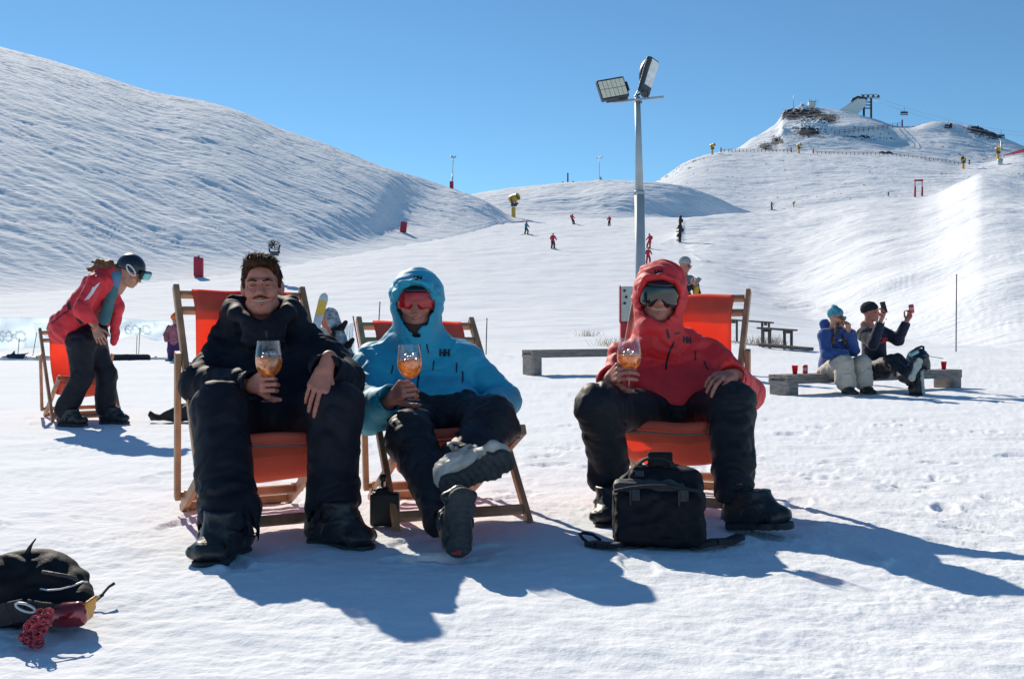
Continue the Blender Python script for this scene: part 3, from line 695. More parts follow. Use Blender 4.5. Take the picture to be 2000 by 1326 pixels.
def left_pile():
    c = W(70, 1212, 2.66); z0 = gz(c[0], c[1]) - .004; cx, cy = c[0], c[1]
    t = thing("backpack", "black backpack lying on its side at the lower left corner of the snow", "backpack", (cx, cy, z0))
    q = lambda px, py, Y: W(px, py + 8, Y - .17)
    prim = [cap(q(20, 1130, 3.0), q(95, 1125, 3.02), .082, .078, .05), cap(q(95, 1125, 3.02), q(152, 1150, 2.98), .07, .045, .05), cap(q(5, 1180, 2.95), q(150, 1180, 2.93), .06, .05, .05),
            cap(q(60, 1100, 3.03), q(90, 1093, 3.04), .05, .035, .04), ell(q(148, 1125, 3.0), (.035, .06, .035), None, .02), cap(q(-40, 1150, 3.02), q(20, 1150, 3.0), .1, .09, .05), half(A(0, 0, z0), (0, 0, -1))]
    soft("main_bag", prim, .005, BLACKN, t, folds(.006, 11, 61, (1, 1, 1.4), .35))
    mb = MB(); mb.tube([q(52, 1075, 3.0), q(58, 1062, 3.0), q(63, 1053, 3.0), q(70, 1044, 2.99)], [.008, .006, .003, .002], 8); mb.build("pull_cord", WEB, t, True)
    mb = MB(); mb.tube([q(80, 1141, 2.895), q(95, 1144, 2.885), q(118, 1142, 2.88), q(140, 1136, 2.885), q(162, 1127, 2.90), q(170, 1128, 2.91)], .004, 8, flat=.6)
    mb.build("reflective_piping", mat("reflective_piping", (.6, .6, .6), .4), t, True)
    mb = MB(); mb.tube([q(83, 1108, 2.905), q(105, 1112, 2.90), q(135, 1117, 2.905), q(152, 1125, 2.91)], .005, 8); mb.build("top_zip", GREYN_AND_SUNLIT, t, True)
    g = lambda px, Y, dz: A((px - 1000) / F * Y, Y, gz((px - 1000) / F * Y, Y) + dz)
    mb = MB(); mb.bar(g(176, 2.92, .02), g(200, 2.97, .035), .014, .005); mb.tube([g(198, 2.96, .035), g(212, 3.0, .05), g(223, 3.02, .056)], [.004, .004, .005]); mb.build("side_strap", WEB, t)
    mb = MB(); mb.bar(g(-10, 2.86, .075), g(14, 2.87, .07), .02, .005); mb.build("waist_strap", mat("pale_webbing", (.5, .5, .5), .7), t)
    # ski goggles strapped round the bag
    gq = thing("ski_goggles", "ski goggles with a dark strap, red lens and yellow rim on the lower left backpack", "ski goggles", q(130, 1205, 2.85))
    LENS = mat("red_mirror_lens", (.22, .02, .03), .12, .3, var=.3, vscale=6, coat=.6)
    YEL = mat("yellow_frame", (.60, .28, .04), .55)
    SIL = mat("silver_print", (.55, .56, .58), .4, .3)
    f = frame(A(1, -.15, .12), A(.1, 1, .1), A(-.12, -.1, 1))
    cc = q(133, 1192, 2.87)
    soft("lens", [rbox(cc, (.052, .022, .034), .020, f), ell(cc - f[:, 1] * .006, (.05, .026, .030), f, .01)], .003, LENS, gq)
    soft("rim", [rbox(cc + f[:, 0] * .046 + f[:, 1] * .028, (.0045, .028, .034), .0045, f @ np.array([[.92, 0, .38], [0, 1, 0], [-.38, 0, .92]]))], .003, YEL, gq)
    pts = [q(-12, 1196, 2.86), q(20, 1188, 2.845), q(50, 1182, 2.84), q(80, 1188, 2.845), q(105, 1190, 2.85)]
    mb = MB()
    for i in range(4): mb.bar(pts[i], pts[i + 1], .006, .062, (0, -.2, 1))
    st = mb.build("strap", WEB, gq)
    mb = MB(); ring = []
    ctr = q(50, 1178, 2.828)
    for k in range(25):
        a = 2 * math.pi * k / 24; ring.append(ctr + A(1, 0, -.28) * .026 * math.cos(a) + A(0, -.15, 1) * .0105 * math.sin(a))
    mb.tube(ring, .0038, 6, cap=False); mb.build("ring_emblem", SIL, st, True)
    # crocheted red charm
    RY = mat("red_yarn", (.42, .02, .05), .95, var=.35, vscale=90, bump=.6, bscale=300, sheen=.4)
    ch = thing("crochet_charm", "red crocheted charm hanging in front of the lower left backpack", "charm", q(75, 1225, 2.78))
    rnd = random.Random(5); mb = MB()
    for k in range(46):
        u = rnd.random(); px = 90 - 34 * u + rnd.uniform(-19, 19); py = 1190 + 55 * u + rnd.uniform(-8, 8); Y = 2.755 + rnd.uniform(-.02, .02)
        p = q(px, py, Y); p[2] = max(p[2], gz(p[0], p[1]) + .012); ax = nrm(A(rnd.uniform(-1, 1), rnd.uniform(-1.2, 0), rnd.uniform(-1, 1)))
        x = nrm(np.cross(ax, A(.3, .2, 1))); y = np.cross(ax, x); r = rnd.uniform(.007, .0125)
        mb.tube([p + r * (x * math.cos(a) + y * math.sin(a)) for a in np.linspace(0, 2 * math.pi, 11)], .0032, 6, cap=False)
    mb.build("knitted_loops", RY, ch, True)
left_pile()

def small_camera():
    c = W(752, 1026, 4.2); c = A(c[0], 4.2, gz(c[0], 4.2))
    t = thing("camera", "black camera with a round top mount standing on the snow by the blue jacket chair", "camera", c)
    B = lambda x, y, z: c + A(x, y, z)
    R = frame(A(1, .08, 0), A(-.08, 1, 0), A(0, 0, 1))
    soft("body", [rbox(B(0, 0, .072), (.062, .035, .07), .012, R), rbox(B(-.01, 0, .145), (.028, .028, .02), .012, R, .02)], .004, mat("camera_black", (.012, .012, .014), .45, bump=.4, bscale=200), t)
    mb = MB(); mb.lathe(B(.0, -.035, .07), [(.046, 0), (.048, -.012), (.04, -.03), (.036, -.03)], (0, -1, 0), 24); 
    mb = MB(); mb.lathe(B(0, .03, .075), [(.04, 0), (.042, .012), (.038, .034), (.03, .034), (.028, .026), (.001, .024)], (0, 1, .0), 26); mb.build("lens", PLAST, t, True)
    mb = MB(); mb.tube([B(-.012, 0, .16), B(-.012, 0, .185)], .006); mb.tube([B(.006, 0, .16), B(.006, 0, .185)], .003); mb.build("mount_stem", PLAST, t, True)
    mb = MB(); mb.ball(B(-.008, 0, .202), .017, 14, 10); mb.build("mount_ball", PLAST, t, True)
    mb = MB(); mb.tube([B(-.055, -.01, .14), B(-.05, -.02, .158), B(-.03, -.03, .152), B(-.02, -.035, .14)], .0035, 6); mb.build("neck_strap", WEB, t, True)
    mb = MB(); mb.lathe(B(-.04, 0, .142), [(.010, 0), (.010, .008), (.001, .009)], (0, 0, 1), 14); mb.build("dial", STEEL, t, True)
small_camera()
def dark_jacket():
    q = lambda px, py, Y: W(px, py, Y)
    t = thing("folded_jacket", "dark jacket dropped on the snow behind the leftmost front chair", "jacket", q(330, 822, 9.0))
    t.location.z = 0; z0 = gz(-3.1, 9.0)
    soft("cloth", [cap(A(-3.25, 9.0, z0 + .03), A(-2.95, 9.05, z0 + .08), .035, .09, .06), cap(A(-2.95, 9.05, z0 + .08), A(-2.55, 9.1, z0 + .1), .09, .1, .06), cap(A(-3.25, 9, z0 + .05), A(-3.27, 8.98, z0 + .12), .03, .02, .05), half(A(0, 0, z0 - .01), (0, 0, -1))], .012, mat("brown_black_cloth", (.03, .024, .026), .8, bump=.3), t, folds(.02, 7, 64))
dark_jacket()

# ------------------------------------------------------------------ people
SKIN = mat("skin", (.46, .22, .15), .55, var=.10, vscale=22, bump=.15, bscale=180, sss=.12)
SKINR = mat("skin_ruddy", (.50, .19, .135), .55, var=.18, vscale=18, bump=.2, bscale=180, sss=.12)
NAVY = mat("black_shell_fabric", (.008, .010, .018), .7, var=.3, vscale=20, bump=.15, bscale=300, spec=.22)
TROUSER = mat("black_ski_trouser_fabric", (.009, .010, .018), .66, var=.3, vscale=16, bump=.15, bscale=300, spec=.28)
TROUSER2 = mat("charcoal_ski_trouser_fabric", (.014, .015, .021), .55, var=.3, vscale=16, bump=.18, bscale=260, spec=.26)
BLUEJ = mat("blue_shell_fabric", (.022, .38, .56), .62, var=.12, vscale=10, bump=.15, bscale=320, sheen=.1)
REDJ = mat("red_shell_fabric", (.72, .028, .034), .62, var=.12, vscale=10, bump=.15, bscale=320, sheen=.1)
REDJ2 = mat("crimson_shell_fabric", (.68, .026, .042), .65, var=.15, vscale=10, bump=.15, bscale=300, sheen=.1)
ZIP = mat("dark_zip", (.01, .012, .02), .5)
LOGO = mat("dark_print", (.012, .013, .03), .6)
BOOTB = mat("black_boot", (.016, .017, .02), .42, var=.4, vscale=25, bump=.3, bscale=60)
SOLE = mat("boot_rubber", (.035, .042, .048), .75, var=.35, vscale=30, bump=.5, bscale=120)
BOOTW = mat("pale_boot_leather", (.44, .42, .38), .6, var=.2, vscale=18, bump=.3, bscale=70)
HAIRB = mat("brown_hair", (.055, .024, .012), .7, var=.6, vscale=60, stretch=(1, 1, .25), bump=.8, bscale=260, spec=.15)
HELM = mat("navy_helmet", (.012, .016, .028), .38, var=.2, coat=.3)
DLENS = mat("dark_goggle_lens", (.012, .016, .018), .12, .1, coat=.8)
FOAM = mat("goggle_frame_black", (.012, .012, .015), .6)
TEETH = mat("teeth", (.52, .43, .34), .7, spec=.08)
EYE = mat("eye", (.05, .04, .04), .25)
LIP = mat("lips", (.36, .12, .11), .5)

def rot(axis, a): return np.array(Matrix.Rotation(a, 3, Vector(tuple(map(float, axis)))))
def basis_from(fwd, up=(0, 0, 1), roll=0):
    """head frame: columns right(viewer's), back, up"""
    b = -nrm(fwd); x = nrm(np.cross(b, up)); z = np.cross(x, b); R = np.stack([x, b, z], 1)
    return R @ rot((0, 1, 0), roll)
def T(prims, R, c, s=1.0):
    out = []
    for p in prims:
        if p[0] == '-': out.append(('-', T([p[1]], R, c, s)[0])); continue
        t = p[0]; g = lambda v: c + R @ (np.asarray(v) * s)
        if t == 'c': out.append(('c', g(p[1]), g(p[2]), p[3]*s, p[4]*s, p[5]*s))
        elif t == 'e': out.append(('e', g(p[1]), p[2]*s, R if p[3] is None else R @ p[3], p[4]*s))
        elif t == 'b': out.append(('b', g(p[1]), p[2]*s, p[3]*s, R if p[4] is None else R @ p[4], p[5]*s))
        elif t == 't': out.append(('t', g(p[1]), R if p[2] is None else R @ p[2], p[3]*s, p[4]*s, p[5]*s))
        elif t == 'h': out.append(('h', g(p[1]), R @ p[2], p[3]*s))
    return out
def head_prims(smile=1.0, ears=True, neck=True):
    P = [ell((0, .015, .03), (.074, .094, .088)), ell((0, -.018, -.045), (.058, .072, .068), None, .03), ell((0, -.064, -.096), (.026, .022, .02), None, .025)]
    for s in (-1, 1):
        P += [ell((s*.038, -.064, -.022), (.026, .024, .026), None, .02), cap((s*.012, -.086, .022), (s*.048, -.068, .024), .010, .009, .012), cap((s*.052, -.012, -.070), (s*.027, -.05, -.098), .016, .015, .02)]
        P += [cut(ell((s*.031, -.096, .004), (.019, .014, .010), None, .012)), ell((s*.031, -.076, .004), (.0155, .0125, .0095), None, .003)]
        if smile: P += [cut(cap((s*.024, -.104, -.03), (s*.036, -.088, -.056), .004, .004, .010)), ell((s*.040, -.070, -.034), (.017, .018, .016), None, .015)]
        if ears: P += [ell((s*.078, .012, -.004), (.011, .021, .032), rot((0, 0, 1), -s*.35), .008), cut(ell((s*.090, .006, -.002), (.009, .011, .018), None, .006))]
    P += [cap((0, -.086, .016), (0, -.106, -.022), .0085, .0125, .012), ell((0, -.112, -.027), (.0125, .011, .010), None, .008)]
    for s in (-1, 1): P += [ell((s*.0125, -.100, -.031), (.0085, .010, .0075), None, .006), cut(ell((s*.0065, -.110, -.0375), (.0035, .005, .003), None, .003))]
    if smile > .5: P += [cut(cap((0, -.099, -.0600), (q*.037, -.079, -.0515), .0100, .0060, .004)) for q in (-1, 1)]
    for s in (-1, 1):
        P += [cap((0, -.1, -.0505), (s*.036, -.076, -.050 + .005*smile), .0040, .0032, .006), cap((0, -.094, -.0718), (s*.034, -.075, -.055), .0058, .0035, .006)]
    if neck: P += [cap((0, .025, -.05), (0, .045, -.19), .054, .060, .02)]
    return P
def hand_prims(wrist, Fd, N, side, curl=(25, 30, 20), spread=.1, s=1.0, thumb=None, curls=None, thumbk=None):
    """wrist point, finger direction, back-of-hand normal, thumb side +1/-1; curls in degrees per joint"""
    Fd = nrm(Fd); N = nrm(N - Fd * np.dot(N, Fd)); S = np.cross(N, Fd) * side
    P = []; off = [.034, .012, -.010, -.030]; fl = [.088, .093, .088, .079]
    seg = [(.043, .026, .021), (.047, .030, .022), (.043, .028, .021), (.034, .021, .019)]; rad = [.0092, .0094, .0089, .0079]
    P.append(cap(wrist - Fd * .05 * s, wrist + Fd * .01 * s, .026 * s, .027 * s, .012 * s))
    P.append(cap(wrist - Fd * .05 * s + S*.008*s, wrist + S*.008*s, .024 * s, .025 * s, .012 * s))
    for i in range(4):
        K = wrist + (Fd * fl[i] + S * off[i]) * s
        P.append(cap(wrist + (Fd * .012 + S * off[i] * .55) * s, K, .0165 * s, .0125 * s, .010 * s))
    for i in range(4):
        K = wrist + (Fd * fl[i] + S * off[i]) * s; a = 0; p = K
        c = curls[i] if curls else curl; d0 = nrm(Fd + S * spread * (1.2 - .8 * i))
        for j in range(3):
            a += math.radians(c[j]); d = d0 * math.cos(a) - N * math.sin(a)
            q = p + d * seg[i][j] * s; r0 = rad[i] * (1 - .08 * j) * s
            P.append(cap(p, q, r0 * 1.06, r0 * .92, .0035 * s)); p = q
    b = wrist + (Fd * .022 + S * .024 - N * .006) * s
    td = thumb or ((.62, .72, -.25), (.85, .42, -.3), (.92, .15, -.38))
    p = b
    for (f, q, n), L, r0, r1 in zip(td, (.046, .034, .027), (.0145, .0112, .0104), (.0115, .0102, .0082)):
        d = nrm(Fd * f + S * q + N * n); e = p + d * L * s; P.append(cap(p, e, r0 * s, r1 * s, .007 * s)); p = e
    return P
def nails(name, P, m): pass
def skin_body(root, head=None, hands=(), inner=None, m=None, extra_h=.0031):
    """one continuous body mesh: head, torso, limbs and hands"""
    Vs, Fs, n = [], [], 0
    for prims, h in ([(head, .0033)] if head else []) + [(q, .0026) for q in hands] + ([(inner, .016)] if inner else []):
        V, Fq = nets(prims, h); Vs.append(V); Fs.append(Fq + n); n += len(V)
    return mesh("body", np.concatenate(Vs), np.concatenate(Fs), m or SKIN, root, True)
def bvh_of(*obs):
    V, Fs, n = [], [], 0
    for o in obs:
        v = np.empty(len(o.data.vertices) * 3, np.float32); o.data.vertices.foreach_get('co', v); v = v.reshape(-1, 3)
        f = [[i + n for i in p.vertices] for p in o.data.polygons]; V += v.tolist(); Fs += f; n += len(v)
    return BVHTree.FromPolygons(V, Fs)
GLY = {'H': [[(0, 0), (0, 1)], [(.62, 0), (.62, 1)], [(0, .5), (.62, .5)]], 'C': [[(.6, .85), (.4, 1), (.15, .95), (0, .7), (0, .3), (.15, .05), (.4, 0), (.6, .15)]],
       'A': [[(0, 0), (.33, 1), (.66, 0)], [(.14, .38), (.52, .38)]], 'P': [[(0, 0), (0, 1), (.42, 1), (.6, .86), (.6, .62), (.42, .48), (0, .48)]],
       'p': [[(0, -.42), (0, .62)], [(0, .5), (.18, .66), (.38, .62), (.52, .42), (.52, .2), (.38, 0), (.18, -.02), (0, .12)]],
       'e': [[(.02, .34), (.55, .34), (.5, .56), (.32, .68), (.14, .6), (.02, .42), (.02, .2), (.14, .02), (.34, -.03), (.54, .1)]],
       'a': [[(.06, .56), (.25, .68), (.45, .6), (.52, .42), (.52, -.02)], [(.52, .38), (.25, .38), (.04, .26), (.04, .08), (.2, -.04), (.4, .04), (.52, .2)]],
       'k': [[(0, -.02), (0, 1)], [(.48, .66), (.02, .26)], [(.16, .38), (.5, -.02)]]}
def stroke_quads(text, h, w, gap=.32, mirror=False):
    """text as thin strokes in a plane: quads of (x, y)"""
    Q, x = [], 0
    for ch in text:
        for pl in GLY[ch]:
            for (a, b) in zip(pl[:-1], pl[1:]):
                a = np.array(a) * h + (x, 0); b = np.array(b) * h + (x, 0); d = (b - a) / (np.linalg.norm(b - a) + 1e-9); nn = np.array([-d[1], d[0]]) * w / 2; e = d * w * .45
                Q.append([a - e - nn, b + e - nn, b + e + nn, a - e + nn])
        x += (.62 + gap) * h
    x -= gap * h
    for q in Q:
        for i in range(4): q[i] = np.array([(x / 2 - q[i][0]) if mirror else q[i][0] - x / 2, q[i][1] - h / 2])
    return Q
def decal(name, quads, o, ex, ey, out, bvh, m, parent, n=4, lift=.0016):
    """lay quads given in the plane (ex, ey) through o onto a surface"""
    out = nrm(out); ex = nrm(ex); ey = nrm(ey); V, Fs = [], []
    for k, q in enumerate(quads):
        ids = {}
        for i in range(n + 1):
            for j in range(2):
                a = lerp(q[0], q[1], i / n); b = lerp(q[3], q[2], i / n); c = lerp(a, b, j); p = o + ex * c[0] + ey * c[1]
                h = bvh.ray_cast(Vector(p + out * .45), Vector(-out))
                if h[0] is None or h[3] > .75: continue
                ids[i, j] = len(V); V.append(np.array(h[0]) + out * (lift + .00012 * k))
        for i in range(n):
            if all(z in ids for z in ((i, 0), (i + 1, 0), (i + 1, 1), (i, 1))): Fs.append([ids[i, 0], ids[i+1, 0], ids[i+1, 1], ids[i, 1]])
    if not Fs: return None
    ob = mesh(name, V, Fs, m, parent, False); md = ob.modifiers.new("t", 'SOLIDIFY'); md.thickness = .0012; md.offset = 0; return ob
def polyquads(pts, w):
    Q = []
    for a, b in zip(pts[:-1], pts[1:]):
        a = np.array(a, float); b = np.array(b, float); d = (b - a) / np.linalg.norm(b - a); nn = np.array([-d[1], d[0]]) * w / 2; Q.append([a - nn, b - nn, b + nn, a + nn])
    return Q
def cuff_cut(wr, d, r, depth=.03): return [half(wr, d, .006), cut(cap(wr - d * depth, wr + d * .05, r, r, .004))]
def cuff(w, d, r, off=0.0, ro=.068):
    """a sleeve ends here, only here: a clean edge and an open inside"""
    d = nrm(d); x = nrm(np.cross(d, (.3, .9, .2))); y = np.cross(d, x); R = np.stack([x, y, d], 1); c = np.asarray(w, float) + d * off
    return [cut(rbox(c + d * .05, (ro, ro, .05), .01, R, .004)), cut(cap(c - d * .045, c + d * .05, r, r, .004))]
def limb_folds(segs, amp, fa, fc, seed, fine=.3, joint=.8, base=None):
    """creases that run round each limb, deepest by the joints"""
    sg = [(np.asarray(a, float), np.asarray(b, float)) for a, b in segs]
    def f(P):
        tot = np.zeros(len(P)); ws = np.zeros(len(P)) + 1e-9
        wv = np.stack([perlin(P * 7 + 3, seed + 7), perlin(P * 7 + 9, seed + 8), perlin(P * 7 + 15, seed + 9)], 1)
        for i, (a, b) in enumerate(sg):
            L = np.linalg.norm(b - a); ax = (b - a) / L; d = P - a; u = d @ ax; t = np.clip(u / L, 0, 1)
            e = d - (t * L)[:, None] * ax; dist = np.sqrt((e * e).sum(1)); w = np.exp(-dist / .025)
            q = (u[:, None] * ax) * fa + (d - u[:, None] * ax) * fc + wv * 1.0 + i * 7.3
            n = perlin(q, seed + i); r = 1 - np.abs(n) * 4.2
            n2 = perlin(q * 2.1 + 4, seed + 20 + i); r2 = 1 - np.abs(n2) * 4.2
            k = 1 - joint * np.sin(math.pi * t) ** 1.2
            tot += w * (np.clip(r, -.8, 1) * k + fine * np.clip(r2, -.8, 1) * (.4 + .6 * k)); ws += w
        o = amp * tot / ws
        return o + base(P) if base else o
    return f
def goggles(root, R, c, s, lens, frame_m=FOAM, strap_m=FOAM, edge=None):
    """curved lens with a nose notch, foam frame and strap round the helmet"""
    def shell(k, x, z0, z1, yo):
        return [ell((0, .012, 0), (.094 + k, .118 + k, .16)), cut(ell((0, .012, 0), (.080 + k, .100 + k, .14))), half((0, -.028 + yo, 0), (0, 1, 0), .01), half((x, 0, 0), (1, 0, 0), .014), half((-x, 0, 0), (-1, 0, 0), .014),
                half((0, 0, z1), (0, 0, 1), .014), half((0, 0, z0), (0, 0, -1), .014), cut(ell((0, -.12, -.052), (.026, .05, .034), None, .012))]
    fr = soft("goggle_frame", T(shell(-.004, .082, -.046, .05, 0), R, c, s), .0036, frame_m, root)
    L = soft("goggle_lens", T(shell(.0015, .074, -.038, .042, -.016), R, c, s), .0036, lens, fr)
    if edge is not None:
        pr = shell(-.001, .080, -.042, .046, -.004)
        pr += [cut(rbox((0, -.12, -.002), (.066, .1, .039), .01, None, .004))]
        soft("goggle_rim", T(pr, R, c, s), .0036, edge, fr)
    V = [];  a = np.linspace(0, 2 * math.pi, 64)
    mb = MB(); pts = [c + R @ (A(.094 * math.sin(q), .012 - .105 * math.cos(q), .004) * s) for q in a if math.cos(q) < .55]
    for i in range(len(pts) - 1): mb.bar(pts[i], pts[i+1], .004, .036 * s, R[:, 2])
    mb.build("goggle_strap", strap_m, fr)
    return fr
def helmet_prims(brim=True):
    P = [ell((0, .022, .042), (.098, .122, .112)), cut(ell((0, .012, .0), (.084, .105, .10))), half((0, 0, -.03), (0, -.25, -1), .012), cut(ell((0, -.13, -.03), (.075, .075, .085), None, .012))]
    if brim: P.append(ell((0, -.088, .072), (.066, .030, .012), rot((1, 0, 0), .35), .02))
    return P
def boot(root, heel, fwd, up, m, ms, L=.31, shaft=.2, wide=1.0, name="boot", tread=True, shaft_lean=.08, sole_h=.02):
    """bulky winter boot: heel = back bottom of the sole"""
    f = nrm(fwd); u = nrm(up - f * np.dot(up, f)); x = np.cross(f, u); R = np.stack([x, f, u], 1); s = L / .31; c = np.asarray(heel, float)
    w = wide
    up_ = [cap((0, .05, .05), (0, .16, .055), .05 * w, .052 * w, .03), ell((0, .225, .05), (.053 * w, .075, .045), None, .03), cap((0, .07, .08), (0, .07 + shaft_lean, shaft + .05), .056 * w, .062 * w, .04),
           cap((0, .13, .10), (0, .10 + shaft_lean, shaft * .8), .04 * w, .05 * w, .04), half((0, 0, .018), (0, 0, -1), .006), half((0, .07 + shaft_lean, shaft + .05), (0, 0, 1), .006)]
    for k in range(4): up_.append(cap((-.03 * w, .15 - .018 * k, .096 + .026 * k), (.03 * w, .15 - .018 * k, .096 + .026 * k), .011, .011, .008))
    up_ += [tor((0, .10 + shaft_lean * .7, shaft * .62 + .02), rot((1, 0, 0), .25), .060 * w, .011, .006), tor((0, .135, .075), rot((1, 0, 0), .95), .058 * w, .010, .006), cap((-.046 * w, .25, .045), (.046 * w, .25, .045), .026, .026, .02)]
    b = soft(name, T(up_, R, c, s), .0052, m, root, folds(.003, 22, 9))
    for (y, z) in ((.165 + shaft_lean * .6, shaft * .60 + .03), (.185, .105)):
        q = MB(); q.box(c + R @ (A(.022 * w, y, z) * s), .016 * s, .006 * s, .010 * s, R @ rot((1, 0, 0), .6)); q.build("buckle", STEEL, b)
    def sole_f(P):
        q = ((P - c) @ R) / s
        def circ(y, r, x0=0): return np.sqrt(((q[:, 0] - x0) / w) ** 2 + (q[:, 1] - y) ** 2) - r
        d = np.minimum(circ(.047, .042), np.minimum(circ(.212, .050, .003), circ(.256, .045, -.002)))
        t = np.clip((q[:, 1] - .045) / .17, 0, 1); br = np.abs(q[:, 0]) / w - (.040 + .012 * t - .012 * np.sin(math.pi * t)); br = np.maximum(br, np.abs(q[:, 1] - .13) - .095)
        k = .02; h = np.clip(.5 + .5 * (d - br) / k, 0, 1); d = d + (br - d) * h - k * h * (1 - h)
        z = np.maximum(q[:, 2] - .022, -.006 - q[:, 2])
        g = np.sin(q[:, 1] * 2 * math.pi / .026 + np.abs(q[:, 0]) * 60) * .5 + .5
        z = np.maximum(z, -(q[:, 2] + .002 + .006 * (sstep(.45, .75, g) if tread else 0)))
        return np.maximum(d, z) * s
    so = soft("sole", T([cap((0, .05, .006), (0, .25, .006), .052 * w, .052 * w, .001)], R, c, s)[:0] + [('f', sole_f, .001), ], .0042, ms, b) if False else None
    # bounds come from a hidden-size primitive
    V, Fq = nets_fn(sole_f, T([cap((0, .03, .006), (0, .28, .006), .06 * w, .06 * w, .001)], R, c, s), .004 * s)
    mesh("sole", V, Fq, ms, b, True)
    return b
def nets_fn(fn, box, h):
    global bounds
    lo, hi = bounds(box, .01); ob = bounds
    bounds = lambda pr, pad: (lo - pad, hi + pad)
    try: r = nets([('f', fn, 1e-4)], h)
    finally: bounds = ob
    return r
def lowbody(pel, chest, neck, sh, el, wr, hip, kn, an, s=1.0):
    P = [cap(pel, chest + A(0, .03, 0), .08 * s, .085 * s, .05), cap(chest + A(0, .03, 0), neck, .08 * s, .052 * s, .05), cap(sh[0], sh[1], .05 * s, .05 * s, .05)]
    for i in (0, 1):
        P += [cap(sh[i], el[i], .044 * s, .036 * s, .02), cap(el[i], wr[i], .036 * s, .026 * s, .02), cap(pel, hip[i], .09 * s, .085 * s, .05), cap(hip[i], kn[i], .08 * s, .055 * s, .03), cap(kn[i], an[i], .052 * s, .038 * s, .03)]
    return P

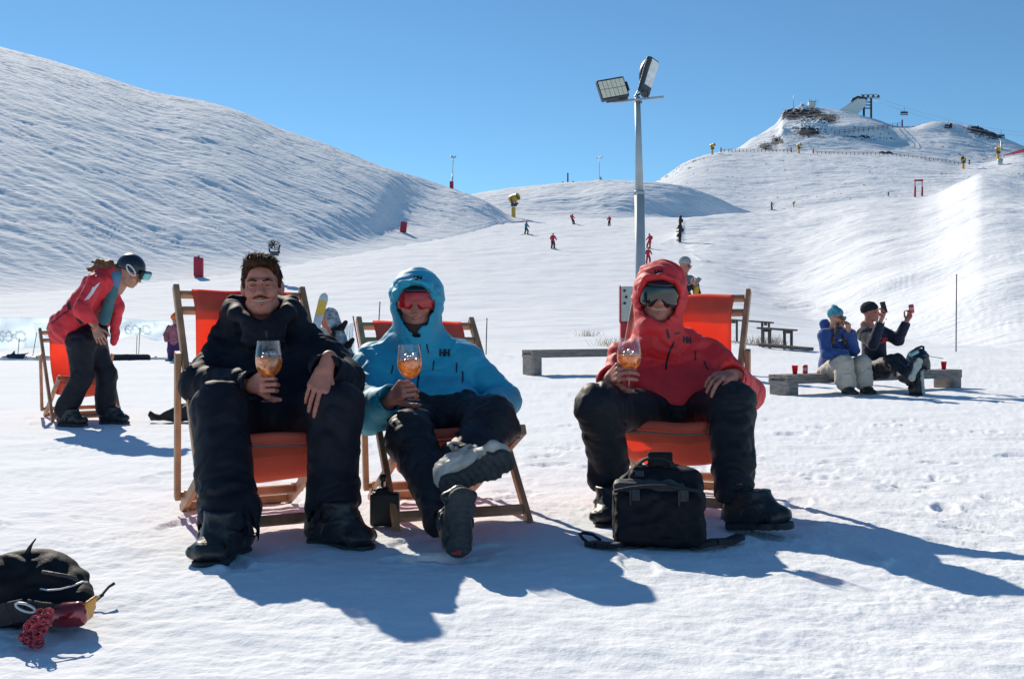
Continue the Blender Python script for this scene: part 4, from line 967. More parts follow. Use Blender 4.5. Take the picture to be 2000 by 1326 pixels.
# ---- the sitter in black
def man_black():
    r = thing("person", "bareheaded smiling person in a black jacket holding a glass in a deck chair", "person", (-.95, 4.0, gz(-.95, 4.0)))
    hc = W(512, 561, 4.36); R = basis_from(A(.16, -1, .0), roll=math.radians(-2)); s = 1.05
    hp = T(head_prims(1.0), R, hc, s)
    S0, S1 = W(438, 692, 4.42), W(632, 692, 4.42); E0, E1 = W(388, 752, 4.24), W(676, 742, 4.28)
    # right hand round the stem
    stem = W(527, 742, 3.93)
    Fd, N = A(.55, -.80, .16), A(-.80, -.55, .05); Fd = nrm(Fd); N = nrm(N - Fd * np.dot(N, Fd))
    w0 = stem - Fd * .098 + N * .030 + A(0, 0, -.006)
    h0 = hand_prims(w0, Fd, N, -1, curls=[(62, 68, 38), (66, 72, 40), (68, 74, 42), (70, 76, 44)], spread=.03, s=1.04, thumb=((.55, .60, -.62), (.75, .45, -.6), (.8, .1, -.65)))
    w1 = W(634, 720, 3.93); F1 = nrm(W(606, 800, 3.83) - w1); N1 = A(.12, -.92, .38)
    h1 = hand_prims(w1, F1, N1, 1, curls=[(22, 26, 14), (16, 22, 12), (18, 24, 14), (26, 28, 16)], spread=.05, s=1.06, thumb=((.75, .5, -.35), (.9, .15, -.35), (.95, -.05, -.3)))
    pel, ch = W(542, 826, 4.3), W(530, 700, 4.42); hip = [W(492, 822, 4.24), W(592, 822, 4.24)]; kn = [W(430, 800, 3.95), W(655, 796, 3.97)]; an = [W(450, 985, 3.74), W(646, 970, 3.90)]
    skin_body(r, hp, (h0, h1), lowbody(pel, ch, hc + A(0, .04, -.16), [S0, S1], [E0, E1], [w0, w1], hip, kn, an), SKINR)
    loc = lambda x, y, z: hc + R @ (A(x, y, z) * s)
    # face details
    mb = MB()
    for k in range(9):
        x = (k - 4) * .0066; mb.box(loc(x, -.0890 + .0105 * (x / .030) ** 2, -.0605 + .0070 * (x / .030) ** 2), .0034, .003, .0060 - .0022 * abs(k - 4) / 4, R, bev=.3)
    mb.build("teeth", TEETH, r)
    for sg in (-1, 1):
        soft("eye", T([ell((sg*.031, -.0878, .0025), (.0115, .004, .0026))], R, hc, s), .0016, EYE, r)
        soft("eyebrow", T(chain([A(sg*.013, -.0945, .0215), A(sg*.031, -.0915, .0265), A(sg*.051, -.0765, .022)], [.0050, .0056, .0036], .004), R, hc, s), .0025, HAIRB, r, folds(.002, 90, 4))
    soft("moustache", T([cap((0, -.1050, -.0435), (sg*.022, -.0940, -.0460), .0050, .0046, .004) for sg in (-1, 1)] + [cap((sg*.022, -.0940, -.0460), (sg*.034, -.081, -.051), .0044, .0028, .004) for sg in (-1, 1)], R, hc, s), .0022, HAIRB, r, folds(.0022, 110, 5))
    def strands(P):
        q = (P - hc) @ R / s; n = perlin(q * A(60, 60, 16) + 3, 71) + .6 * perlin(q * A(28, 30, 14), 72); return .003 * n
    hair = [ell((0, .024, .040), (.0795, .099, .082)), ell((.008, -.042, .092), (.060, .044, .026), rot((0, 1, 0), .12), .03), ell((-.010, -.0, .094), (.058, .07, .032), None, .04), cut(rbox((0, -.135, -.004), (.0715, .085, .090), .034, None, .010)), half((0, .0, -.03), (0, -.55, -1), .01),
            cut(cap((.08, .01, -.01), (.1, .01, -.01), .028, .028, .01)), cut(cap((-.08, .01, -.01), (-.1, .01, -.01), .028, .028, .01))]
    for sg in (-1, 1): hair.append(cap((sg*.074, -.016, .035), (sg*.074, -.014, -.004), .010, .005, .01))
    hb = soft("hair", T(hair, R, hc, s), .003, HAIRB, r, strands)
    rnd = random.Random(12); bh = bvh_of(hb); mb = MB()
    for k in range(1300):
        th = rnd.uniform(-2.9, 2.9); el_ = rnd.uniform(.05, 1.45); d = A(math.sin(th) * math.cos(el_), -math.cos(th) * math.cos(el_), math.sin(el_)); o = hc + R @ (A(0, .02, .045) * s)
        h = bh.ray_cast(Vector(o + R @ d * .3), Vector(-(R @ d)))
        if h[0] is None: continue
        p = np.array(h[0]); nn = np.array(h[1]); dl = (R.T @ (p - hc)) / s
        if dl[2] < .005 and dl[1] < -.03: continue
        top = sstep(.06, .11, dl[2]); flow = R @ nrm(A(.45 * top + rnd.gauss(0, .08), .85, .1 * top - .75 * (1 - top) + .1)); flow = nrm(flow - nn * np.dot(flow, nn))
        L = rnd.uniform(.026, .042) * (1 + .3 * top); a = nn * (.0012 + .002 * top * rnd.random()) + R @ A(rnd.gauss(0, .0007), rnd.gauss(0, .0007), rnd.gauss(0, .0005))
        mb.tube([p - nn * .002, p + flow * L * .5 + a, p + flow * L + a * .5], [.0016, .0014, .0004], 3)
    mb.build("hair_strands", HAIRB, hb, True)
    # jacket
    d0 = nrm(w0 - E0); d1 = nrm(w1 - E1); c0 = w0 - d0 * .012; c1 = w1 + nrm(F1) * .0
    J = [cap(W(488, 722, 4.40), W(582, 722, 4.40), .135, .135, .05), cap(W(495, 800, 4.28), W(590, 800, 4.28), .135, .135, .08), cap(S0, S1, .088, .088, .06), cap(W(470, 655, 4.46), W(575, 655, 4.46), .075, .075, .06),
         cap(S0, E0, .090, .082, .03), cap(E0, w0 + d0 * .03, .082, .060, .03), cap(S1, E1, .090, .080, .03), cap(E1, w1 + d1 * .03, .080, .062, .03)]
    J += chain([W(496, 634, 4.25), W(462, 614, 4.32), W(456, 596, 4.45), W(512, 586, 4.53), W(568, 594, 4.45), W(562, 612, 4.32), W(532, 634, 4.25)], [.032, .036, .040, .042, .040, .036, .032], .025)
    J += [cap(W(478, 628, 4.42), W(548, 628, 4.42), .05, .05, .03), cap(W(498, 655, 4.26), W(535, 655, 4.26), .058, .058, .04), cap(W(452, 598, 4.40), W(446, 612, 4.44), .026, .040, .03), cap(W(573, 598, 4.40), W(579, 612, 4.42), .026, .040, .03), cap(W(455, 618, 4.42), W(440, 650, 4.44), .05, .06, .04), cap(W(570, 618, 4.42), W(590, 650, 4.44), .05, .06, .04)]
    J += [*cuff(w0, d0, .047), *cuff(w1, d1, .047, .01),
          cut(cap(hc + R @ A(0, -.06, -.06), hc + R @ A(0, -.16, -.135), .058, .020, .02)), cut(cap(hc + R @ A(0, -.01, -.02), hc + R @ A(0, .0, -.12), .074, .060, .01))]
    jk = soft("jacket", J, .0058, NAVY, r, limb_folds([(S0, E0), (E0, w0), (S1, E1), (E1, w1), (ch, pel), (hc, hc - A(0, 0, .22))], .0085, 15, 7, 12, .4, .6))
    bj = bvh_of(jk)
    decal("zip", polyquads([(0, .16), (.004, .08), (0, 0), (-.002, -.1), (.004, -.2)], .010), W(520, 720, 4.2), A(1, .1, 0), A(0, 0, 1), A(.1, -1, .1), bj, ZIP, jk, 8)
    # trousers
    Tp = [cap(hip[0], hip[1], .135, .135, .06), cap(hip[0], kn[0], .118, .112, .05), cap(kn[0], W(447, 1000, 3.72), .112, .112, .05), cap(hip[1], kn[1], .118, .110, .05), cap(kn[1], W(649, 985, 3.90), .110, .104, .05),
          cap(W(447, 985, 3.72), W(446, 1030, 3.68), .112, .120, .03), cap(W(650, 960, 3.90), W(652, 1012, 3.88), .104, .112, .03),
          half(A(0, 0, .105), (-.10, -.05, -1), .006), cut(cap(W(446, 1030, 3.68), W(446, 1070, 3.66), .092, .105, .004)), cut(cap(W(652, 1005, 3.88), W(652, 1060, 3.87), .088, .095, .004))]
    soft("trousers", Tp, .0065, TROUSER, r, limb_folds([(hip[0], kn[0]), (kn[0], an[0]), (hip[1], kn[1]), (kn[1], an[1])], .0115, 10, 5.5, 33, .4, .6))
    g = lambda p: A(p[0], p[1], gz(p[0], p[1]) - .010)
    boot(r, g(W(478, 1074, 3.78)), A(-.24, -1, 0), A(0, 0, 1), BOOTB, SOLE, .335, .12, 1.05)
    boot(r, g(W(604, 1056, 3.92)), A(.80, -.52, 0), A(0, 0, 1), BOOTB, SOLE, .335, .12, 1.05)
    wine_glass("glass of orange drink with ice held by the person in the black jacket", stem - A(.002, 0, .085), A(-.02, .02, 1), 1.13)
man_black()

# ---- the sitter in blue
def man_blue():
    r = thing("person", "person in a blue hooded jacket with red goggles, ankles crossed in a deck chair", "person", (-.35, 4.2, gz(-.35, 4.2)))
    hc = W(814, 590, 4.62); R = basis_from(A(.02, -1, -.03), roll=math.radians(1)); s = 1.03
    hp = T(head_prims(.4, ears=False), R, hc, s)
    S0, S1 = W(728, 706, 4.68), W(905, 700, 4.70); E0, E1 = W(726, 800, 4.42), W(985, 782, 4.60)
    stem = W(799, 752, 4.20)
    Fd, N = nrm(A(.45, -.62, .42)), A(-.80, -.52, .1)
    w0 = stem - Fd * .100 + nrm(N) * .028 + A(0, 0, -.012)
    h0 = hand_prims(w0, Fd, N, -1, curls=[(58, 66, 36), (62, 70, 38), (66, 72, 40), (70, 74, 42)], spread=.03, s=1.04, thumb=((.6, .62, -.55), (.78, .5, -.5), (.85, .2, -.55)))
    w1 = W(958, 793, 4.42); F1 = A(-.85, -.35, .05); N1 = A(0, -.35, .94)
    h1 = hand_prims(w1, F1, N1, -1, curls=[(30, 35, 20)] * 4, s=1.0)
    hip = [W(812, 822, 4.42), W(898, 818, 4.44)]; kn = [W(800, 852, 4.06), W(962, 826, 4.16)]; an = [W(884, 1045, 3.66), W(884, 925, 3.84)]
    pel, ch = W(850, 822, 4.5), W(822, 710, 4.68)
    skin_body(r, hp, (h0, h1), lowbody(pel, ch, hc + A(0, .04, -.16), [S0, S1], [E0, E1], [w0, w1], hip, kn, an), SKINR)
    hm = soft("helmet", T(helmet_prims(), R, hc - R @ A(0, .004, .010), s * .94), .0045, HELM, r)
    LR = bpy.data.materials.new("red_mirror_goggle_lens"); LR = mat("pink_red_goggle_lens", (.50, .012, .02), .22, .1, var=.5, vscale=26, stretch=(.6, .6, 2.6), coat=.25)
    OR = translucent_mat("amber_lens_edge", (.75, .24, .03), (.9, .3, .03), .5)
    goggles(r, R, hc + R @ A(0, .018, .006), s * 1.16, LR, FOAM, FOAM, OR)
    bf = soft("neck_gaiter", T([cap((0, -.045, -.11), (0, .02, -.15), .052, .064, .03), cut(ell((0, -.06, -.05), (.06, .08, .05), None, .01))], R, hc, s), .005, mat("brown_gaiter", (.06, .03, .028), .9, bump=.4, bscale=250), r)
    d0 = nrm(w0 - E0); d1 = nrm(w1 - E1)
    J = [cap(W(775, 735, 4.66), W(868, 735, 4.67), .135, .135, .06), cap(W(800, 800, 4.50), W(885, 800, 4.50), .135, .135, .08), cap(S0, S1, .080, .080, .07), cap(W(780, 672, 4.70), W(850, 672, 4.70), .085, .085, .06),
         cap(S0, E0, .085, .088, .04), cap(E0, w0 + d0 * .02, .088, .062, .03), cap(S1, E1, .082, .080, .04), cap(E1, w1 + d1 * .02, .080, .064, .03), cap(E0 + A(0, 0, -.02), W(720, 820, 4.5), .08, .075, .04)]
    hood = [ell((0, .03, .035), (.128, .150, .134), None, .04), cap((0, .03, -.02), (0, .03, -.18), .118, .105, .05), cap((0, -.03, -.13), (0, -.02, -.2), .085, .09, .05), *chain([A(-.088, -.07, .03), A(-.06, -.10, .078), A(0, -.116, .092), A(.06, -.10, .078), A(.088, -.07, .03)], [.016, .019, .02, .019, .016], .02)]
    J += T(hood, R, hc, 1.0)
    J += T([cut(ell((0, -.15, -.006), (.098, .115, .080), None, .008)), cut(cap((0, -.14, -.03), (0, -.150, -.150), .080, .024, .012)), cut(cap((0, -.04, -.04), (0, -.06, -.15), .086, .035, .02))], R, hc, 1.0)
    J += [*cuff(w0, d0, .050), *cuff(w1, d1, .045, .01)]
    jk = soft("jacket", J, .0056, BLUEJ, r, limb_folds([(S0, E0), (E0, w0), (S1, E1), (E1, w1), (ch, pel), (hc, hc - A(0, 0, .2))], .0085, 14, 6.5, 112, .3, .6)); bj = bvh_of(jk)
    fr = A(.0, -1, .12)
    decal("chest_emblem", stroke_quads('HH', .026, .0095, .25), W(866, 685, 4.5), A(1, 0, .02), A(0, 0, 1), fr, bj, LOGO, jk)
    decal("hood_emblem", stroke_quads('HH', .021, .0075, .25), hc + R @ A(.008, -.12, .112), A(1, 0, 0), A(0, .0, 1), A(0, -1, .12), bj, LOGO, jk)
    for (px, py, dx, dz) in ((832, 670, .008, .04), (846, 702, -.004, .045), (890, 706, .002, .045), (766, 712, -.006, .04), (902, 722, .004, .06)):
        decal("zip_pull", polyquads([(0, 0), (dx, -dz)], .006), W(px, py, 4.5), A(1, 0, 0), A(0, 0, 1), fr, bj, ZIP, jk, 5)
    decal("zip", polyquads([(0, .02), (.003, -.05), (-.002, -.12), (.002, -.2)], .008), W(818, 680, 4.5), A(1, 0, 0), A(0, 0, 1), fr, bj, ZIP, jk, 8)
    Tp = [cap(hip[0], hip[1], .13, .13, .06), cap(hip[0], kn[0], .115, .098, .05), cap(kn[0], W(862, 985, 3.76), .098, .088, .05), cap(hip[1], kn[1], .115, .108, .05), cap(kn[1], W(905, 905, 3.93), .108, .092, .05), cap(W(862, 985, 3.76), W(872, 1012, 3.71), .088, .092, .02),
          cap(W(930, 880, 3.97), W(880, 922, 3.86), .088, .088, .03)]
    Tp += [half(W(874, 1020, 3.70), nrm(W(884, 1045, 3.66) - W(862, 985, 3.76)), .005)]
    tr = soft("trousers", Tp, .0062, TROUSER2, r, limb_folds([(hip[0], kn[0]), (kn[0], an[0]), (hip[1], kn[1]), (kn[1], an[1])], .0135, 11, 5.5, 133, .4, .45))
    # boots, soles towards the viewer
    b1 = boot(r, W(896, 1092, 3.52), nrm(A(.05, -.16, 1)), nrm(A(-.25, 1, .22)), BOOTB, SOLE, .27, .15, 1.15, shaft_lean=.03)
    b2 = boot(r, W(858, 962, 3.70), nrm(A(.88, -.03, .42)), nrm(A(-.22, .80, .52)), BOOTW, SOLE, .315, .05, 1.15, shaft_lean=.0)
    RT = mat("red_sole_print", (.45, .03, .04), .6)
    for b, (px, py, Y), ex, ey in ((b1, (892, 1080, 3.5), A(1, 0, 0), A(0, 0, 1)), (b2, (872, 968, 3.7), A(.9, 0, .4), A(-.4, 0, .9))):
        bb = bvh_of(*[c for c in b.children]); decal("sole_print", [[np.array(q) for q in ((-.018, -.004), (0, -.006), (0, .004), (-.018, .002))], [np.array(q) for q in ((-.002, -.008), (.016, -.007), (.016, .008), (-.002, .009))]], W(px, py, Y), ex, ey, A(0, -1, 0), bb, RT, b, 3, .003)
    mb = MB(); mb.ball(W(869, 916, 3.78), .0085, 12, 8); mb.build("lace_toggle", mat("red_toggle", (.5, .02, .05), .35), b2, True)
    wine_glass("glass of orange drink with ice held by the person in the blue jacket", stem - A(-.010, 0, .066), A(-.05, .03, 1), 1.12)
man_blue()

# ---- the sitter in red
def man_red():
    r = thing("person", "person in a red hooded jacket with dark goggles sitting in a deck chair", "person", (.7, 4.5, gz(.7, 4.5)))
    hc = W(1288, 578, 4.78); R = basis_from(A(-.14, -1, -.08), roll=math.radians(4)); s = 1.06
    hp = T(head_prims(.8, ears=False), R, hc, s)
    S0, S1 = W(1220, 700, 4.84), W(1392, 698, 4.86); E0, E1 = W(1196, 765, 4.72), W(1458, 770, 4.70)
    stem = W(1226, 712, 4.34)
    Fd, N = nrm(A(.22, -.75, .28)), A(-.92, -.30, .12)
    w0 = stem - Fd * .095 + nrm(N) * .044 + A(0, 0, -.035)
    h0 = hand_prims(w0, Fd, N, -1, curls=[(38, 50, 34), (42, 54, 36), (48, 58, 38), (54, 62, 40)], spread=.10, s=1.06, thumb=((.6, .7, -.5), (.75, .5, -.5), (.85, .25, -.5)))
    w1 = W(1428, 733, 4.44); F1 = nrm(W(1378, 742, 4.27) - w1); N1 = A(-.12, -.55, .82)
    h1 = hand_prims(w1, F1, N1, 1, curls=[(34, 34, 20), (28, 30, 20), (26, 30, 22), (24, 30, 24)], spread=.12, s=1.08, thumb=((.5, .75, -.3), (.75, .5, -.4), (.8, .3, -.5)))
    hip = [W(1288, 806, 4.74), W(1362, 806, 4.74)]; kn = [W(1170, 796, 4.32), W(1430, 790, 4.36)]; an = [W(1190, 920, 4.38), W(1434, 935, 4.18)]
    pel, ch = W(1326, 800, 4.8), W(1302, 712, 4.86)
    skin_body(r, hp, (h0, h1), lowbody(pel, ch, hc + A(0, .04, -.16), [S0, S1], [E0, E1], [w0, w1], hip, kn, an), SKINR)
    hm = soft("helmet", T(helmet_prims(), R, hc - R @ A(0, .004, .010), s * .94), .0045, HELM, r)
    goggles(r, R, hc + R @ A(0, .022, .004), s * 1.24, DLENS)
    loc = lambda x, y, z: hc + R @ (A(x, y, z) * s)
    mb = MB()
    for k in range(9):
        x = (k - 4) * .0070; mb.box(loc(x, -.0890 + .0105 * (x / .030) ** 2, -.0570 + .004 * (x / .030) ** 2), .0037, .003, .0060, R, bev=.3)
    mb.build("teeth", TEETH, r)
    d0 = nrm(w0 - E0); d1 = nrm(w1 - E1)
    J = [cap(W(1258, 745, 4.84), W(1350, 745, 4.86), .135, .135, .06), cap(W(1278, 775, 4.74), W(1372, 775, 4.74), .125, .125, .08), cap(S0, S1, .080, .080, .07), cap(W(1262, 668, 4.88), W(1342, 672, 4.88), .085, .085, .06),
         cap(S0, E0, .082, .080, .03), cap(E0, w0 + d0 * .02, .080, .060, .03), cap(S1, E1, .082, .084, .03), cap(E1, w1 + d1 * .02, .084, .064, .03)]
    hood = [ell((0, .03, .035), (.132, .154, .140), None, .04), cap((0, .03, -.02), (0.01, .03, -.19), .122, .112, .05), cap((.0, -.04, -.145), (.015, -.02, -.21), .088, .10, .05), *chain([A(-.094, -.07, .03), A(-.064, -.10, .082), A(0, -.117, .097), A(.064, -.10, .082), A(.094, -.07, .03)], [.016, .019, .02, .019, .016], .02)]
    J += T(hood, R, hc, 1.0)
    J += T([cut(ell((0, -.15, -.012), (.112, .125, .090), None, .008)), cut(cap((0, -.15, -.05), (0.005, -.17, -.14), .082, .02, .012)), cut(cap((0, -.04, -.04), (.005, -.06, -.13), .088, .045, .02))], R, hc, 1.0)
    J += [*cuff(w0, d0, .046), *cuff(w1, d1, .048, .01)]
    jk = soft("jacket", J, .0056, REDJ, r, limb_folds([(S0, E0), (E0, w0), (S1, E1), (E1, w1), (ch, pel), (hc, hc - A(0, 0, .2))], .009, 13, 6.5, 212, .3, .6)); bj = bvh_of(jk)
    fr = A(-.05, -1, .12)
    decal("chest_emblem", stroke_quads('HH', .024, .009, .25), W(1346, 660, 4.7), A(1, 0, -.0), A(0, 0, 1), fr, bj, LOGO, jk)
    decal("hood_emblem", stroke_quads('HH', .022, .008, .25), hc + R @ A(-.012, -.12, .120), A(1, 0, .04), A(0, .0, 1), A(-.1, -1, .12), bj, LOGO, jk)
    for pts, w in (([(1301, 645), (1306, 662)], .011), ([(1316, 668), (1306, 692), (1300, 722)], .009), ([(1362, 682), (1361, 702)], .006), ([(1378, 702), (1384, 722)], .007), ([(1318, 652), (1330, 648)], .008)):
        q0 = W(*pts[0], 4.7); qs = [((W(*p, 4.7) - q0)[0], (W(*p, 4.7) - q0)[2]) for p in pts]
        decal("zip_pull", polyquads(qs, w), q0, A(1, 0, 0), A(0, 0, 1), fr, bj, ZIP, jk, 6)
    Tp = [cap(hip[0], hip[1], .125, .125, .06), cap(hip[0], kn[0], .110, .104, .05), cap(kn[0], W(1192, 925, 4.40), .104, .090, .05), cap(hip[1], kn[1], .110, .100, .05), cap(kn[1], W(1432, 965, 4.18), .100, .093, .05), cap(W(1192, 905, 4.40), W(1190, 955, 4.40), .094, .097, .02),
          cut(rbox(W(1192, 955, 4.40) - A(0, 0, .1), (.17, .17, .1), .01, None, .005)), cut(rbox(W(1432, 982, 4.16) - A(0, 0, .1), (.17, .17, .1), .01, None, .005))]
    soft("trousers", Tp, .0062, TROUSER2, r, limb_folds([(hip[0], kn[0]), (kn[0], an[0]), (hip[1], kn[1]), (kn[1], an[1])], .012, 11, 5.5, 233, .4, .55))
    g = lambda p: A(p[0], p[1], gz(p[0], p[1]) - .010)
    boot(r, g(W(1200, 1010, 4.46)), A(-.25, -1, 0), A(0, 0, 1), BOOTB, SOLE, .32, .11, 1.0)
    boot(r, W(1418, 1030, 4.18), nrm(A(.62, -.62, .12)), nrm(A(-.10, .12, 1)), BOOTB, SOLE, .32, .10, 1.05)
    wine_glass("glass of orange drink held by the person in the red jacket", stem - A(-.006, 0, .122), A(.0, .0, 1), 1.12, .5)
man_red()
# ------------------------------------------------------------------ people further back
def simple_head(hc, R, s=1.0, smile=.3, ears=True): return T(head_prims(smile, ears), R, hc, s)
def stooping():
    Y = 8.75; w = lambda px, py, dy=0.: W(px, py, Y + dy)
    t = thing("person", "stooping person in a red jacket and black ski helmet by the far left deck chair", "person", (w(170, 830)[0], Y, gz(-3.7, Y)))
    hc = w(256, 533); R = basis_from(A(.86, -.12, -.50), (0, 0, 1))
    hp = simple_head(hc, R, 1.0, .0, False)
    sh = [w(186, 552, -.17), w(200, 548, .17)]; el = [w(160, 606, -.26), w(186, 606, .24)]; wr = [w(186, 640, -.20), w(205, 632, .2)]
    hip = [w(158, 668, -.09), w(176, 668, .1)]; kn = [w(160, 738, -.11), w(208, 732, .11)]; an = [w(132, 806, -.12), w(208, 800, .1)]
    hd = hand_prims(wr[0], A(.45, -.1, -.9), A(.3, -.95, .1), 1, curls=[(25, 40, 25)] * 4)
    skin_body(t, hp, (hd,), lowbody(w(165, 660), w(190, 575), hc + R @ A(0, .05, -.14), sh, el, wr, hip, kn, an, .92), SKIN)
    hl = soft("helmet", T(helmet_prims(False), R, hc, 1.06), .007, HELM, t)
    mb = MB(); f = R
    ring = [hc + R @ A(.107, -.02 + .020 * math.cos(a) - .02 * 0, .06 + .038 * math.sin(a)) for a in np.linspace(0, 2 * math.pi, 23)]
    ring = [hc + A(.045, -.118, .015) + (A(.55, .05, -.8) * .058 * math.sin(a) + A(.75, .1, .5) * .025 * math.cos(a)) for a in np.linspace(0, 2 * math.pi, 23)]
    mb.tube(ring, .0065, 6, cap=False); mb.build("ring_emblem", mat("white_print", (.75, .76, .78), .5), hl, True)
    gl = mat("teal_goggle_lens", (.05, .40, .42), .12, .2, coat=.8)
    gf = soft("goggle_frame", [rbox(hc + R @ A(0, -.128, .045), (.075, .022, .042), .018, R)], .006, FOAM, t)
    soft("goggle_lens", [rbox(hc + R @ A(0, -.142, .045), (.066, .016, .034), .014, R)], .005, gl, gf)
    HB = mat("auburn_hair", (.20, .075, .03), .6, var=.5, vscale=50, bump=.8, bscale=200)
    soft("hair", [cap(hc + R @ A(0, .09, -.02), w(205, 522), .065, .06, .03), cap(w(205, 522), w(176, 526), .062, .030, .03), cap(w(214, 514), w(180, 512), .045, .018, .03), cap(w(190, 524), w(166, 524), .03, .010, .02)], .009, HB, t, folds(.016, 22, 401, (1, 1, 1.4)))
    J = [cap(w(132, 640, -.05), w(196, 556), .145, .135, .08), cap(w(128, 645), w(150, 662, -.05), .12, .08, .08), cap(sh[0], sh[1], .07, .07, .08), cap(w(205, 545), w(232, 600, .02), .09, .06, .06), cap(w(228, 598, .05), w(222, 672, .07), .055, .035, .04), cap(w(110, 628), w(100, 640), .07, .05, .06),
         cap(sh[0], el[0], .078, .075, .03), cap(el[0], wr[0] - A(0, 0, -.02), .074, .052, .03), cap(sh[1], el[1], .075, .07, .03), cap(el[1], wr[1], .07, .05, .03), cap(w(222, 530), w(212, 545), .06, .075, .05)]
    J += [cut(rbox(w(205, 720), (.5, .5, .145), .02, rot((0, 1, 0), -.38), .02))] + cuff(wr[0], wr[0] - el[0], .036)
    jk = soft("jacket", J, .0105, REDJ2, t, limb_folds([(sh[0], el[0]), (el[0], wr[0]), (w(132, 640), w(196, 556)), (w(228, 598), w(222, 672))], .013, 9, 5, 411, .35, .4)); bj = bvh_of(jk)
    WP = mat("white_emblem", (.7, .7, .72), .6)
    qd = lambda pts: [[np.array(p) for p in q] for q in pts]
    decal("sleeve_emblem", qd([[(-.055, -.085), (-.02, -.07), (.0, -.03), (-.02, -.02)], [(-.022, -.03), (.002, -.03), (.022, .02), (.0, .035)], [(.0, .02), (.024, .02), (.045, .075), (.03, .06)]]), w(182, 568, -.25), A(1, 0, 0), A(0, 0, 1), A(0, -1, 0), bj, WP, jk, 4, .004)
    for pts, wd in (([(146, 590), (153, 606)], .03), ([(118, 632), (134, 618), (150, 608)], .008), ([(166, 618), (180, 650)], .03)):
        q0 = w(*pts[0]); qs = [((w(*p) - q0)[0], (w(*p) - q0)[2]) for p in pts]
        decal("seam", polyquads(qs, wd), q0, A(1, 0, 0), A(0, 0, 1), A(0, -1, 0), bj, ZIP, jk, 5, .004)
    soft("mid_layer", [cap(w(222, 562, -.02), w(204, 625, -.06), .05, .05, .02), cap(w(228, 545), w(222, 566), .055, .05, .02)], .01, mat("teal_fleece", (.06, .17, .19), .9, bump=.4), t)
    soft("neck_gaiter", [cap(w(230, 540), w(226, 556), .072, .065, .02)], .01, mat("blue_gaiter", (.10, .22, .36), .9, bump=.4), t)
    kneeR = kn
    Tp = [cap(hip[0], hip[1], .12, .12, .06), cap(hip[0], kn[0], .118, .095, .05), cap(kn[0], w(128, 800, -.12), .092, .095, .04), cap(hip[1], kn[1], .115, .09, .05), cap(kn[1], w(206, 798, .1), .09, .092, .04), cap(w(140, 640), w(190, 650), .11, .10, .06)]
    soft("trousers", Tp, .0105, TROUSER, t, limb_folds([(hip[0], kn[0]), (kn[0], an[0]), (hip[1], kn[1]), (kn[1], an[1])], .012, 9, 5, 421))
    for (px, dy, dx) in ((112, -.12, .30), (194, .1, .28)):
        g = w(px, 0, dy); g = A(g[0], g[1], gz(g[0], g[1]) + .005)
        boot(t, g, A(1, -.25, 0), A(0, 0, 1), BOOTB, SOLE, .31, .10, .92)
stooping()

def bench(label, a, b, depth, h, leg_w=.09, slab=.14, name="low_bench", legs=(0.0, 1.0), group=None):
    """long low timber bench: a, b = feet of the two front corners"""
    a, b = np.asarray(a, float), np.asarray(b, float); d = nrm(b - a); n = nrm(np.cross(A(0, 0, 1), d)); L = np.linalg.norm((b - a)[:2])
    t = thing(name, label, "bench", a, group)
    zt = A(0, 0, h)
    k = 3
    for i in range(k):
        o = n * depth * ((i + .5) / k); mb = MB(); mb.bar(a + zt + o - A(0, 0, .03), b + zt + o - A(0, 0, .03), depth / k - .006, .05, bev=.15); mb.build("top_plank", WOODG, t)
    mb = MB(); mb.bar(a + n * .03 + zt - A(0, 0, .055 + slab / 2), b + n * .03 + zt - A(0, 0, .055 + slab / 2), .05, slab); mb.build("front_beam", WOODG, t)
    mb = MB(); mb.bar(a + n * (depth - .03) + zt - A(0, 0, .055 + slab / 2), b + n * (depth - .03) + zt - A(0, 0, .055 + slab / 2), .05, slab); mb.build("back_beam", WOODG, t)
    for f in legs:
        p = a + d * (leg_w + (L - 2 * leg_w) * f)
        mb = MB(); mb.box(p + n * depth / 2 + A(0, 0, (h - .06) / 2 - .04), leg_w, depth / 2 - .002, (h - .06) / 2 + .04, np.stack([d, n, A(0, 0, 1)], 1)); mb.build("leg", WOODG, t)
    return t
def gp(px, Y): X = (px - 1000) / F * Y; return A(X, Y, gz(X, Y))
bA, bB = gp(1538, 12.55), gp(1880, 14.3)
bench("long low grey timber bench with two people sitting on it", bA, bB, .34, .27, .11, .065)
bench("empty grey timber bench between the blue and the red jacket sitters, further back", gp(1040, 17.2), gp(1400, 18.9), .42, .47, .10, .085)

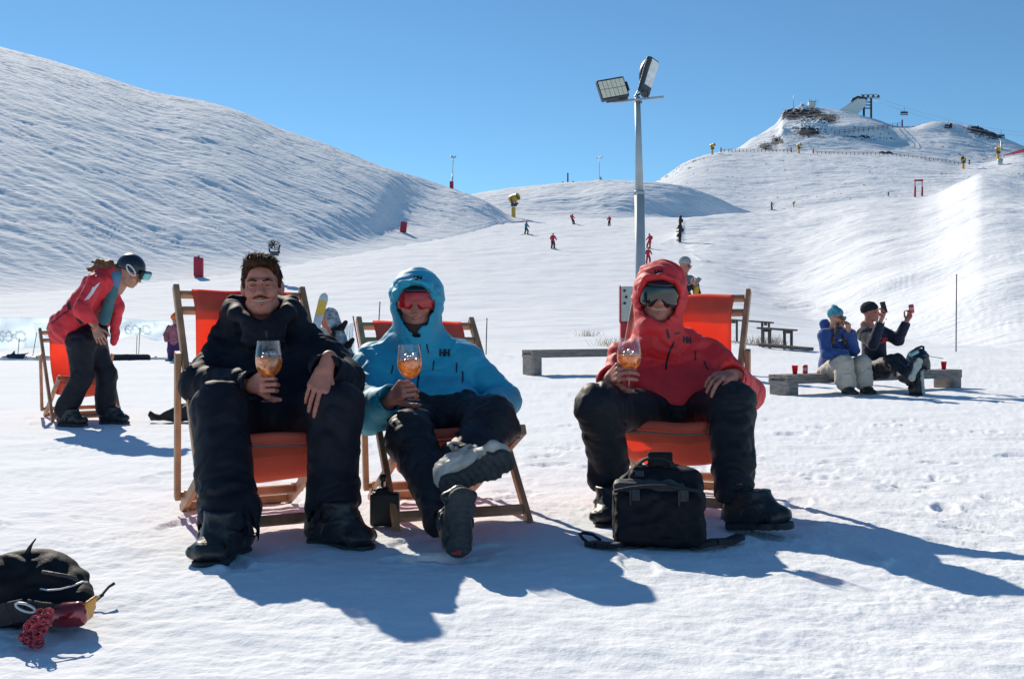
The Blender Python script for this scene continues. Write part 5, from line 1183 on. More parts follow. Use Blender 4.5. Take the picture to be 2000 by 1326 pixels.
BD = nrm(bB - bA); BN = nrm(np.cross(A(0, 0, 1), BD))
def bench_woman():
    Y = 13.0; w = lambda px, py, dy=0.: W(px, py, Y + dy)
    t = thing("person", "sitting person in a blue fleece hoodie and baggy cream trousers, teal beanie and sunglasses", "person", (w(1650, 770)[0], Y, gz(w(1650, 770)[0], Y)))
    hc = w(1634, 621); R = basis_from(A(.72, -.66, -.05))
    sh = [w(1610, 655, -.02), w(1660, 655, .1)]; el = [w(1614, 692, -.12), w(1667, 684, -.06)]; wr = [w(1650, 690, -.26), w(1658, 646, -.12)]
    hip = [w(1618, 724, .05), w(1640, 724, .15)]; kn = [w(1648, 712, -.30), w(1684, 712, -.22)]; an = [w(1654, 762, -.34), w(1688, 760, -.26)]
    hd = hand_prims(wr[1], A(-.2, -.2, .95), A(.4, -.85, 0), 1, curls=[(50, 70, 40)] * 4)
    skin_body(t, simple_head(hc, R, .98, 0, False), (hd,), lowbody(w(1630, 722, .1), w(1634, 668, .08), hc + A(0, .03, -.15), sh, el, wr, hip, kn, an, .9), SKIN)
    FL = mat("royal_blue_fleece", (.028, .075, .25), .95, var=.2, vscale=20, bump=.5, bscale=120, sheen=.4)
    J = [cap(w(1622, 715, .1), w(1634, 668, .1), .17, .15, .08), cap(sh[0], sh[1], .09, .09, .08), cap(sh[0], el[0], .085, .08, .03), cap(el[0], wr[0], .078, .06, .03), cap(sh[1], el[1], .085, .08, .03), cap(el[1], wr[1] - A(0, 0, .02), .078, .06, .03), cap(w(1610, 632, .14), w(1618, 645, .16), .075, .10, .06), cap(w(1640, 645, -.02), w(1634, 652, .1), .07, .08, .05)]
    J += cuff(wr[1], wr[1] - el[1], .04)
    jk = soft("hoodie", J, .012, FL, t, limb_folds([(sh[0], el[0]), (el[0], wr[0]), (sh[1], el[1]), (w(1622, 715), w(1634, 668))], .012, 9, 5, 511)); bj = bvh_of(jk)
    decal("chest_label", [[np.array(p) for p in ((-.035, -.015), (.035, -.002), (.035, .018), (-.035, .006))]], w(1638, 664), A(1, 0, 0), A(0, 0, 1), A(.2, -1, 0), bj, mat("white_label", (.7, .7, .7), .7), jk, 3, .004)
    CR = mat("cream_trouser_fabric", (.50, .44, .36), .75, var=.1, bump=.2, bscale=200)
    Tp = [cap(w(1618, 728, .08), w(1646, 728, .16), .14, .14, .06), cap(hip[0], kn[0], .135, .125, .05), cap(kn[0], w(1652, 745, -.33), .125, .135, .04), cap(hip[1], kn[1], .135, .12, .05), cap(kn[1], w(1686, 745, -.25), .12, .125, .04)]
    soft("trousers", Tp, .012, CR, t, limb_folds([(hip[0], kn[0]), (kn[0], an[0]), (hip[1], kn[1]), (kn[1], an[1])], .016, 7, 4.5, 521, .4, .3))
    for (px, dy) in ((1646, -.3), (1682, -.22)):
        g = w(px, 0, dy); boot(t, A(g[0], g[1], gz(g[0], g[1]) + .005), A(.35, -1, 0), A(0, 0, 1), BOOTB, mat("white_sole", (.55, .55, .53), .7), .28, .07, 1.0)
    BN_ = mat("teal_knit", (.05, .27, .36), .95, var=.45, vscale=30, bump=.6, bscale=90)
    soft("beanie", T([ell((0, .02, .05), (.092, .112, .098)), cut(ell((0, 0, -.03), (.082, .10, .09))), half((0, -.02, .028), (0, -.30, -1), .01), cap((0, .04, .135), (0, .06, .16), .04, .02, .04)], R, hc), .008, BN_, t, folds(.008, 26, 531))
    soft("sunglasses", T([rbox((0, -.093, .004), (.068, .014, .021), .012), cap((.07, -.08, .008), (.08, .01, .01), .005), cap((-.07, -.08, .008), (-.08, .01, .01), .005)], R, hc), .006, DLENS, t)
    for sg in (-1, 1):
        p0 = hc + R @ A(sg * .06, -.045, -.06); p1 = w(1626 if sg < 0 else 1650, 672, -.12); mb = MB()
        pts = [lerp(p0, p1, u) + A(.012 * math.sin(u * 22), 0, 0) for u in np.linspace(0, 1, 13)]
        mb.tube(pts, [.022 + .004 * math.cos(u * 40) for u in np.linspace(0, 1, 13)], 7); mb.build("hair_braid", mat("chestnut_hair", (.11, .05, .025), .7, var=.4), t, True)
bench_woman()
def bench_man():
    Y = 13.35; w = lambda px, py, dy=0.: W(px, py, Y + dy)
    t = thing("person", "person in a navy sweatshirt and dark beanie, arms raised to photograph a red can", "person", (w(1705, 770)[0], Y, gz(w(1705, 770)[0], Y)))
    hc = w(1701, 611); R = basis_from(A(.82, -.5, .04))
    sh = [w(1686, 652, -.06), w(1722, 648, .14)]; el = [w(1705, 672, -.30), w(1754, 664, .0)]; wr = [w(1722, 622, -.30), w(1771, 627, -.10)]
    hip = [w(1702, 722, .0), w(1722, 722, .1)]; kn = [w(1740, 706, -.42), w(1752, 704, -.26)]; an = [w(1779, 740, -.75), w(1796, 758, -.62)]
    ph = w(1726, 600, -.34); cn = w(1781, 603, -.16)
    h0 = hand_prims(wr[0], nrm(A(.25, -.1, .95)), A(.85, .5, -.1), -1, curls=[(45, 55, 30)] * 4); h1 = hand_prims(wr[1], nrm(A(.45, -.1, .9)), A(.75, .55, -.35), -1, curls=[(40, 50, 35)] * 4)
    skin_body(t, simple_head(hc, R, 1.02, 0), (h0, h1), lowbody(w(1710, 720, .1), w(1706, 665, .1), hc + A(0, .03, -.15), sh, el, wr, hip, kn, an, .95), SKINR)
    NV = mat("navy_sweatshirt", (.013, .017, .040), .9, var=.3, bump=.4, bscale=160, sheen=.2)
    J = [cap(w(1708, 708, .12), w(1706, 664, .1), .165, .16, .08), cap(sh[0], sh[1], .09, .09, .08), cap(sh[0], el[0], .088, .08, .03), cap(el[0], wr[0], .078, .058, .03), cap(sh[1], el[1], .088, .08, .03), cap(el[1], wr[1], .078, .06, .03)]
    J += cuff(wr[0], wr[0] - el[0], .04) + cuff(wr[1], wr[1] - el[1], .04)
    jk = soft("sweatshirt", J, .012, NV, t, limb_folds([(sh[0], el[0]), (el[0], wr[0]), (sh[1], el[1]), (el[1], wr[1]), (w(1708, 708), w(1706, 664))], .012, 9, 5, 611)); bj = bvh_of(jk)
    decal("red_lettering", stroke_quads('CAP', .062, .016, .1), w(1724, 665), A(1, 0, 0), A(0, 0, 1), A(.1, -1, 0), bj, mat("red_print", (.5, .02, .05), .7), jk, 3, .005)
    soft("hood_lining", [cap(w(1688, 634, .04), w(1696, 642, .02), .055, .06, .03)], .01, mat("pink_beige_hood", (.42, .22, .18), .9, bump=.4), t)
    TP = mat("patched_dark_trousers", (.012, .012, .018), .6, var=.3, vscale=16, bump=.2, bscale=120)
    Tp = [cap(hip[0], hip[1], .125, .125, .06), cap(hip[0], kn[0], .115, .10, .05), cap(kn[0], w(1770, 738, -.72), .10, .09, .04), cap(hip[1], kn[1], .115, .10, .05), cap(kn[1], w(1788, 750, -.58), .10, .09, .04)]
    soft("trousers", Tp, .012, TP, t, limb_folds([(hip[0], kn[0]), (kn[0], an[0]), (hip[1], kn[1]), (kn[1], an[1])], .016, 9, 6, 621, .5, .2))
    PS = mat("pale_rubber_sole", (.46, .50, .44), .7, var=.2, vscale=12); 
    boot(t, W(1779, 745, Y - .80), nrm(A(.36, .05, .75)), nrm(A(-.45, .85, .1)), BOOTB, PS, .33, .12, 1.1, shaft_lean=.0)
    boot(t, W(1806, 772, Y - .70), nrm(A(-.05, .1, .95)), nrm(A(-.85, .5, .0)), BOOTB, PS, .33, .12, 1.1, shaft_lean=.0)
    soft("beanie", T([ell((0, .02, .055), (.095, .118, .10)), cut(ell((0, 0, -.03), (.083, .10, .09))), half((0, -.02, .018), (0, -.35, -1), .01)], R, hc, 1.04), .008, mat("black_knit", (.012, .02, .024), .95, bump=.6, bscale=90), t, folds(.006, 24, 631))
    k = thing("smartphone", "dark phone held up by the sitting person in the navy sweatshirt", "phone", ph); mb = MB(); Rf = frame(A(.35, .1, -.9), A(.6, -.8, .1), A(.7, .6, .3)); mb.bar(ph - A(.02, 0, -.07), ph + A(.018, 0, -.075), .075, .011, (.8, .6, .2)); mb.build("phone_body", PLAST, k)
    soda("red drink can held up by the sitting person in the navy sweatshirt", cn - A(0, 0, .06), A(-.12, 0, 1))
CANR = mat("red_can_paint", (.62, .035, .045), .3, .35, var=.1, coat=.3); ALU = mat("can_aluminium", (.6, .6, .6), .3, .9)
def soda(label, foot, ax=(0, 0, 1), group="red drink cans"):
    t = thing("drink_can", label, "can", foot, group); foot = np.asarray(foot, float)
    mb = MB(); mb.lathe(foot, [(.024, 0), (.0315, .008), (.033, .014), (.033, .104), (.030, .112)], ax, 20, cap0=True); mb.build("can_body", CANR, t, True)
    mb = MB(); mb.lathe(foot, [(.0295, .111), (.0275, .117), (.0265, .114), (.001, .114)], ax, 20); mb.build("can_lid", ALU, t, True)
    mb = MB(); mb.lathe(foot, [(.0334, .045), (.0336, .047), (.0336, .075), (.0334, .077)], ax, 20); mb.build("can_label_band", mat("pale_can_print", (.6, .35, .35), .4), t, True)
bench_man()
CUPR = translucent_mat("red_plastic_cup", (.72, .02, .04), (.8, .03, .05), .35, bump=0)
def cup(label, foot):
    t = thing("plastic_cup", label, "cup", foot, "red plastic cups on the bench")
    mb = MB(); mb.lathe(foot, [(.001, .002), (.027, .002), (.028, .0), (.031, .03), (.036, .07), (.0395, .105), (.0405, .112), (.0385, .112), (.0375, .105), (.029, .03), (.026, .006), (.001, .006)], (0, 0, 1), 22); mb.build("cup_wall", CUPR, t, True)
def on_bench(px):
    for f in np.linspace(0, 1, 600):
        p = lerp(bA, bB, f) + BN * .16
        if 1000 + p[0] / p[1] * F >= px: return p + A(0, 0, .267)
    return p
cup("red plastic cup at the left end of the occupied bench", on_bench(1552))
cup("red plastic cup at the right end of the occupied bench", on_bench(1843))
soda("red drink can standing beside the cup on the occupied bench", on_bench(1572))
def helmet_bag():
    p = on_bench(1793) + A(0, .02, 0)
    t = thing("helmet", "black ski helmet with goggles standing on the occupied bench behind pale soles", "helmet", p)
    soft("shell", [ell(p + A(0, 0, .15), (.16, .17, .17)), cap(p + A(-.05, 0, .05), p + A(.05, 0, .05), .13, .13, .05), half(p, (0, 0, -1), .01)], .011, HELM, t, folds(.012, 9, 71))
    mb = MB(); mb.tube([p + A(-.12, -.09, .25), p + A(-.06, -.10, .31), p + A(.02, -.08, .335), p + A(.06, -.05, .33), p + A(.065, -.04, .29)], .016, 8); mb.build("goggle_strap", WEB, t, True)
    soft("goggle_lens", [rbox(p + A(-.10, -.12, .24), (.07, .02, .03), .015, rot((0, 1, 0), -.5))], .008, mat("pale_blue_lens", (.25, .45, .5), .15, .2, coat=.5), t)
    mb = MB(); mb.bar(p + A(.13, -.03, .20), p + A(.34, -.05, .165), .02, .008); mb.build("chin_strap", WEB, t)
helmet_bag()
def phone_stander():
    Y = 17.0; w = lambda px, py, dy=0.: W(px, py, Y + dy)
    X0 = w(1342, 0)[0]; z0 = gz(X0, Y)
    t = thing("person", "standing person in a grey beanie and dark jacket looking at a phone", "person", (X0, Y, z0))
    hc = w(1338, 518); R = basis_from(A(.80, -.5, -.30))
    sh = [w(1322, 546, -.05), w(1348, 546, .15)]; el = [w(1334, 572, -.26), w(1362, 572, .05)]; wr = [w(1350, 558, -.34), w(1360, 553, -.16)]
    b = A(X0, Y, z0)
    hip = [b + A(-.1, 0, .9), b + A(.1, 0, .9)]; kn = [b + A(-.11, -.02, .5), b + A(.11, -.02, .5)]; an = [b + A(-.12, 0, .1), b + A(.12, 0, .1)]
    h0 = hand_prims(wr[0], A(.6, -.3, .45), A(.3, -.9, -.2), 1, curls=[(40, 45, 30)] * 4)
    skin_body(t, simple_head(hc, R, 1.0, 0), (h0,), lowbody(b + A(0, 0, 1.0), b + A(0, 0, 1.35), hc + A(0, .02, -.15), sh, el, wr, hip, kn, an), SKINR)
    GRYJ = mat("slate_blue_jacket_yoke", (.16, .20, .25), .7, var=.2)
    J = [cap(b + A(0, 0, .92), b + A(0, .02, 1.3), .17, .16, .08), cap(sh[0], el[0], .075, .07, .03), cap(el[0], wr[0], .07, .05, .03), cap(sh[1], el[1], .075, .07, .03), cap(el[1], wr[1], .07, .05, .03)]
    soft("jacket", J, .014, NAVY, t, folds(.014, 7, 701))
    soft("shoulder_yoke", [cap(sh[0], sh[1], .085, .085, .05), cap(w(1333, 540, .03), w(1338, 548, .0), .085, .09, .04)], .012, GRYJ, t, folds(.01, 9, 702))
    soft("yellow_glove", [cap(w(1360, 562, -.2), w(1359, 576, -.2), .045, .04, .02)], .01, mat("yellow_glove", (.55, .32, .03), .8), t)
    soft("trousers", [cap(hip[0], hip[1], .12, .12, .06), cap(hip[0], kn[0], .11, .095, .04), cap(kn[0], an[0], .095, .095, .04), cap(hip[1], kn[1], .11, .095, .04), cap(kn[1], an[1], .095, .095, .04)], .014, TROUSER, t, folds(.012, 6, 703))
    for s in (-1, 1): boot(t, b + A(.12 * s - .02, .08, .004), A(.5, -1, 0), A(0, 0, 1), BOOTB, SOLE, .31, .12, 1.0)
    soft("beanie", T([ell((0, .02, .05), (.090, .112, .100)), cut(ell((0, 0, -.03), (.082, .10, .09))), half((0, -.02, .028), (0, -.30, -1), .01)], R, hc), .009, mat("grey_knit", (.34, .34, .35), .95, var=.2, vscale=40, bump=.6, bscale=90), t)
    soft("sunglasses", T([rbox((0, -.093, .004), (.066, .014, .019), .01)], R, hc), .007, DLENS, t)
    k = thing("smartphone", "phone in the hands of the standing person with the grey beanie", "phone", w(1362, 548, -.35)); mb = MB(); mb.bar(w(1358, 556, -.38), w(1367, 543, -.36), .07, .012, (.5, .8, .2)); mb.build("phone_body", mat("grey_phone", (.25, .26, .28), .3), k)
phone_stander()
def child():
    Y = 23.0; w = lambda px, py, dy=0.: W(px, py, Y + dy); b = gp(342, Y)
    t = thing("person", "small person with an orange hat and purple trousers behind the left deck chair", "person", b)
    hc = b + A(0, 0, .98); R = basis_from(A(.3, -1, -.1))
    sh = [b + A(-.14, 0, .8), b + A(.14, 0, .8)]; el = [b + A(-.2, -.05, .62), b + A(.2, -.05, .62)]; wr = [b + A(-.16, -.12, .5), b + A(.16, -.12, .5)]
    hip = [b + A(-.07, 0, .5), b + A(.07, 0, .5)]; kn = [b + A(-.08, -.02, .28), b + A(.08, -.02, .28)]; an = [b + A(-.08, 0, .07), b + A(.08, 0, .07)]
    skin_body(t, simple_head(hc, R, .8, 0), (), lowbody(b + A(0, 0, .52), b + A(0, 0, .7), hc + A(0, 0, -.12), sh, el, wr, hip, kn, an, .62), SKIN)
    soft("hat", [ell(hc + A(0, 0, .05), (.10, .11, .10)), cap(hc + A(0, 0, .12), hc + A(.02, 0, .16), .045, .03, .03), half(hc + A(0, 0, .01), (0, -.3, -1), .01)], .012, mat("orange_knit", (.8, .16, .03), .9, var=.25, vscale=40, bump=.5), t)
    soft("jacket", [cap(b + A(0, 0, .5), b + A(0, 0, .76), .15, .13, .06), cap(sh[0], el[0], .07, .06, .03), cap(el[0], wr[0], .06, .055, .03), cap(sh[1], el[1], .07, .06, .03), cap(el[1], wr[1], .06, .055, .03)], .014, mat("pink_plaid_fleece", (.35, .12, .16), .9, var=.7, vscale=30), t, folds(.015, 12, 721))
    soft("trousers", [cap(hip[0], kn[0], .10, .09, .04), cap(kn[0], an[0], .09, .085, .04), cap(hip[1], kn[1], .10, .09, .04), cap(kn[1], an[1], .09, .085, .04)], .014, mat("purple_ski_trousers", (.045, .012, .10), .7), t)
    for s in (-1, 1): soft("boot", [cap(b + A(.08 * s, .02, .05), b + A(.08 * s - .06, -.14, .045), .05, .045, .02)], .012, mat("teal_boot", (.08, .30, .28), .6), t)
child()

# ------------------------------------------------------------------ flood light pole, control box, tables
POLEM = mat("painted_grey_steel", (.36, .41, .44), .5, .2, var=.08, vscale=4)
def flood_pole():
    Y = 20.0; b = gp(1253, Y); tp = W(1245, 190, Y); j = W(1249, 375, Y)
    t = thing("flood_light_pole", "tall grey flood light pole rising behind the red jacket sitter", "light pole", b)
    mb = MB(); mb.tube([b - A(0, 0, .2), j], [.112, .098], 12); mb.build("lower_pole", POLEM, t, True)
    mb = MB(); mb.tube([j, tp], [.082, .055], 12); mb.build("upper_pole", POLEM, t, True)
    mb = MB(); mb.lathe(j - A(0, 0, .05), [(.099, 0), (.106, .01), (.106, .06), (.09, .07), (.082, .072)], (0, 0, 1), 16); mb.box(j + A(-.10, -.02, -.03), .025, .02, .03); mb.build("joint_collar", POLEM, t, True)
    mb = MB(); mb.bar(W(1196, 200, Y), W(1296, 190, Y - .25), .045, .045); mb.build("cross_arm", STEEL, t)
    mb = MB(); mb.tube([tp + A(-.06, 0, -.04), tp + A(-.08, 0, -.10), tp + A(-.02, -.06, -.12)], .012, 6); mb.tube([tp + A(.06, 0, -.04), tp + A(.08, -.03, -.12), tp + A(.03, -.06, -.14)], .012, 6); mb.build("cable_loop", PLAST, t, True)
    LEDS = mat("led_panel", (.85, .78, .60), .7, var=.08, spec=.1); HS = mat("lamp_housing", (.055, .065, .085), .5, .3)
    # wide led lamp
    ex = nrm(W(1220, 151, Y) - W(1170, 162, Y) + A(0, .10, 0)); ey = nrm(W(1170, 160, Y) - W(1176, 200, Y) + A(0, .12, 0)); ez = nrm(np.cross(ex, ey)); ey = np.cross(ez, ex)
    c = W(1196, 175, Y - .1); Rf = np.stack([ex, ey, ez], 1)
    l = None
    mb = MB(); mb.box(c + (-ez if ez[1] < 0 else ez) * .0, .285, .225, .05, Rf); l = mb.build("wide_lamp", HS, t)
    fn = ez if ez[1] < 0 else -ez
    for i in range(6):
        for jx in range(2):
            q = c + ex * (-.222 + .089 * i) + ey * (-.095 + .19 * jx) + fn * .052; mb = MB(); mb.box(q, .040, .088, .006, Rf); mb.build("led_cell", LEDS, l)
    mb = MB(); mb.bar(c - ey * .26 - ex * .2, c - ey * .26 + ex * .25, .03, .03); mb.bar(c - ey * .26 + ex * .1, W(1215, 199, Y), .035, .03); mb.bar(c + ex * .30 - ey * .1, c + ex * .30 + ey * .1, .03, .09); mb.build("bracket", HS, l)
    # tilted asymmetric lamp
    a = W(1259, 184, Y - .05); b2 = W(1281, 116, Y - .1); d = nrm(b2 - a); L = np.linalg.norm(b2 - a); side = nrm(A(d[2], 0, -d[0]))
    fn = nrm(side * .80 + A(0, -.60, 0)); wv = nrm(np.cross(d, fn)); R2 = np.stack([d, wv, fn], 1); mid = lerp(a, b2, .5)
    l2 = soft("tilted_lamp", [rbox(mid - fn * .05, (L / 2, .17, .06), .02, R2)], .018, HS, t)
    mb = MB(); mb.box(mid + fn * .012, L / 2 - .04, .14, .006, R2); mb.build("lamp_glass", mat("lamp_glass", (.72, .75, .76), .5, spec=.2), l2)
    soft("curved_back", [ell(mid - fn * .10 + d * .10, (L * .40, .15, .17), R2), half(mid - fn * .08, fn, .01), cut(ell(mid - fn * .30 - d * .20, (.10, .3, .10), R2, .02))], .018, mat("blue_black_housing", (.02, .03, .05), .4, .3), l2)
    mb = MB(); mb.bar(a - fn * .06 + d * .02, tp + A(-.02, -.02, .02), .05, .035); mb.bar(a - fn * .16 + d * .12, tp + A(-.06, 0, .0), .025, .02); mb.build("bracket", HS, l2)
    c3 = W(1259, 184, Y - .18); mb = MB(); mb.lathe(c3, [(.06, .06), (.075, 0), (.075, -.02), (.065, -.025), (.001, -.02)], nrm(A(-.3, 1, .15)), 18); l3 = mb.build("round_lamp", HS, t, True)
    mb = MB(); mb.bar(c3 + A(.06, .06, .06), c3 + A(.07, .05, -.09), .14, .02, (1, 0, 0)); mb.build("bracket", HS, l3)
flood_pole()
def control_box():
    Y = 19.0; b = gp(1224, Y)
    t = thing("control_box", "grey control box on a red padded base beside the flood light pole", "control box", b)
    RP = mat("red_padding", (.42, .025, .045), .7, var=.2, bump=.2); GB_ = mat("grey_box_paint", (.48, .52, .48), .5, var=.06)
    zt = W(1224, 560, Y)[2]; zm = W(1224, 628, Y)[2]
    mb = MB(); mb.box(A(b[0], Y, (zt + zm) / 2), .115, .08, (zt - zm) / 2); bx = mb.build("grey_cabinet", GB_, t)
    for i, dz in enumerate((-.08, -.20, -.32)):
        mb = MB(); mb.lathe(A(b[0] - .05 + .03 * (i % 2), Y - .081, zt + dz), [(.026, .0), (.026, .012), (.02, .018), (.001, .018)], (0, -1, 0), 14); mb.build("knob", PLAST, bx, True)
    mb = MB(); mb.box(A(b[0] + .01, Y + .02, (zm + b[2]) / 2 - .05), .13, .10, (zm - b[2]) / 2 + .05); mb.build("red_base", RP, t)
    mb = MB(); mb.box(A(b[0] - .128, Y, (zt + zm) / 2), .012, .085, (zt - zm) / 2 + .02); mb.build("red_edge", RP, t)
control_box()
WOODD = mat("dark_weathered_timber", (.10, .088, .085), .85, var=.3, vscale=7, bump=.4, bscale=30)
def picnic(label, pxa, pxb, Ya, Yb, h=.74, low=None):
    a, b = gp(pxa, Ya), gp(pxb, Yb); d = nrm(b - a); n = nrm(np.cross(A(0, 0, 1), d)); t = thing("picnic_table", label, "picnic table", a)
    for k in range(4):
        mb = MB(); o = n * (-.3 + .2 * k); mb.bar(a + o + A(0, 0, h), b + o + A(0, 0, h), .19, .055); mb.build("top_plank", WOODD, t)
    for f in (.16, .84):
        p = lerp(a, b, f)
        for s in (-1, 1): mb = MB(); mb.bar(p + d * .11 * s - A(0, 0, .1), p + d * .11 * s + A(0, 0, h - .02), .07, .09, n); mb.build("leg", WOODD, t)
        mb = MB(); mb.bar(p - n * .36 + A(0, 0, h - .07), p + n * .36 + A(0, 0, h - .07), .06, .08); mb.build("cross_beam", WOODD, t)
    if low:
        mb = MB(); la, lb = gp(low[0], low[2]), gp(low[1], low[3]); mb.bar(la + A(0, 0, .12), lb + A(0, 0, .12), .28, .10); mb.build("seat_plank", WOODD, t)
picnic("weathered picnic table behind the red jacket sitter's chair, the one further left", 1418, 1510, 33.5, 33.0, .76)
picnic("weathered picnic table with a low seat plank, right of the other picnic table", 1487, 1549, 31.0, 30.4, .62, (1487, 1584, 30.4, 29.0))
def grass(px, Y, n, h, label):
    b = gp(px, Y); t = thing("grass_tuft", label, "grass tuft", b, "dry grass tufts in the snow"); mb = MB(); rnd = random.Random(px)
    for k in range(n):
        o = A(rnd.gauss(0, .22), rnd.gauss(0, .15), -.02); e = o + A(rnd.gauss(0, .12), rnd.gauss(0, .08), h * rnd.uniform(.5, 1.1))
        mb.tube([b + o, b + lerp(o, e, .6), b + e + A(rnd.gauss(0, .03), 0, -.01)], [.006, .005, .001], 3)
    mb.build("blades", mat("dry_grass", (.34, .26, .14), .9, var=.3), t)
grass(1148, 36, 45, .32, "dry pale grass tuft poking through snow left of the control box")
grass(1184, 31, 45, .32, "small dry grass tuft just behind the empty bench")
grass(1512, 31.8, 90, .45, "dry grass tuft under the picnic table")
grass(1470, 32, 60, .4, "dry grass tuft left of the picnic table's leg")

# ------------------------------------------------------------------ skis, boards, banners
def plank(mb, a, b, w, th, up, tip=.12, n=40):
    """a ski or board outline from tail a to tip b"""
    a, b = np.asarray(a, float), np.asarray(b, float); d = b - a; L = np.linalg.norm(d); d = d / L; x = nrm(np.cross(d, up)); z = nrm(np.cross(x, d)); vs, fs = [], []
    for i in range(n + 1):
        u = i / n; e = min(1, math.sqrt(max(0, 1 - max(0, (abs(u - .5) * 2 - (1 - 2 * tip)) / (2 * tip)) ** 2)) + .02); ww = w / 2 * e * (1 - .16 * math.sin(math.pi * u))
        rise = (max(0, u - .88) ** 2) * 6 * L * .1 + (max(0, .06 - u) ** 2) * 6 * L * .1; p = a + d * L * u + z * rise
        vs += [p - x * ww - z * th / 2, p + x * ww - z * th / 2, p + x * ww + z * th / 2, p - x * ww + z * th / 2]
    for i in range(n):
        for k in range(4): fs.append([i*4 + k, i*4 + (k+1) % 4, i*4 + 4 + (k+1) % 4, i*4 + 4 + k])
    fs += [[3, 2, 1, 0], [n*4 + k for k in range(4)]]; mb.add(vs, fs); return x, z, d, L
def graphic(name, c1, c2, sc=6): return mat(name, c1, .35, col2=c2, vscale=sc, coat=.4)
def board(label, a, b, w, up, c1, c2, bind=True, cat="snowboard", name="snowboard", tipcol=None, sc=6, group=None):
    t = thing(name, label, cat, a, group); mb = MB(); x, z, d, L = plank(mb, a, b, w, .014, up); mb.build("deck", graphic(name + "_graphic", c1, c2, sc), t)
    if tipcol:
        m2 = MB(); plank(m2, lerp(np.asarray(a, float), np.asarray(b, float), .70) + z * .004, lerp(np.asarray(a, float), np.asarray(b, float), .90) + z * .004, w * .98, .016, up, .01, 10); m2.build("tip_panel", tipcol, t)
    if bind:
        for u in (.36, .64):
            p = np.asarray(a, float) + d * L * u + z * .02
            bd = soft("binding", [rbox(p + z * .02, (.05, w * .42, .02), .012, np.stack([d, x, z], 1)), cap(p + x * w * .3 + z * .03, p + x * w * .42 + z * .24, .075, .055, .03), cap(p - x * w * .36 + z * .02 - d * .05, p - x * w * .2 + z * .10 + d * .02, .022, .022, .02)], .014, BLACKN, t)
            m3 = MB(); m3.tube([p + x * w * .25 - d * .08 + z * .05, p + z * .14, p + x * w * .25 + d * .08 + z * .05], .014, 6); m3.build("strap", WEB, bd, True)
    return t
Yr = 22.6
board("snowboard with black bindings and grey-white graphics leaning behind the left front chair", W(689, 722, Yr), W(642, 601, Yr + .7), .36, A(.5, -1, .35), (.05, .06, .08), (.55, .57, .60), True, sc=9)
board("white snowboard with small red prints leaning left of the other snowboard", W(670, 722, Yr - .1), W(622, 640, Yr + .55), .32, A(.5, -1, .35), (.62, .62, .62), (.34, .33, .33), True, sc=14)
board("ski with a yellow and grey tip standing behind the left front chair", W(596, 722, Yr - .3), W(635, 572, Yr + .2), .22, A(.3, -1, .1), (.60, .63, .66), (.35, .40, .44), False, "ski", "ski", mat("yellow_ski_tip", (.72, .45, .05), .4), 4)
board("orange-red board standing between the ski and the grey snowboard", W(662, 715, Yr + .3), W(630, 612, Yr + .75), .22, A(.4, -1, .2), (.60, .22, .14), (.42, .12, .09), False, sc=9)
board("short red ski tip sticking up just right of the left deck chair's rail", W(600, 722, Yr + .1), W(583, 592, Yr + .1), .09, A(.2, -1, .1), (.62, .16, .09), (.5, .12, .08), False, "ski", "ski", sc=4)
p = W(705, 700, Yr); tq = thing("bag", "small black bag lying at the foot of the leaning snowboards", "bag", p)
soft("cloth", [cap(p + A(-.1, 0, 0), p + A(.16, 0, .04), .13, .11, .05)], .015, BLACKN, tq, folds(.02, 8, 77))
MESHB = translucent_mat("pale_blue_mesh_fabric", (.78, .87, .93), (.80, .90, .96), .62, bump=.1, bscale=60); MESHW = translucent_mat("white_mesh_print", (.92, .93, .93), (.97, .98, .98), .75, bump=0)
for _m, _f in ((MESHB, .38),):
    _t = _m.node_tree; _o = _t.nodes["Material Output"]; _src = _o.inputs[0].links[0].from_socket
    _tp = _t.nodes.new("ShaderNodeBsdfTransparent"); _mx = _t.nodes.new("ShaderNodeMixShader"); _mx.inputs[0].default_value = _f
    _t.links.new(_src, _mx.inputs[1]); _t.links.new(_tp.outputs[0], _mx.inputs[2]); _t.links.new(_mx.outputs[0], _o.inputs[0])
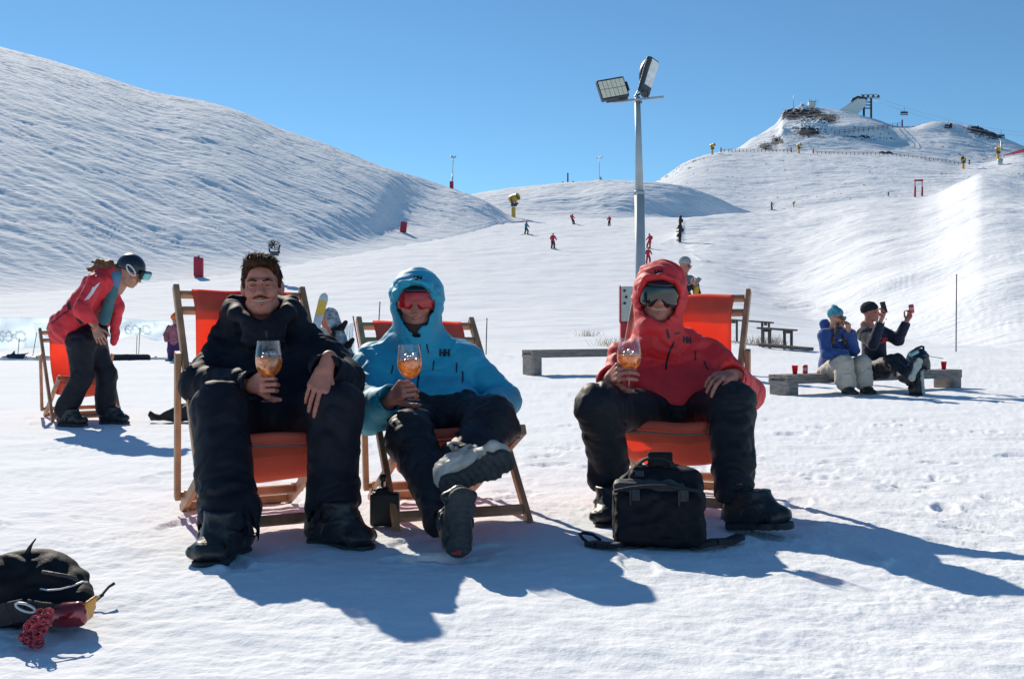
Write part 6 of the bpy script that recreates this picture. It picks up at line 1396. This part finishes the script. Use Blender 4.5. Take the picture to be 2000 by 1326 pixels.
def banner(label, pts_top, pts_bot, Y0, Y1, text_spots=(), folds_=.12, flap=None, poles=()):
    t = thing("mesh_banner", label, "banner", gp((pts_top[0][0] + pts_top[-1][0]) / 2, Y0)); n, m = 60, 12; V = []
    xs = np.linspace(pts_top[0][0], pts_top[-1][0], n); tz = pchip(xs, [p[0] for p in pts_top], [p[1] for p in pts_top]); bz = pchip(xs, [p[0] for p in pts_bot], [p[1] for p in pts_bot])
    for i in range(n):
        Y = lerp(Y0, Y1, i / (n - 1))
        for j in range(m): V.append(W(xs[i], lerp(tz[i], bz[i], j / (m - 1)), Y + folds_ * math.sin(i * .55 + j * .3) * math.sin(math.pi * j / (m - 1)) + .05 * math.sin(i * 1.3)))
    o = mesh("mesh_sheet", V, grid_faces(n, m), MESHB, t); md = o.modifiers.new("t", 'SOLIDIFY'); md.thickness = .004
    bv = bvh_of(o)
    for txt, px, py, h in text_spots:
        decal("mirrored_print", stroke_quads(txt, h, h * .19, .06, True), W(px, py, Y0), A(1, 0, 0), A(0, 0, 1), A(0, -1, 0), bv, MESHW, o, 4, .006)
    for px, py, w, h in [f for f in (flap or ())]:
        decal("white_panel", [[np.array(q) for q in ((-w/2, -h/2), (w/2, -h/2 + .02), (w/2, h/2), (-w/2, h/2))]], W(px, py, Y0), A(1, 0, 0), A(0, 0, 1), A(0, -1, 0), bv, MESHW, o, 6, .02)
    for pa, pb in poles:
        mb = MB(); a = W(pa[0], pa[1], Y0 - .1); b = gp(pb, Y0 - .1); mb.tube([b - A(0, 0, .1), a], .008, 6); mb.build("thin_cane", PLAST, t, True)
    return t
banner("pale blue mesh banner with mirrored white letters behind the far left chair", [(-260, 612), (-100, 617), (60, 620), (180, 618), (240, 621), (336, 628)], [(-260, 690), (-100, 688), (60, 680), (130, 676), (225, 664), (270, 655), (310, 667), (336, 640)], 25.0, 25.0,
       [('pea', 22, 652, .34), ('pea', 268, 640, .30), ('pe', -120, 655, .34)], flap=[(80, 645, .30, .38), (312, 636, .30, .12)], poles=[((38, 660), 34), ((72, 650), 62), ((268, 655), 266), ((274, 640), 270)])
banner("pale blue mesh sheet on a slanting red cane behind the leaning boards", [(664, 640), (680, 634), (692, 628)], [(664, 690), (680, 692), (708, 694)][0:2] + [(692, 692)], 24.0, 24.0, folds_=.06)
def cane(label, px0, py0, px1, Y, m, r=.014, name="marker_cane"):
    b = gp(px1, Y); t = W(px0, py0, Y); tag_ = thing(name, label, "marker pole", b); mb = MB(); mb.tube([b - A(0, 0, .15), t], r, 8); mb.lathe(t, [(r, 0), (r * 1.3, .01), (r * 1.3, .03), (.001, .035)], (0, 0, 1), 8); mb.build("cane", m, tag_, True)
REDP = mat("red_pole_paint", (.5, .04, .05), .5); DARKP = mat("dark_blue_pole_paint", (.03, .035, .07), .5)
cane("slanting red cane beside the pale blue sheet", 690, 620, 708, 23.8, REDP, .016)
cane("thin dark marker cane just left of the middle deck chair", 742, 592, 736, 26, DARKP)
cane("thin dark marker cane to the right of the middle deck chair", 951, 624, 949, 26, DARKP)
cane("tall dark blue marker pole standing alone right of the occupied bench", 1868, 538, 1867, 30, DARKP, .018)
def lying(label, px0, px1, Y, w, c1, c2, name="ski", cat="ski", up=A(0, -.35, 1)):
    return board(label, gp(px0, Y) + A(0, 0, .06), gp(px1, Y) + A(0, 0, .06), w, up, c1, c2, False, cat, name, sc=4, group="skis lying in a row behind the far left chair")
lying("dark ski with blue binding lying at the far left edge below the banner", 2, 96, 24.3, .10, (.02, .025, .04), (.05, .08, .16))
lying("black ski lying behind the stooping person's chair", 60, 232, 24.1, .10, (.012, .014, .02), (.03, .03, .045))
lying("black and yellow-green ski lying to the right of the dark rolled bag", 284, 352, 24.2, .09, (.015, .016, .016), (.30, .34, .10))
for q, nm in ((gp(28, 24.2), "low"), (gp(62, 24.0), "low")):
    pass
tb = thing("ski_binding", "blue-black ski binding sticking up on the ski at the far left edge", "ski binding", gp(26, 24.2)); q = gp(26, 24.2) + A(0, 0, .10)
soft("binding_body", [cap(q + A(-.12, 0, -.02), q + A(.22, 0, -.02), .05, .06, .03), cap(q + A(-.02, 0, 0), q + A(.03, 0, .10), .04, .02, .03), cap(q + A(.2, 0, 0), q + A(.38, 0, .06), .03, .012, .03)], .015, mat("blue_black_plastic", (.02, .035, .07), .45), tb)
tr_ = thing("rolled_bag", "dark navy rolled bag lying behind the stooping person", "bag", gp(258, 23.6)); q = gp(258, 23.6) + A(0, 0, .08)
soft("cloth", [cap(q + A(-.40, 0, 0), q + A(.36, 0, 0), .085, .085, .03)], .015, mat("navy_cover", (.012, .016, .035), .8, bump=.3), tr_, folds(.008, 8, 78))

# ------------------------------------------------------------------ things on the slopes
PADR = mat("red_safety_pad", (.40, .018, .05), .65, var=.2, vscale=3, bump=.2, bscale=8)
YELS = mat("yellow_paint", (.62, .36, .05), .5, var=.15); GUNM = mat("snow_gun_grey", (.05, .06, .09), .5, .2); WHT = mat("pale_steel", (.5, .5, .5), .45, .6)
def pad(label, c, h, w, tilt=0, net=False):
    t = thing("safety_pad", label, "safety pad", c, "red padding round posts on the slopes"); c = np.asarray(c, float); R = rot((0, 1, 0), tilt)
    soft("red_padding", [rbox(c + R @ A(-w * .22, 0, h / 2), (w * .30, w * .35, h / 2), w * .14, R), rbox(c + R @ A(w * .24, 0, h / 2 - .03 * h), (w * .28, w * .35, h / 2 * .95), w * .14, R), half(c - A(0, 0, .05), (0, 0, -1))], max(h / 26, .02), PADR, t)
    mb = MB(); mb.tube([c - A(0, 0, .2), c + R @ A(0, .1 * w, h * 1.05)], w * .08, 8); mb.build("post", PLAST, t, True)
    return t
def at(name, px, py):
    h = hill_hit(name, px, py) if name in HILLS else None
    return h if h is not None else ghit(px, py)
def on_slope(px, py):
    """nearest surface seen in this direction"""
    best = ghit(px, py); bd = best[1] if ground([best[0]], [best[1]], False)[0] is not None else 9e9
    zr = HC - (py - YH) / F * best[1]
    if abs(best[2] - zr) > .6: bd = 9e9
    for nm in HILLS:
        h = hill_hit(nm, px, py)
        if h is not None and h[1] < bd: best, bd = h, h[1]
    return best
def scale_at(p): return F / p[1]
g = on_slope(388, 541); pad("red safety pad on the snow bank above the left deck chair", g, 40 / scale_at(g), 17 / scale_at(g))
g = on_slope(787, 454); pad("red safety pad at the foot of the left hill, above the blue jacket sitter", g, 21 / scale_at(g), 12 / scale_at(g), .12)
def crest_pt(name_, px, dy=0):
    V, _ = HILLS[name_]; q = 1000 + V[:, 0] / V[:, 1] * F; m = np.abs(q - px) < 3; py = YH - (V[:, 2] - HC) / V[:, 1] * F
    i = np.where(m)[0][np.argmin(py[m])]; return V[i].astype(float)
def light_post():
    c = crest_pt("left_hill", 886); k = scale_at(c)
    t = thing("lamp_post", "slim lamp post with a red foot pad on the left hill's crest", "lamp post", c)
    top = c + A(2 / k, 0, 62 / k)
    mb = MB(); mb.tube([c - A(0, 0, .5), lerp(c, top, .45)], 1.2 / k, 8); mb.tube([lerp(c, top, .45), top], .7 / k, 8); mb.build("pole", WHT, t, True)
    mb = MB(); mb.box(c + A(-1.2 / k, 0, 6 / k), 3.6 / k, 3 / k, 7.5 / k); mb.build("red_padding", PADR, t)
    mb = MB(); mb.ball(top + A(-2.5 / k, 0, -.5 / k), A(4 / k, 3 / k, 2.2 / k), 12, 8); mb.build("lamp_head", WHT, t, True)
    mb = MB(); mb.bar(top + A(2 / k, 0, -3 / k), top + A(5.5 / k, 0, 1 / k), 1.5 / k, 1.5 / k); mb.build("side_lamp", GUNM, t)
light_post()
def mast():
    c = crest_pt("saddle_hill", 1169); k = scale_at(c); t = thing("weather_mast", "thin mast with small instruments on the skyline left of the pole", "mast", c)
    mb = MB(); mb.tube([c - A(0, 0, .4), c + A(-1.5 / k, 0, 46 / k)], [.8 / k, .45 / k], 8); mb.build("pole", WHT, t, True)
    q = c + A(-1.5 / k, 0, 42 / k)
    mb = MB(); mb.bar(q - A(5 / k, 0, 0), q + A(5 / k, 0, 0), .6 / k, .6 / k); mb.ball(q + A(5 / k, 0, 2 / k), 1.6 / k); mb.ball(q + A(-5 / k, 0, 1 / k), 1.2 / k); mb.build("instruments", WHT, t, True)
    mb = MB(); mb.box(c + A(2 / k, 0, 2.5 / k), 1.8 / k, 1.5 / k, 3 / k); mb.build("base_box", mat("beige_box", (.45, .36, .25), .7), t)
mast()
c = crest_pt("saddle_hill", 1106); k = scale_at(c); t = thing("marker_post", "short thick dark post on the skyline of the middle hill", "post", c); mb = MB(); mb.bar(c - A(0, 0, .3), c + A(0, 0, 18 / k), 2.6 / k, 2.6 / k); mb.build("post", mat("black_post", (.02, .02, .025), .7), t)
for px, py in ((1097, 359), (1117, 357)):
    c = crest_pt("saddle_hill", px); k = scale_at(c); t = thing("rock", "small brown rock on the skyline %s the dark post" % ("left of" if px < 1106 else "right of"), "rock", c)
    soft("stone", [ell(c, (3.2 / k, 2.5 / k, 1.6 / k))], .6 / k, TUS, t, folds(.8 / k, .6, 3))
def snow_gun(label, c, k, hpx, face=A(.2, -1, .2), col=None, base=True):
    """fan gun on a post: total height hpx"""
    col = col or YELS; t = thing("snow_gun", label, "snow gun", c, "fan snow guns on the slopes"); c = np.asarray(c, float); u = hpx / k; f = nrm(face)
    mb = MB(); mb.bar(c - A(0, 0, .2 * u), c + A(0, 0, .42 * u), .17 * u, .17 * u); mb.build("yellow_pillar" if base else "pillar", col if base else GUNM, t)
    mb = MB(); mb.box(c + A(.02 * u, 0, .52 * u), .13 * u, .10 * u, .07 * u); mb.bar(c + A(-.1 * u, 0, .48 * u), c + A(.2 * u, 0, .58 * u), .08 * u, .08 * u); mb.build("swivel_mount", GUNM, t)
    q = c + A(.02 * u, 0, .80 * u)
    mb = MB(); mb.lathe(q - f * .2 * u, [(.13 * u, 0), (.165 * u, .03 * u), (.17 * u, .2 * u), (.15 * u, .40 * u), (.16 * u, .42 * u), (.135 * u, .42 * u), (.13 * u, .2 * u)], f, 20); fan = mb.build("fan_barrel", col, t, True)
    mb = MB()
    for i in range(6):
        a = i * math.pi / 3; x = nrm(np.cross(f, A(0, 0, 1))); y = np.cross(x, f); mb.bar(q + f * .14 * u, q + f * .14 * u + (x * math.cos(a) + y * math.sin(a)) * .14 * u, .05 * u, .012 * u, f + x * .5)
    mb.ball(q + f * .15 * u, .045 * u); mb.build("fan_blades", GUNM, fan)
    x = nrm(np.cross(f, A(0, 0, 1)))
    for sg in (-1, 1): mb = MB(); mb.bar(q + x * .18 * u * sg, c + A(0, 0, .56 * u) + x * .14 * u * sg, .03 * u, .05 * u); mb.build("yoke_arm", GUNM, t)
c = on_slope(1003, 424); snow_gun("yellow snow gun standing on the slope left of the middle hill", c, scale_at(c), 46, A(.8, -.6, .25))
g1 = gp(534, 60); k = scale_at(g1); g1[2] = max(g1[2], W(534, 512, g1[1])[2] - .05); q_ = gp(535, 75); u_ = 2.3; q_[2] = W(535, 479, 75)[2] - .8 * u_; snow_gun("snow gun with a round black fan just behind the black jacket person's head", q_, scale_at(q_), u_ * scale_at(q_), A(-.05, -1, .03), WHT)
for px, py, h, lab in ((1391, 302, 22, "snow gun at the left end of the fence on the right hill's skyline"), (1560, 300, 20, "yellow snow gun between the two fences on the right hill"), (1550, 405, 12, "small yellow snow gun low on the valley behind the right slope"), (1881, 330, 24, "yellow snow gun at the right end of the long fence"), (1949, 312, 26, "snow gun beside the lamp post at the right edge")):
    c = on_slope(px, py); snow_gun(lab, c, scale_at(c), h, A(.7 if px != 1881 else -.7, -.7, .3))
def skier_proto(jc, tc, label, hel=(.02, .02, .025), wide=.16, lean=0., hgt=1.75, skis=True):
    t = thing("person", label, "person", (0, 0, 0), "skiers on the slopes")
    s = hgt / 1.75; hc = A(lean * .3, -.05, 1.58) * s
    sh = [A(-.2, 0, 1.36), A(.2, 0, 1.36)]; el = [A(-.32, -.08, 1.12), A(.32, -.08, 1.12)]; wr = [A(-.30, -.28, .98), A(.30, -.28, .98)]
    hip = [A(-.1, .05, .86), A(.1, .05, .86)]; kn = [A(-wide, -.08, .5), A(wide, -.08, .5)]; an = [A(-wide * 1.15, .02, .12), A(wide * 1.15, .02, .12)]
    sk = lambda q: [A(p[0] + lean * p[2] * .35, p[1], p[2]) * s for p in q]; sh, el, wr, hip, kn, an = map(sk, (sh, el, wr, hip, kn, an))
    V, Fq = nets(T(head_prims(0, False), basis_from(A(0, -1, -.1)), hc, 1.0) + lowbody(lerp(hip[0], hip[1], .5), lerp(sh[0], sh[1], .5) - A(0, 0, .12), hc - A(0, 0, .15), sh, el, wr, hip, kn, an), .022); mesh("body", V, Fq, SKINR, t)
    soft("helmet", [ell(hc + A(0, .02, .05), (.125, .14, .12)), half(hc + A(0, 0, -.0), (0, -.3, -1), .01)], .03, mat("skier_helmet", hel, .4), t)
    soft("jacket", [cap(lerp(hip[0], hip[1], .5), lerp(sh[0], sh[1], .5), .17, .17, .06), cap(sh[0], sh[1], .1, .1, .05), cap(sh[0], el[0], .085, .075, .03), cap(el[0], wr[0], .075, .06, .03), cap(sh[1], el[1], .085, .075, .03), cap(el[1], wr[1], .075, .06, .03)], .03, mat("skier_jacket", jc, .75, var=.2), t)
    soft("trousers", [cap(hip[0], kn[0], .12, .10, .05), cap(kn[0], an[0], .10, .10, .05), cap(hip[1], kn[1], .12, .10, .05), cap(kn[1], an[1], .10, .10, .05)], .03, mat("skier_trousers", tc, .75), t)
    if skis:
        for i in (0, 1):
            soft("boot", [cap(an[i] - A(0, .04, .02), an[i] + A(0, -.14, -.05), .075, .06, .03)], .03, BOOTB, t)
            mb = MB(); plank(mb, A(an[i][0], .75, .03), A(an[i][0], -.85, .03), .11, .03, A(0, 0, 1)); mb.build("ski", BOOTB, t)
    else:
        mb = MB(); plank(mb, A(-.78, .0, .03), A(.78, .0, .03), .28, .03, A(0, 0, 1)); mb.build("snowboard", BOOTB, t)
    return t
def put_skier(px, py, hpx, jc, tc, label, rz=0., **kw):
    c = on_slope(px, py); t = skier_proto(jc, tc, label, hgt=hpx / scale_at(c), **kw) if False else skier_proto(jc, tc, label, **kw)
    s = hpx / scale_at(c) / 1.72; place(t, c + A(0, 0, .02), rz, s); return t
RJ, DK = (.52, .02, .06), (.02, .02, .028)
put_skier(1028, 459, 26, (.03, .20, .27), DK, "skier in a teal jacket on the run, left of the one in red", .9, wide=.26)
put_skier(1080, 487, 31, RJ, DK, "skier in a red jacket, nearest and lowest of those on the run", .3, hel=(.3, .25, .22), wide=.13)
put_skier(1121, 439, 21, RJ, DK, "skier in a red jacket leaning into a turn at the top of the run", .5, lean=-.9, wide=.12)
put_skier(1190, 442, 20, RJ, DK, "skier in a red jacket at the top of the run, just left of the pole", -.4, wide=.12)
put_skier(1266, 487, 30, RJ, (.4, .03, .05), "skier in red half hidden behind the flood light pole, the higher one", -.6, lean=.5)
put_skier(1266, 516, 32, RJ, (.4, .03, .05), "skier in red half hidden behind the flood light pole, the lower one", .2)
put_skier(1507, 411, 17, (.06, .18, .25), (.06, .10, .14), "skier in a pale blue jacket on the valley floor below the right hill", .8)
put_skier(1735, 384, 9, (.03, .03, .04), DK, "tiny dark skier left of the red gate", .2)
put_skier(1893, 322, 10, (.10, .09, .12), DK, "tiny dark person right of the snow gun at the fence end", .2)
def hydrant_post():
    c = ghit(1326, 480); k = scale_at(c); t = thing("hydrant_post", "dark timber post with yellow pipe fittings at the edge of the groomed run", "post", c)
    DKW = mat("dark_timber", (.03, .022, .024), .8, var=.4, bump=.4); BR = mat("ochre_fittings", (.36, .20, .07), .6)
    mb = MB(); mb.bar(c + A(1 / k, 0, -.4), c + A(3 / k, 0, 58 / k), 6 / k, 5 / k); p_ = mb.build("post", DKW, t)
    for y, o in ((48, 1), (36, -1), (30, 2), (20, -2)): mb = MB(); mb.box(c + A((2.5 + o) / k, -2 / k, y / k), 4.2 / k, 3 / k, 3.4 / k); mb.build("dark_block", DKW, t)
    for y in (10, 19, 27, 33): mb = MB(); mb.tube([c + A(-5.5 / k, -2 / k, y / k), c + A(0, -2 / k, (y + 1) / k)], 1.5 / k, 8); mb.build("pipe_fitting", BR, t, True)
    mb = MB(); mb.ball(c + A(3 / k, 0, 57 / k), 2.4 / k); mb.build("red_cap", PADR, t, True)
hydrant_post()
def red_gate():
    a, b = on_slope(1787, 385), on_slope(1803, 386); Y = max(a[1], b[1]); a = on_slope(1787, 385); k = scale_at(a); b = a + A(15 / k, .3, 0)
    t = thing("red_gate", "red padded goal-like gate standing on the right slope", "gate", a)
    for q in (a, b):
        mb = MB(); mb.tube([q - A(0, 0, .4), q + A(0, 0, 20 / k)], 1.9 / k, 10); mb.build("padded_post", PADR, t, True); mb = MB(); mb.tube([q + A(0, 0, 20 / k), q + A(0, 0, 32 / k)], .9 / k, 8); mb.build("upper_post", PADR, t, True)
    mb = MB(); mb.bar(a + A(-1.5 / k, 0, 32 / k), b + A(1.5 / k, 0, 33 / k), 3 / k, 3.4 / k); mb.build("top_bar", PADR, t)
red_gate()
FENW = mat("brown_fence_timber", (.10, .07, .05), .9, var=.3)
def slope_fence(label, pts, step, hpx, name="fence", post_group=None, ends=None):
    t = None; P3 = []
    n = int(abs(pts[-1][0] - pts[0][0]) / step); xs = np.linspace(pts[0][0], pts[-1][0], n + 1); ys = np.interp(xs, [p[0] for p in pts], [p[1] for p in pts])
    for x, y in zip(xs, ys):
        P3.append(on_slope(x, y))
    t = thing(name, label, "fence", P3[0])
    for i, q in enumerate(P3): k = scale_at(q); mb = MB(); mb.bar(q - A(0, 0, .3), q + A(0, 0, hpx / k), .8 / k, .8 / k); mb.build("post", FENW, t)
    for f in (.5, .92):
        mb = MB()
        for a, b in zip(P3[:-1], P3[1:]): mb.bar(a + A(0, 0, f * hpx / scale_at(a)), b + A(0, 0, f * hpx / scale_at(b)), .55 / scale_at(a), .55 / scale_at(a))
        mb.build("rail", FENW, t)
    for e in (ends or ()):
        q = P3[e]; k = scale_at(q); mb = MB(); mb.bar(q - A(0, 0, .2), q + A(0, 0, hpx * 1.5 / k), 2.2 / k, 2.2 / k); mb.build("padded_end_post", PADR, t)
slope_fence("timber fence along the left skyline of the right hill", [(1408, 298), (1440, 297), (1545, 298)], 7, 6, ends=(0, -1))
slope_fence("long timber fence crossing the right hill below the summit", [(1588, 300), (1640, 302), (1700, 303), (1750, 305), (1800, 311), (1850, 318), (1880, 323)], 8, 5, ends=(0,))
slope_fence("timber fence climbing to the right below the lift station", [(1630, 264), (1680, 259), (1725, 253), (1762, 248)], 9, 9, ends=(-1,))
def net():
    a, b = W(1960, 305, 300), W(2080, 284, 300); t = thing("safety_net", "red safety net at the right edge below the ridge", "net", a); n = 18; V = []
    for i in range(n + 1):
        q = lerp(a, b, i / n)
        for j in range(4): V.append(q + A(0, .3 * math.sin(i * 2.1), (2.6 * (i / n) + .3) * j / 3))
    o = mesh("net_sheet", V, grid_faces(n + 1, 4), translucent_mat("red_net", (.62, .18, .22), (.7, .2, .25), .4, bump=0), t); md = o.modifiers.new("t", 'SOLIDIFY'); md.thickness = .05
    for i in range(0, n + 1, 3): mb = MB(); mb.tube([lerp(a, b, i / n) - A(0, 0, 1.5), lerp(a, b, i / n) + A(0, 0, 2.6 * (i / n) + .6)], .06, 6); mb.build("net_post", REDP, t, True)
net()
def edge_lamp():
    c = on_slope(1953, 322); k = scale_at(c); t = thing("lamp_post", "slim lamp post with a pale tub base near the right edge", "lamp post", c)
    mb = MB(); mb.lathe(c - A(0, 0, .3), [(3.6 / k, 0), (5.5 / k, 12 / k), (5 / k, 13 / k), (.01, 12 / k)], (0, 0, 1), 16); mb.build("tub_base", WHT, t, True)
    mb = MB(); mb.tube([c + A(1 / k, 0, 8 / k), c + A(2 / k, 0, 50 / k)], .8 / k, 8); mb.build("pole", WHT, t, True)
    mb = MB(); mb.box(c + A(1 / k, 0, 50 / k), 2.6 / k, 1 / k, 1.2 / k); mb.build("lamp_head", WHT, t)
edge_lamp()
def station():
    q = crest_pt("summit_hill", 1665); k = scale_at(q); b = q + A(0, 3, -2)
    w = lambda px, py: W(px, py, q[1] + 2)
    t = thing("lift_station", "chairlift top station with a pale sloping hood and green steel frame on the summit", "lift station", q)
    GRN = mat("dark_green_steel", (.018, .05, .05), .5, .2); PALE = mat("pale_hood_panel", (.80, .80, .78), .5); HOOD = mat("dark_hood_cover", (.05, .055, .07), .5)
    mb = MB(); pr = [(1634, 222), (1672, 196), (1686, 196), (1690, 205), (1676, 222), (1668, 228)]; V = [w(*p) + A(0, -2, 0) for p in pr] + [w(*p) + A(0, 3, 0) for p in pr]; n = len(pr)
    mb.add(V, [list(range(n))[::-1], list(range(n, 2 * n))] + [[i, (i + 1) % n, n + (i + 1) % n, n + i] for i in range(n)]); mb.build("pale_ramp", PALE, t)
    mb = MB(); mb.bar(w(1634, 221) + A(0, -2.1, .1), w(1673, 195) + A(0, -2.1, .1), .5, .35); mb.build("ramp_rail", WHT, t)
    soft("dark_hood", [cap(w(1666, 197), w(1676, 193), 1.0, 1.1, .5), cap(w(1676, 194), w(1690, 194), 1.0, .8, .5)], .25, HOOD, t)
    for px, p0, p1 in ((1672, 208, 236), (1687, 196, 236), (1701, 190, 236)):
        mb = MB(); mb.bar(w(px, p1), w(px, p0), .75, .75); mb.build("steel_column", GRN, t)
    for y in (200, 206, 212): mb = MB(); mb.bar(w(1688, y), w(1700, y), .4, .4); mb.build("cross_brace", GRN, t)
    mb = MB(); mb.bar(w(1676, 192), w(1718, 191), .8, .6); mb.bar(w(1680, 186), w(1712, 185), .35, .3); mb.bar(w(1688, 192), w(1688, 185), .3, .3); mb.bar(w(1706, 192), w(1706, 184), .3, .3); mb.build("head_frame", WHT, t)
    for px in (1684, 1694, 1704, 1714): mb = MB(); mb.lathe(w(px, 189) + A(0, -.8, 0), [(.01, 0), (.5, 0), (.5, .25), (.01, .25)], (0, 1, 0), 12); mb.build("sheave_wheel", GUNM, t)
    h = thing("hut", "small pale hut on top of the summit rocks", "hut", crest_pt("summit_hill", 1588)); c = crest_pt("summit_hill", 1589); kk = scale_at(c)
    mb = MB(); mb.box(c + A(0, 1, 4 / kk), 6.5 / kk, 5 / kk, 5.5 / kk); mb.build("wall", PALE, h); mb = MB(); mb.bar(c + A(-7 / kk, 1, 10 / kk), c + A(8 / kk, 1, 9.5 / kk), 11 / kk, .8 / kk); mb.build("roof", WHT, h)
    for o in (-7, -3, 5, 9): mb = MB(); mb.tube([c + A(o / kk, -1, 1 / kk), c + A(o / kk, -1, 13 / kk)], .3 / kk, 5); mb.build("railing_post", WHT, h)
    mb = MB(); mb.bar(c + A(5 / kk, -1, 9 / kk), c + A(11 / kk, -1, 8.5 / kk), .4 / kk, .4 / kk); mb.build("railing", WHT, h)
    c = crest_pt("summit_hill", 1547); kk = scale_at(c); a = thing("aerial_mast", "thin aerial mast at the left of the summit rocks", "mast", c); mb = MB(); mb.tube([c - A(0, 0, .5), c + A(0, 0, 24 / kk)], [.4 / kk, .2 / kk], 6); mb.build("mast", PLAST, a, True)
    # cable and chairs
    P0, P1 = w(1712, 191), W(2200, 268, 300)
    cb = thing("lift_cable", "chairlift cable running from the summit station to the right", "cable", P0); line = [lerp(P0, P1, u) - A(0, 0, 4.5 * math.sin(math.pi * u)) for u in np.linspace(0, 1, 26)]
    mb = MB(); mb.tube(line, .045, 5); mb.tube([p_ + A(0, 4.5, 0) for p_ in line], .045, 5); mb.build("steel_rope", mat("cable_grey", (.35, .38, .42), .6), cb, True)
    def chair_at(px, label, busy):
        u = np.argmin([abs(1000 + p_[0] / p_[1] * F - px) for p_ in line]); p_ = line[u]; i = u
        for s_ in np.linspace(0, 1, 400):
            q_ = lerp(P0, P1, s_) - A(0, 0, 4.5 * math.sin(math.pi * s_))
            if abs(1000 + q_[0] / q_[1] * F - px) < 1.0: p_ = q_; break
        kk = scale_at(p_); ch = thing("lift_chair", label, "lift chair", p_, "chairs hanging from the lift cable"); z = lambda x, y: p_ + A(x / kk, 0, -y / kk)
        mb = MB(); mb.tube([z(0, 0), z(.5, 5), z(0, 9)], .35 / kk, 6); mb.build("hanger", GUNM, ch, True)
        mb = MB(); mb.bar(z(-7, 15.5), z(7, 15.5), 3 / kk, 1.4 / kk); mb.build("seat", PLAST, ch); mb = MB(); mb.bar(z(-7, 11.5), z(7, 11.5), .8 / kk, 3.6 / kk); mb.build("backrest", GUNM, ch)
        for s_ in (-1, 1): mb = MB(); mb.tube([z(7 * s_, 16), z(6.5 * s_, 9.5), z(0, 8.5)], .4 / kk, 6); mb.build("side_frame", GUNM, ch, True)
        if busy: mb = MB(); mb.ball(z(4.2, 11), A(3.6 / kk, 1.0, 4.4 / kk), 12, 8); mb.build("bubble_cover", HELM, ch, True)
    chair_at(1766, "lift chair nearest the summit station", False); chair_at(1852, "lift chair with a dark round cover in the middle of the cable", True); chair_at(1955, "lift chair furthest to the right on the cable", False)
station()
TAL = [(1297, 352), (1312, 343), (1330, 330), (1350, 319), (1640, 318), (1480, 345), (1505, 362), (1388, 348), (1410, 345), (1735, 299), (1722, 299)]
for i, (px, py) in enumerate(TAL[-2:]):
    c = on_slope(px, py); k = scale_at(c); t = thing("rock", "dark rock by the long fence on the right hill, %s of two" % ("right" if i == 0 else "left"), "rock", c)
    soft("stone", [ell(c, (6 / k, 4 / k, 3.4 / k)), ell(c + A(4 / k, 0, -.5 / k), (5 / k, 4 / k, 2.4 / k))], .7 / k, ROCK, t, folds(1.2 / k, .5, 31 + i))
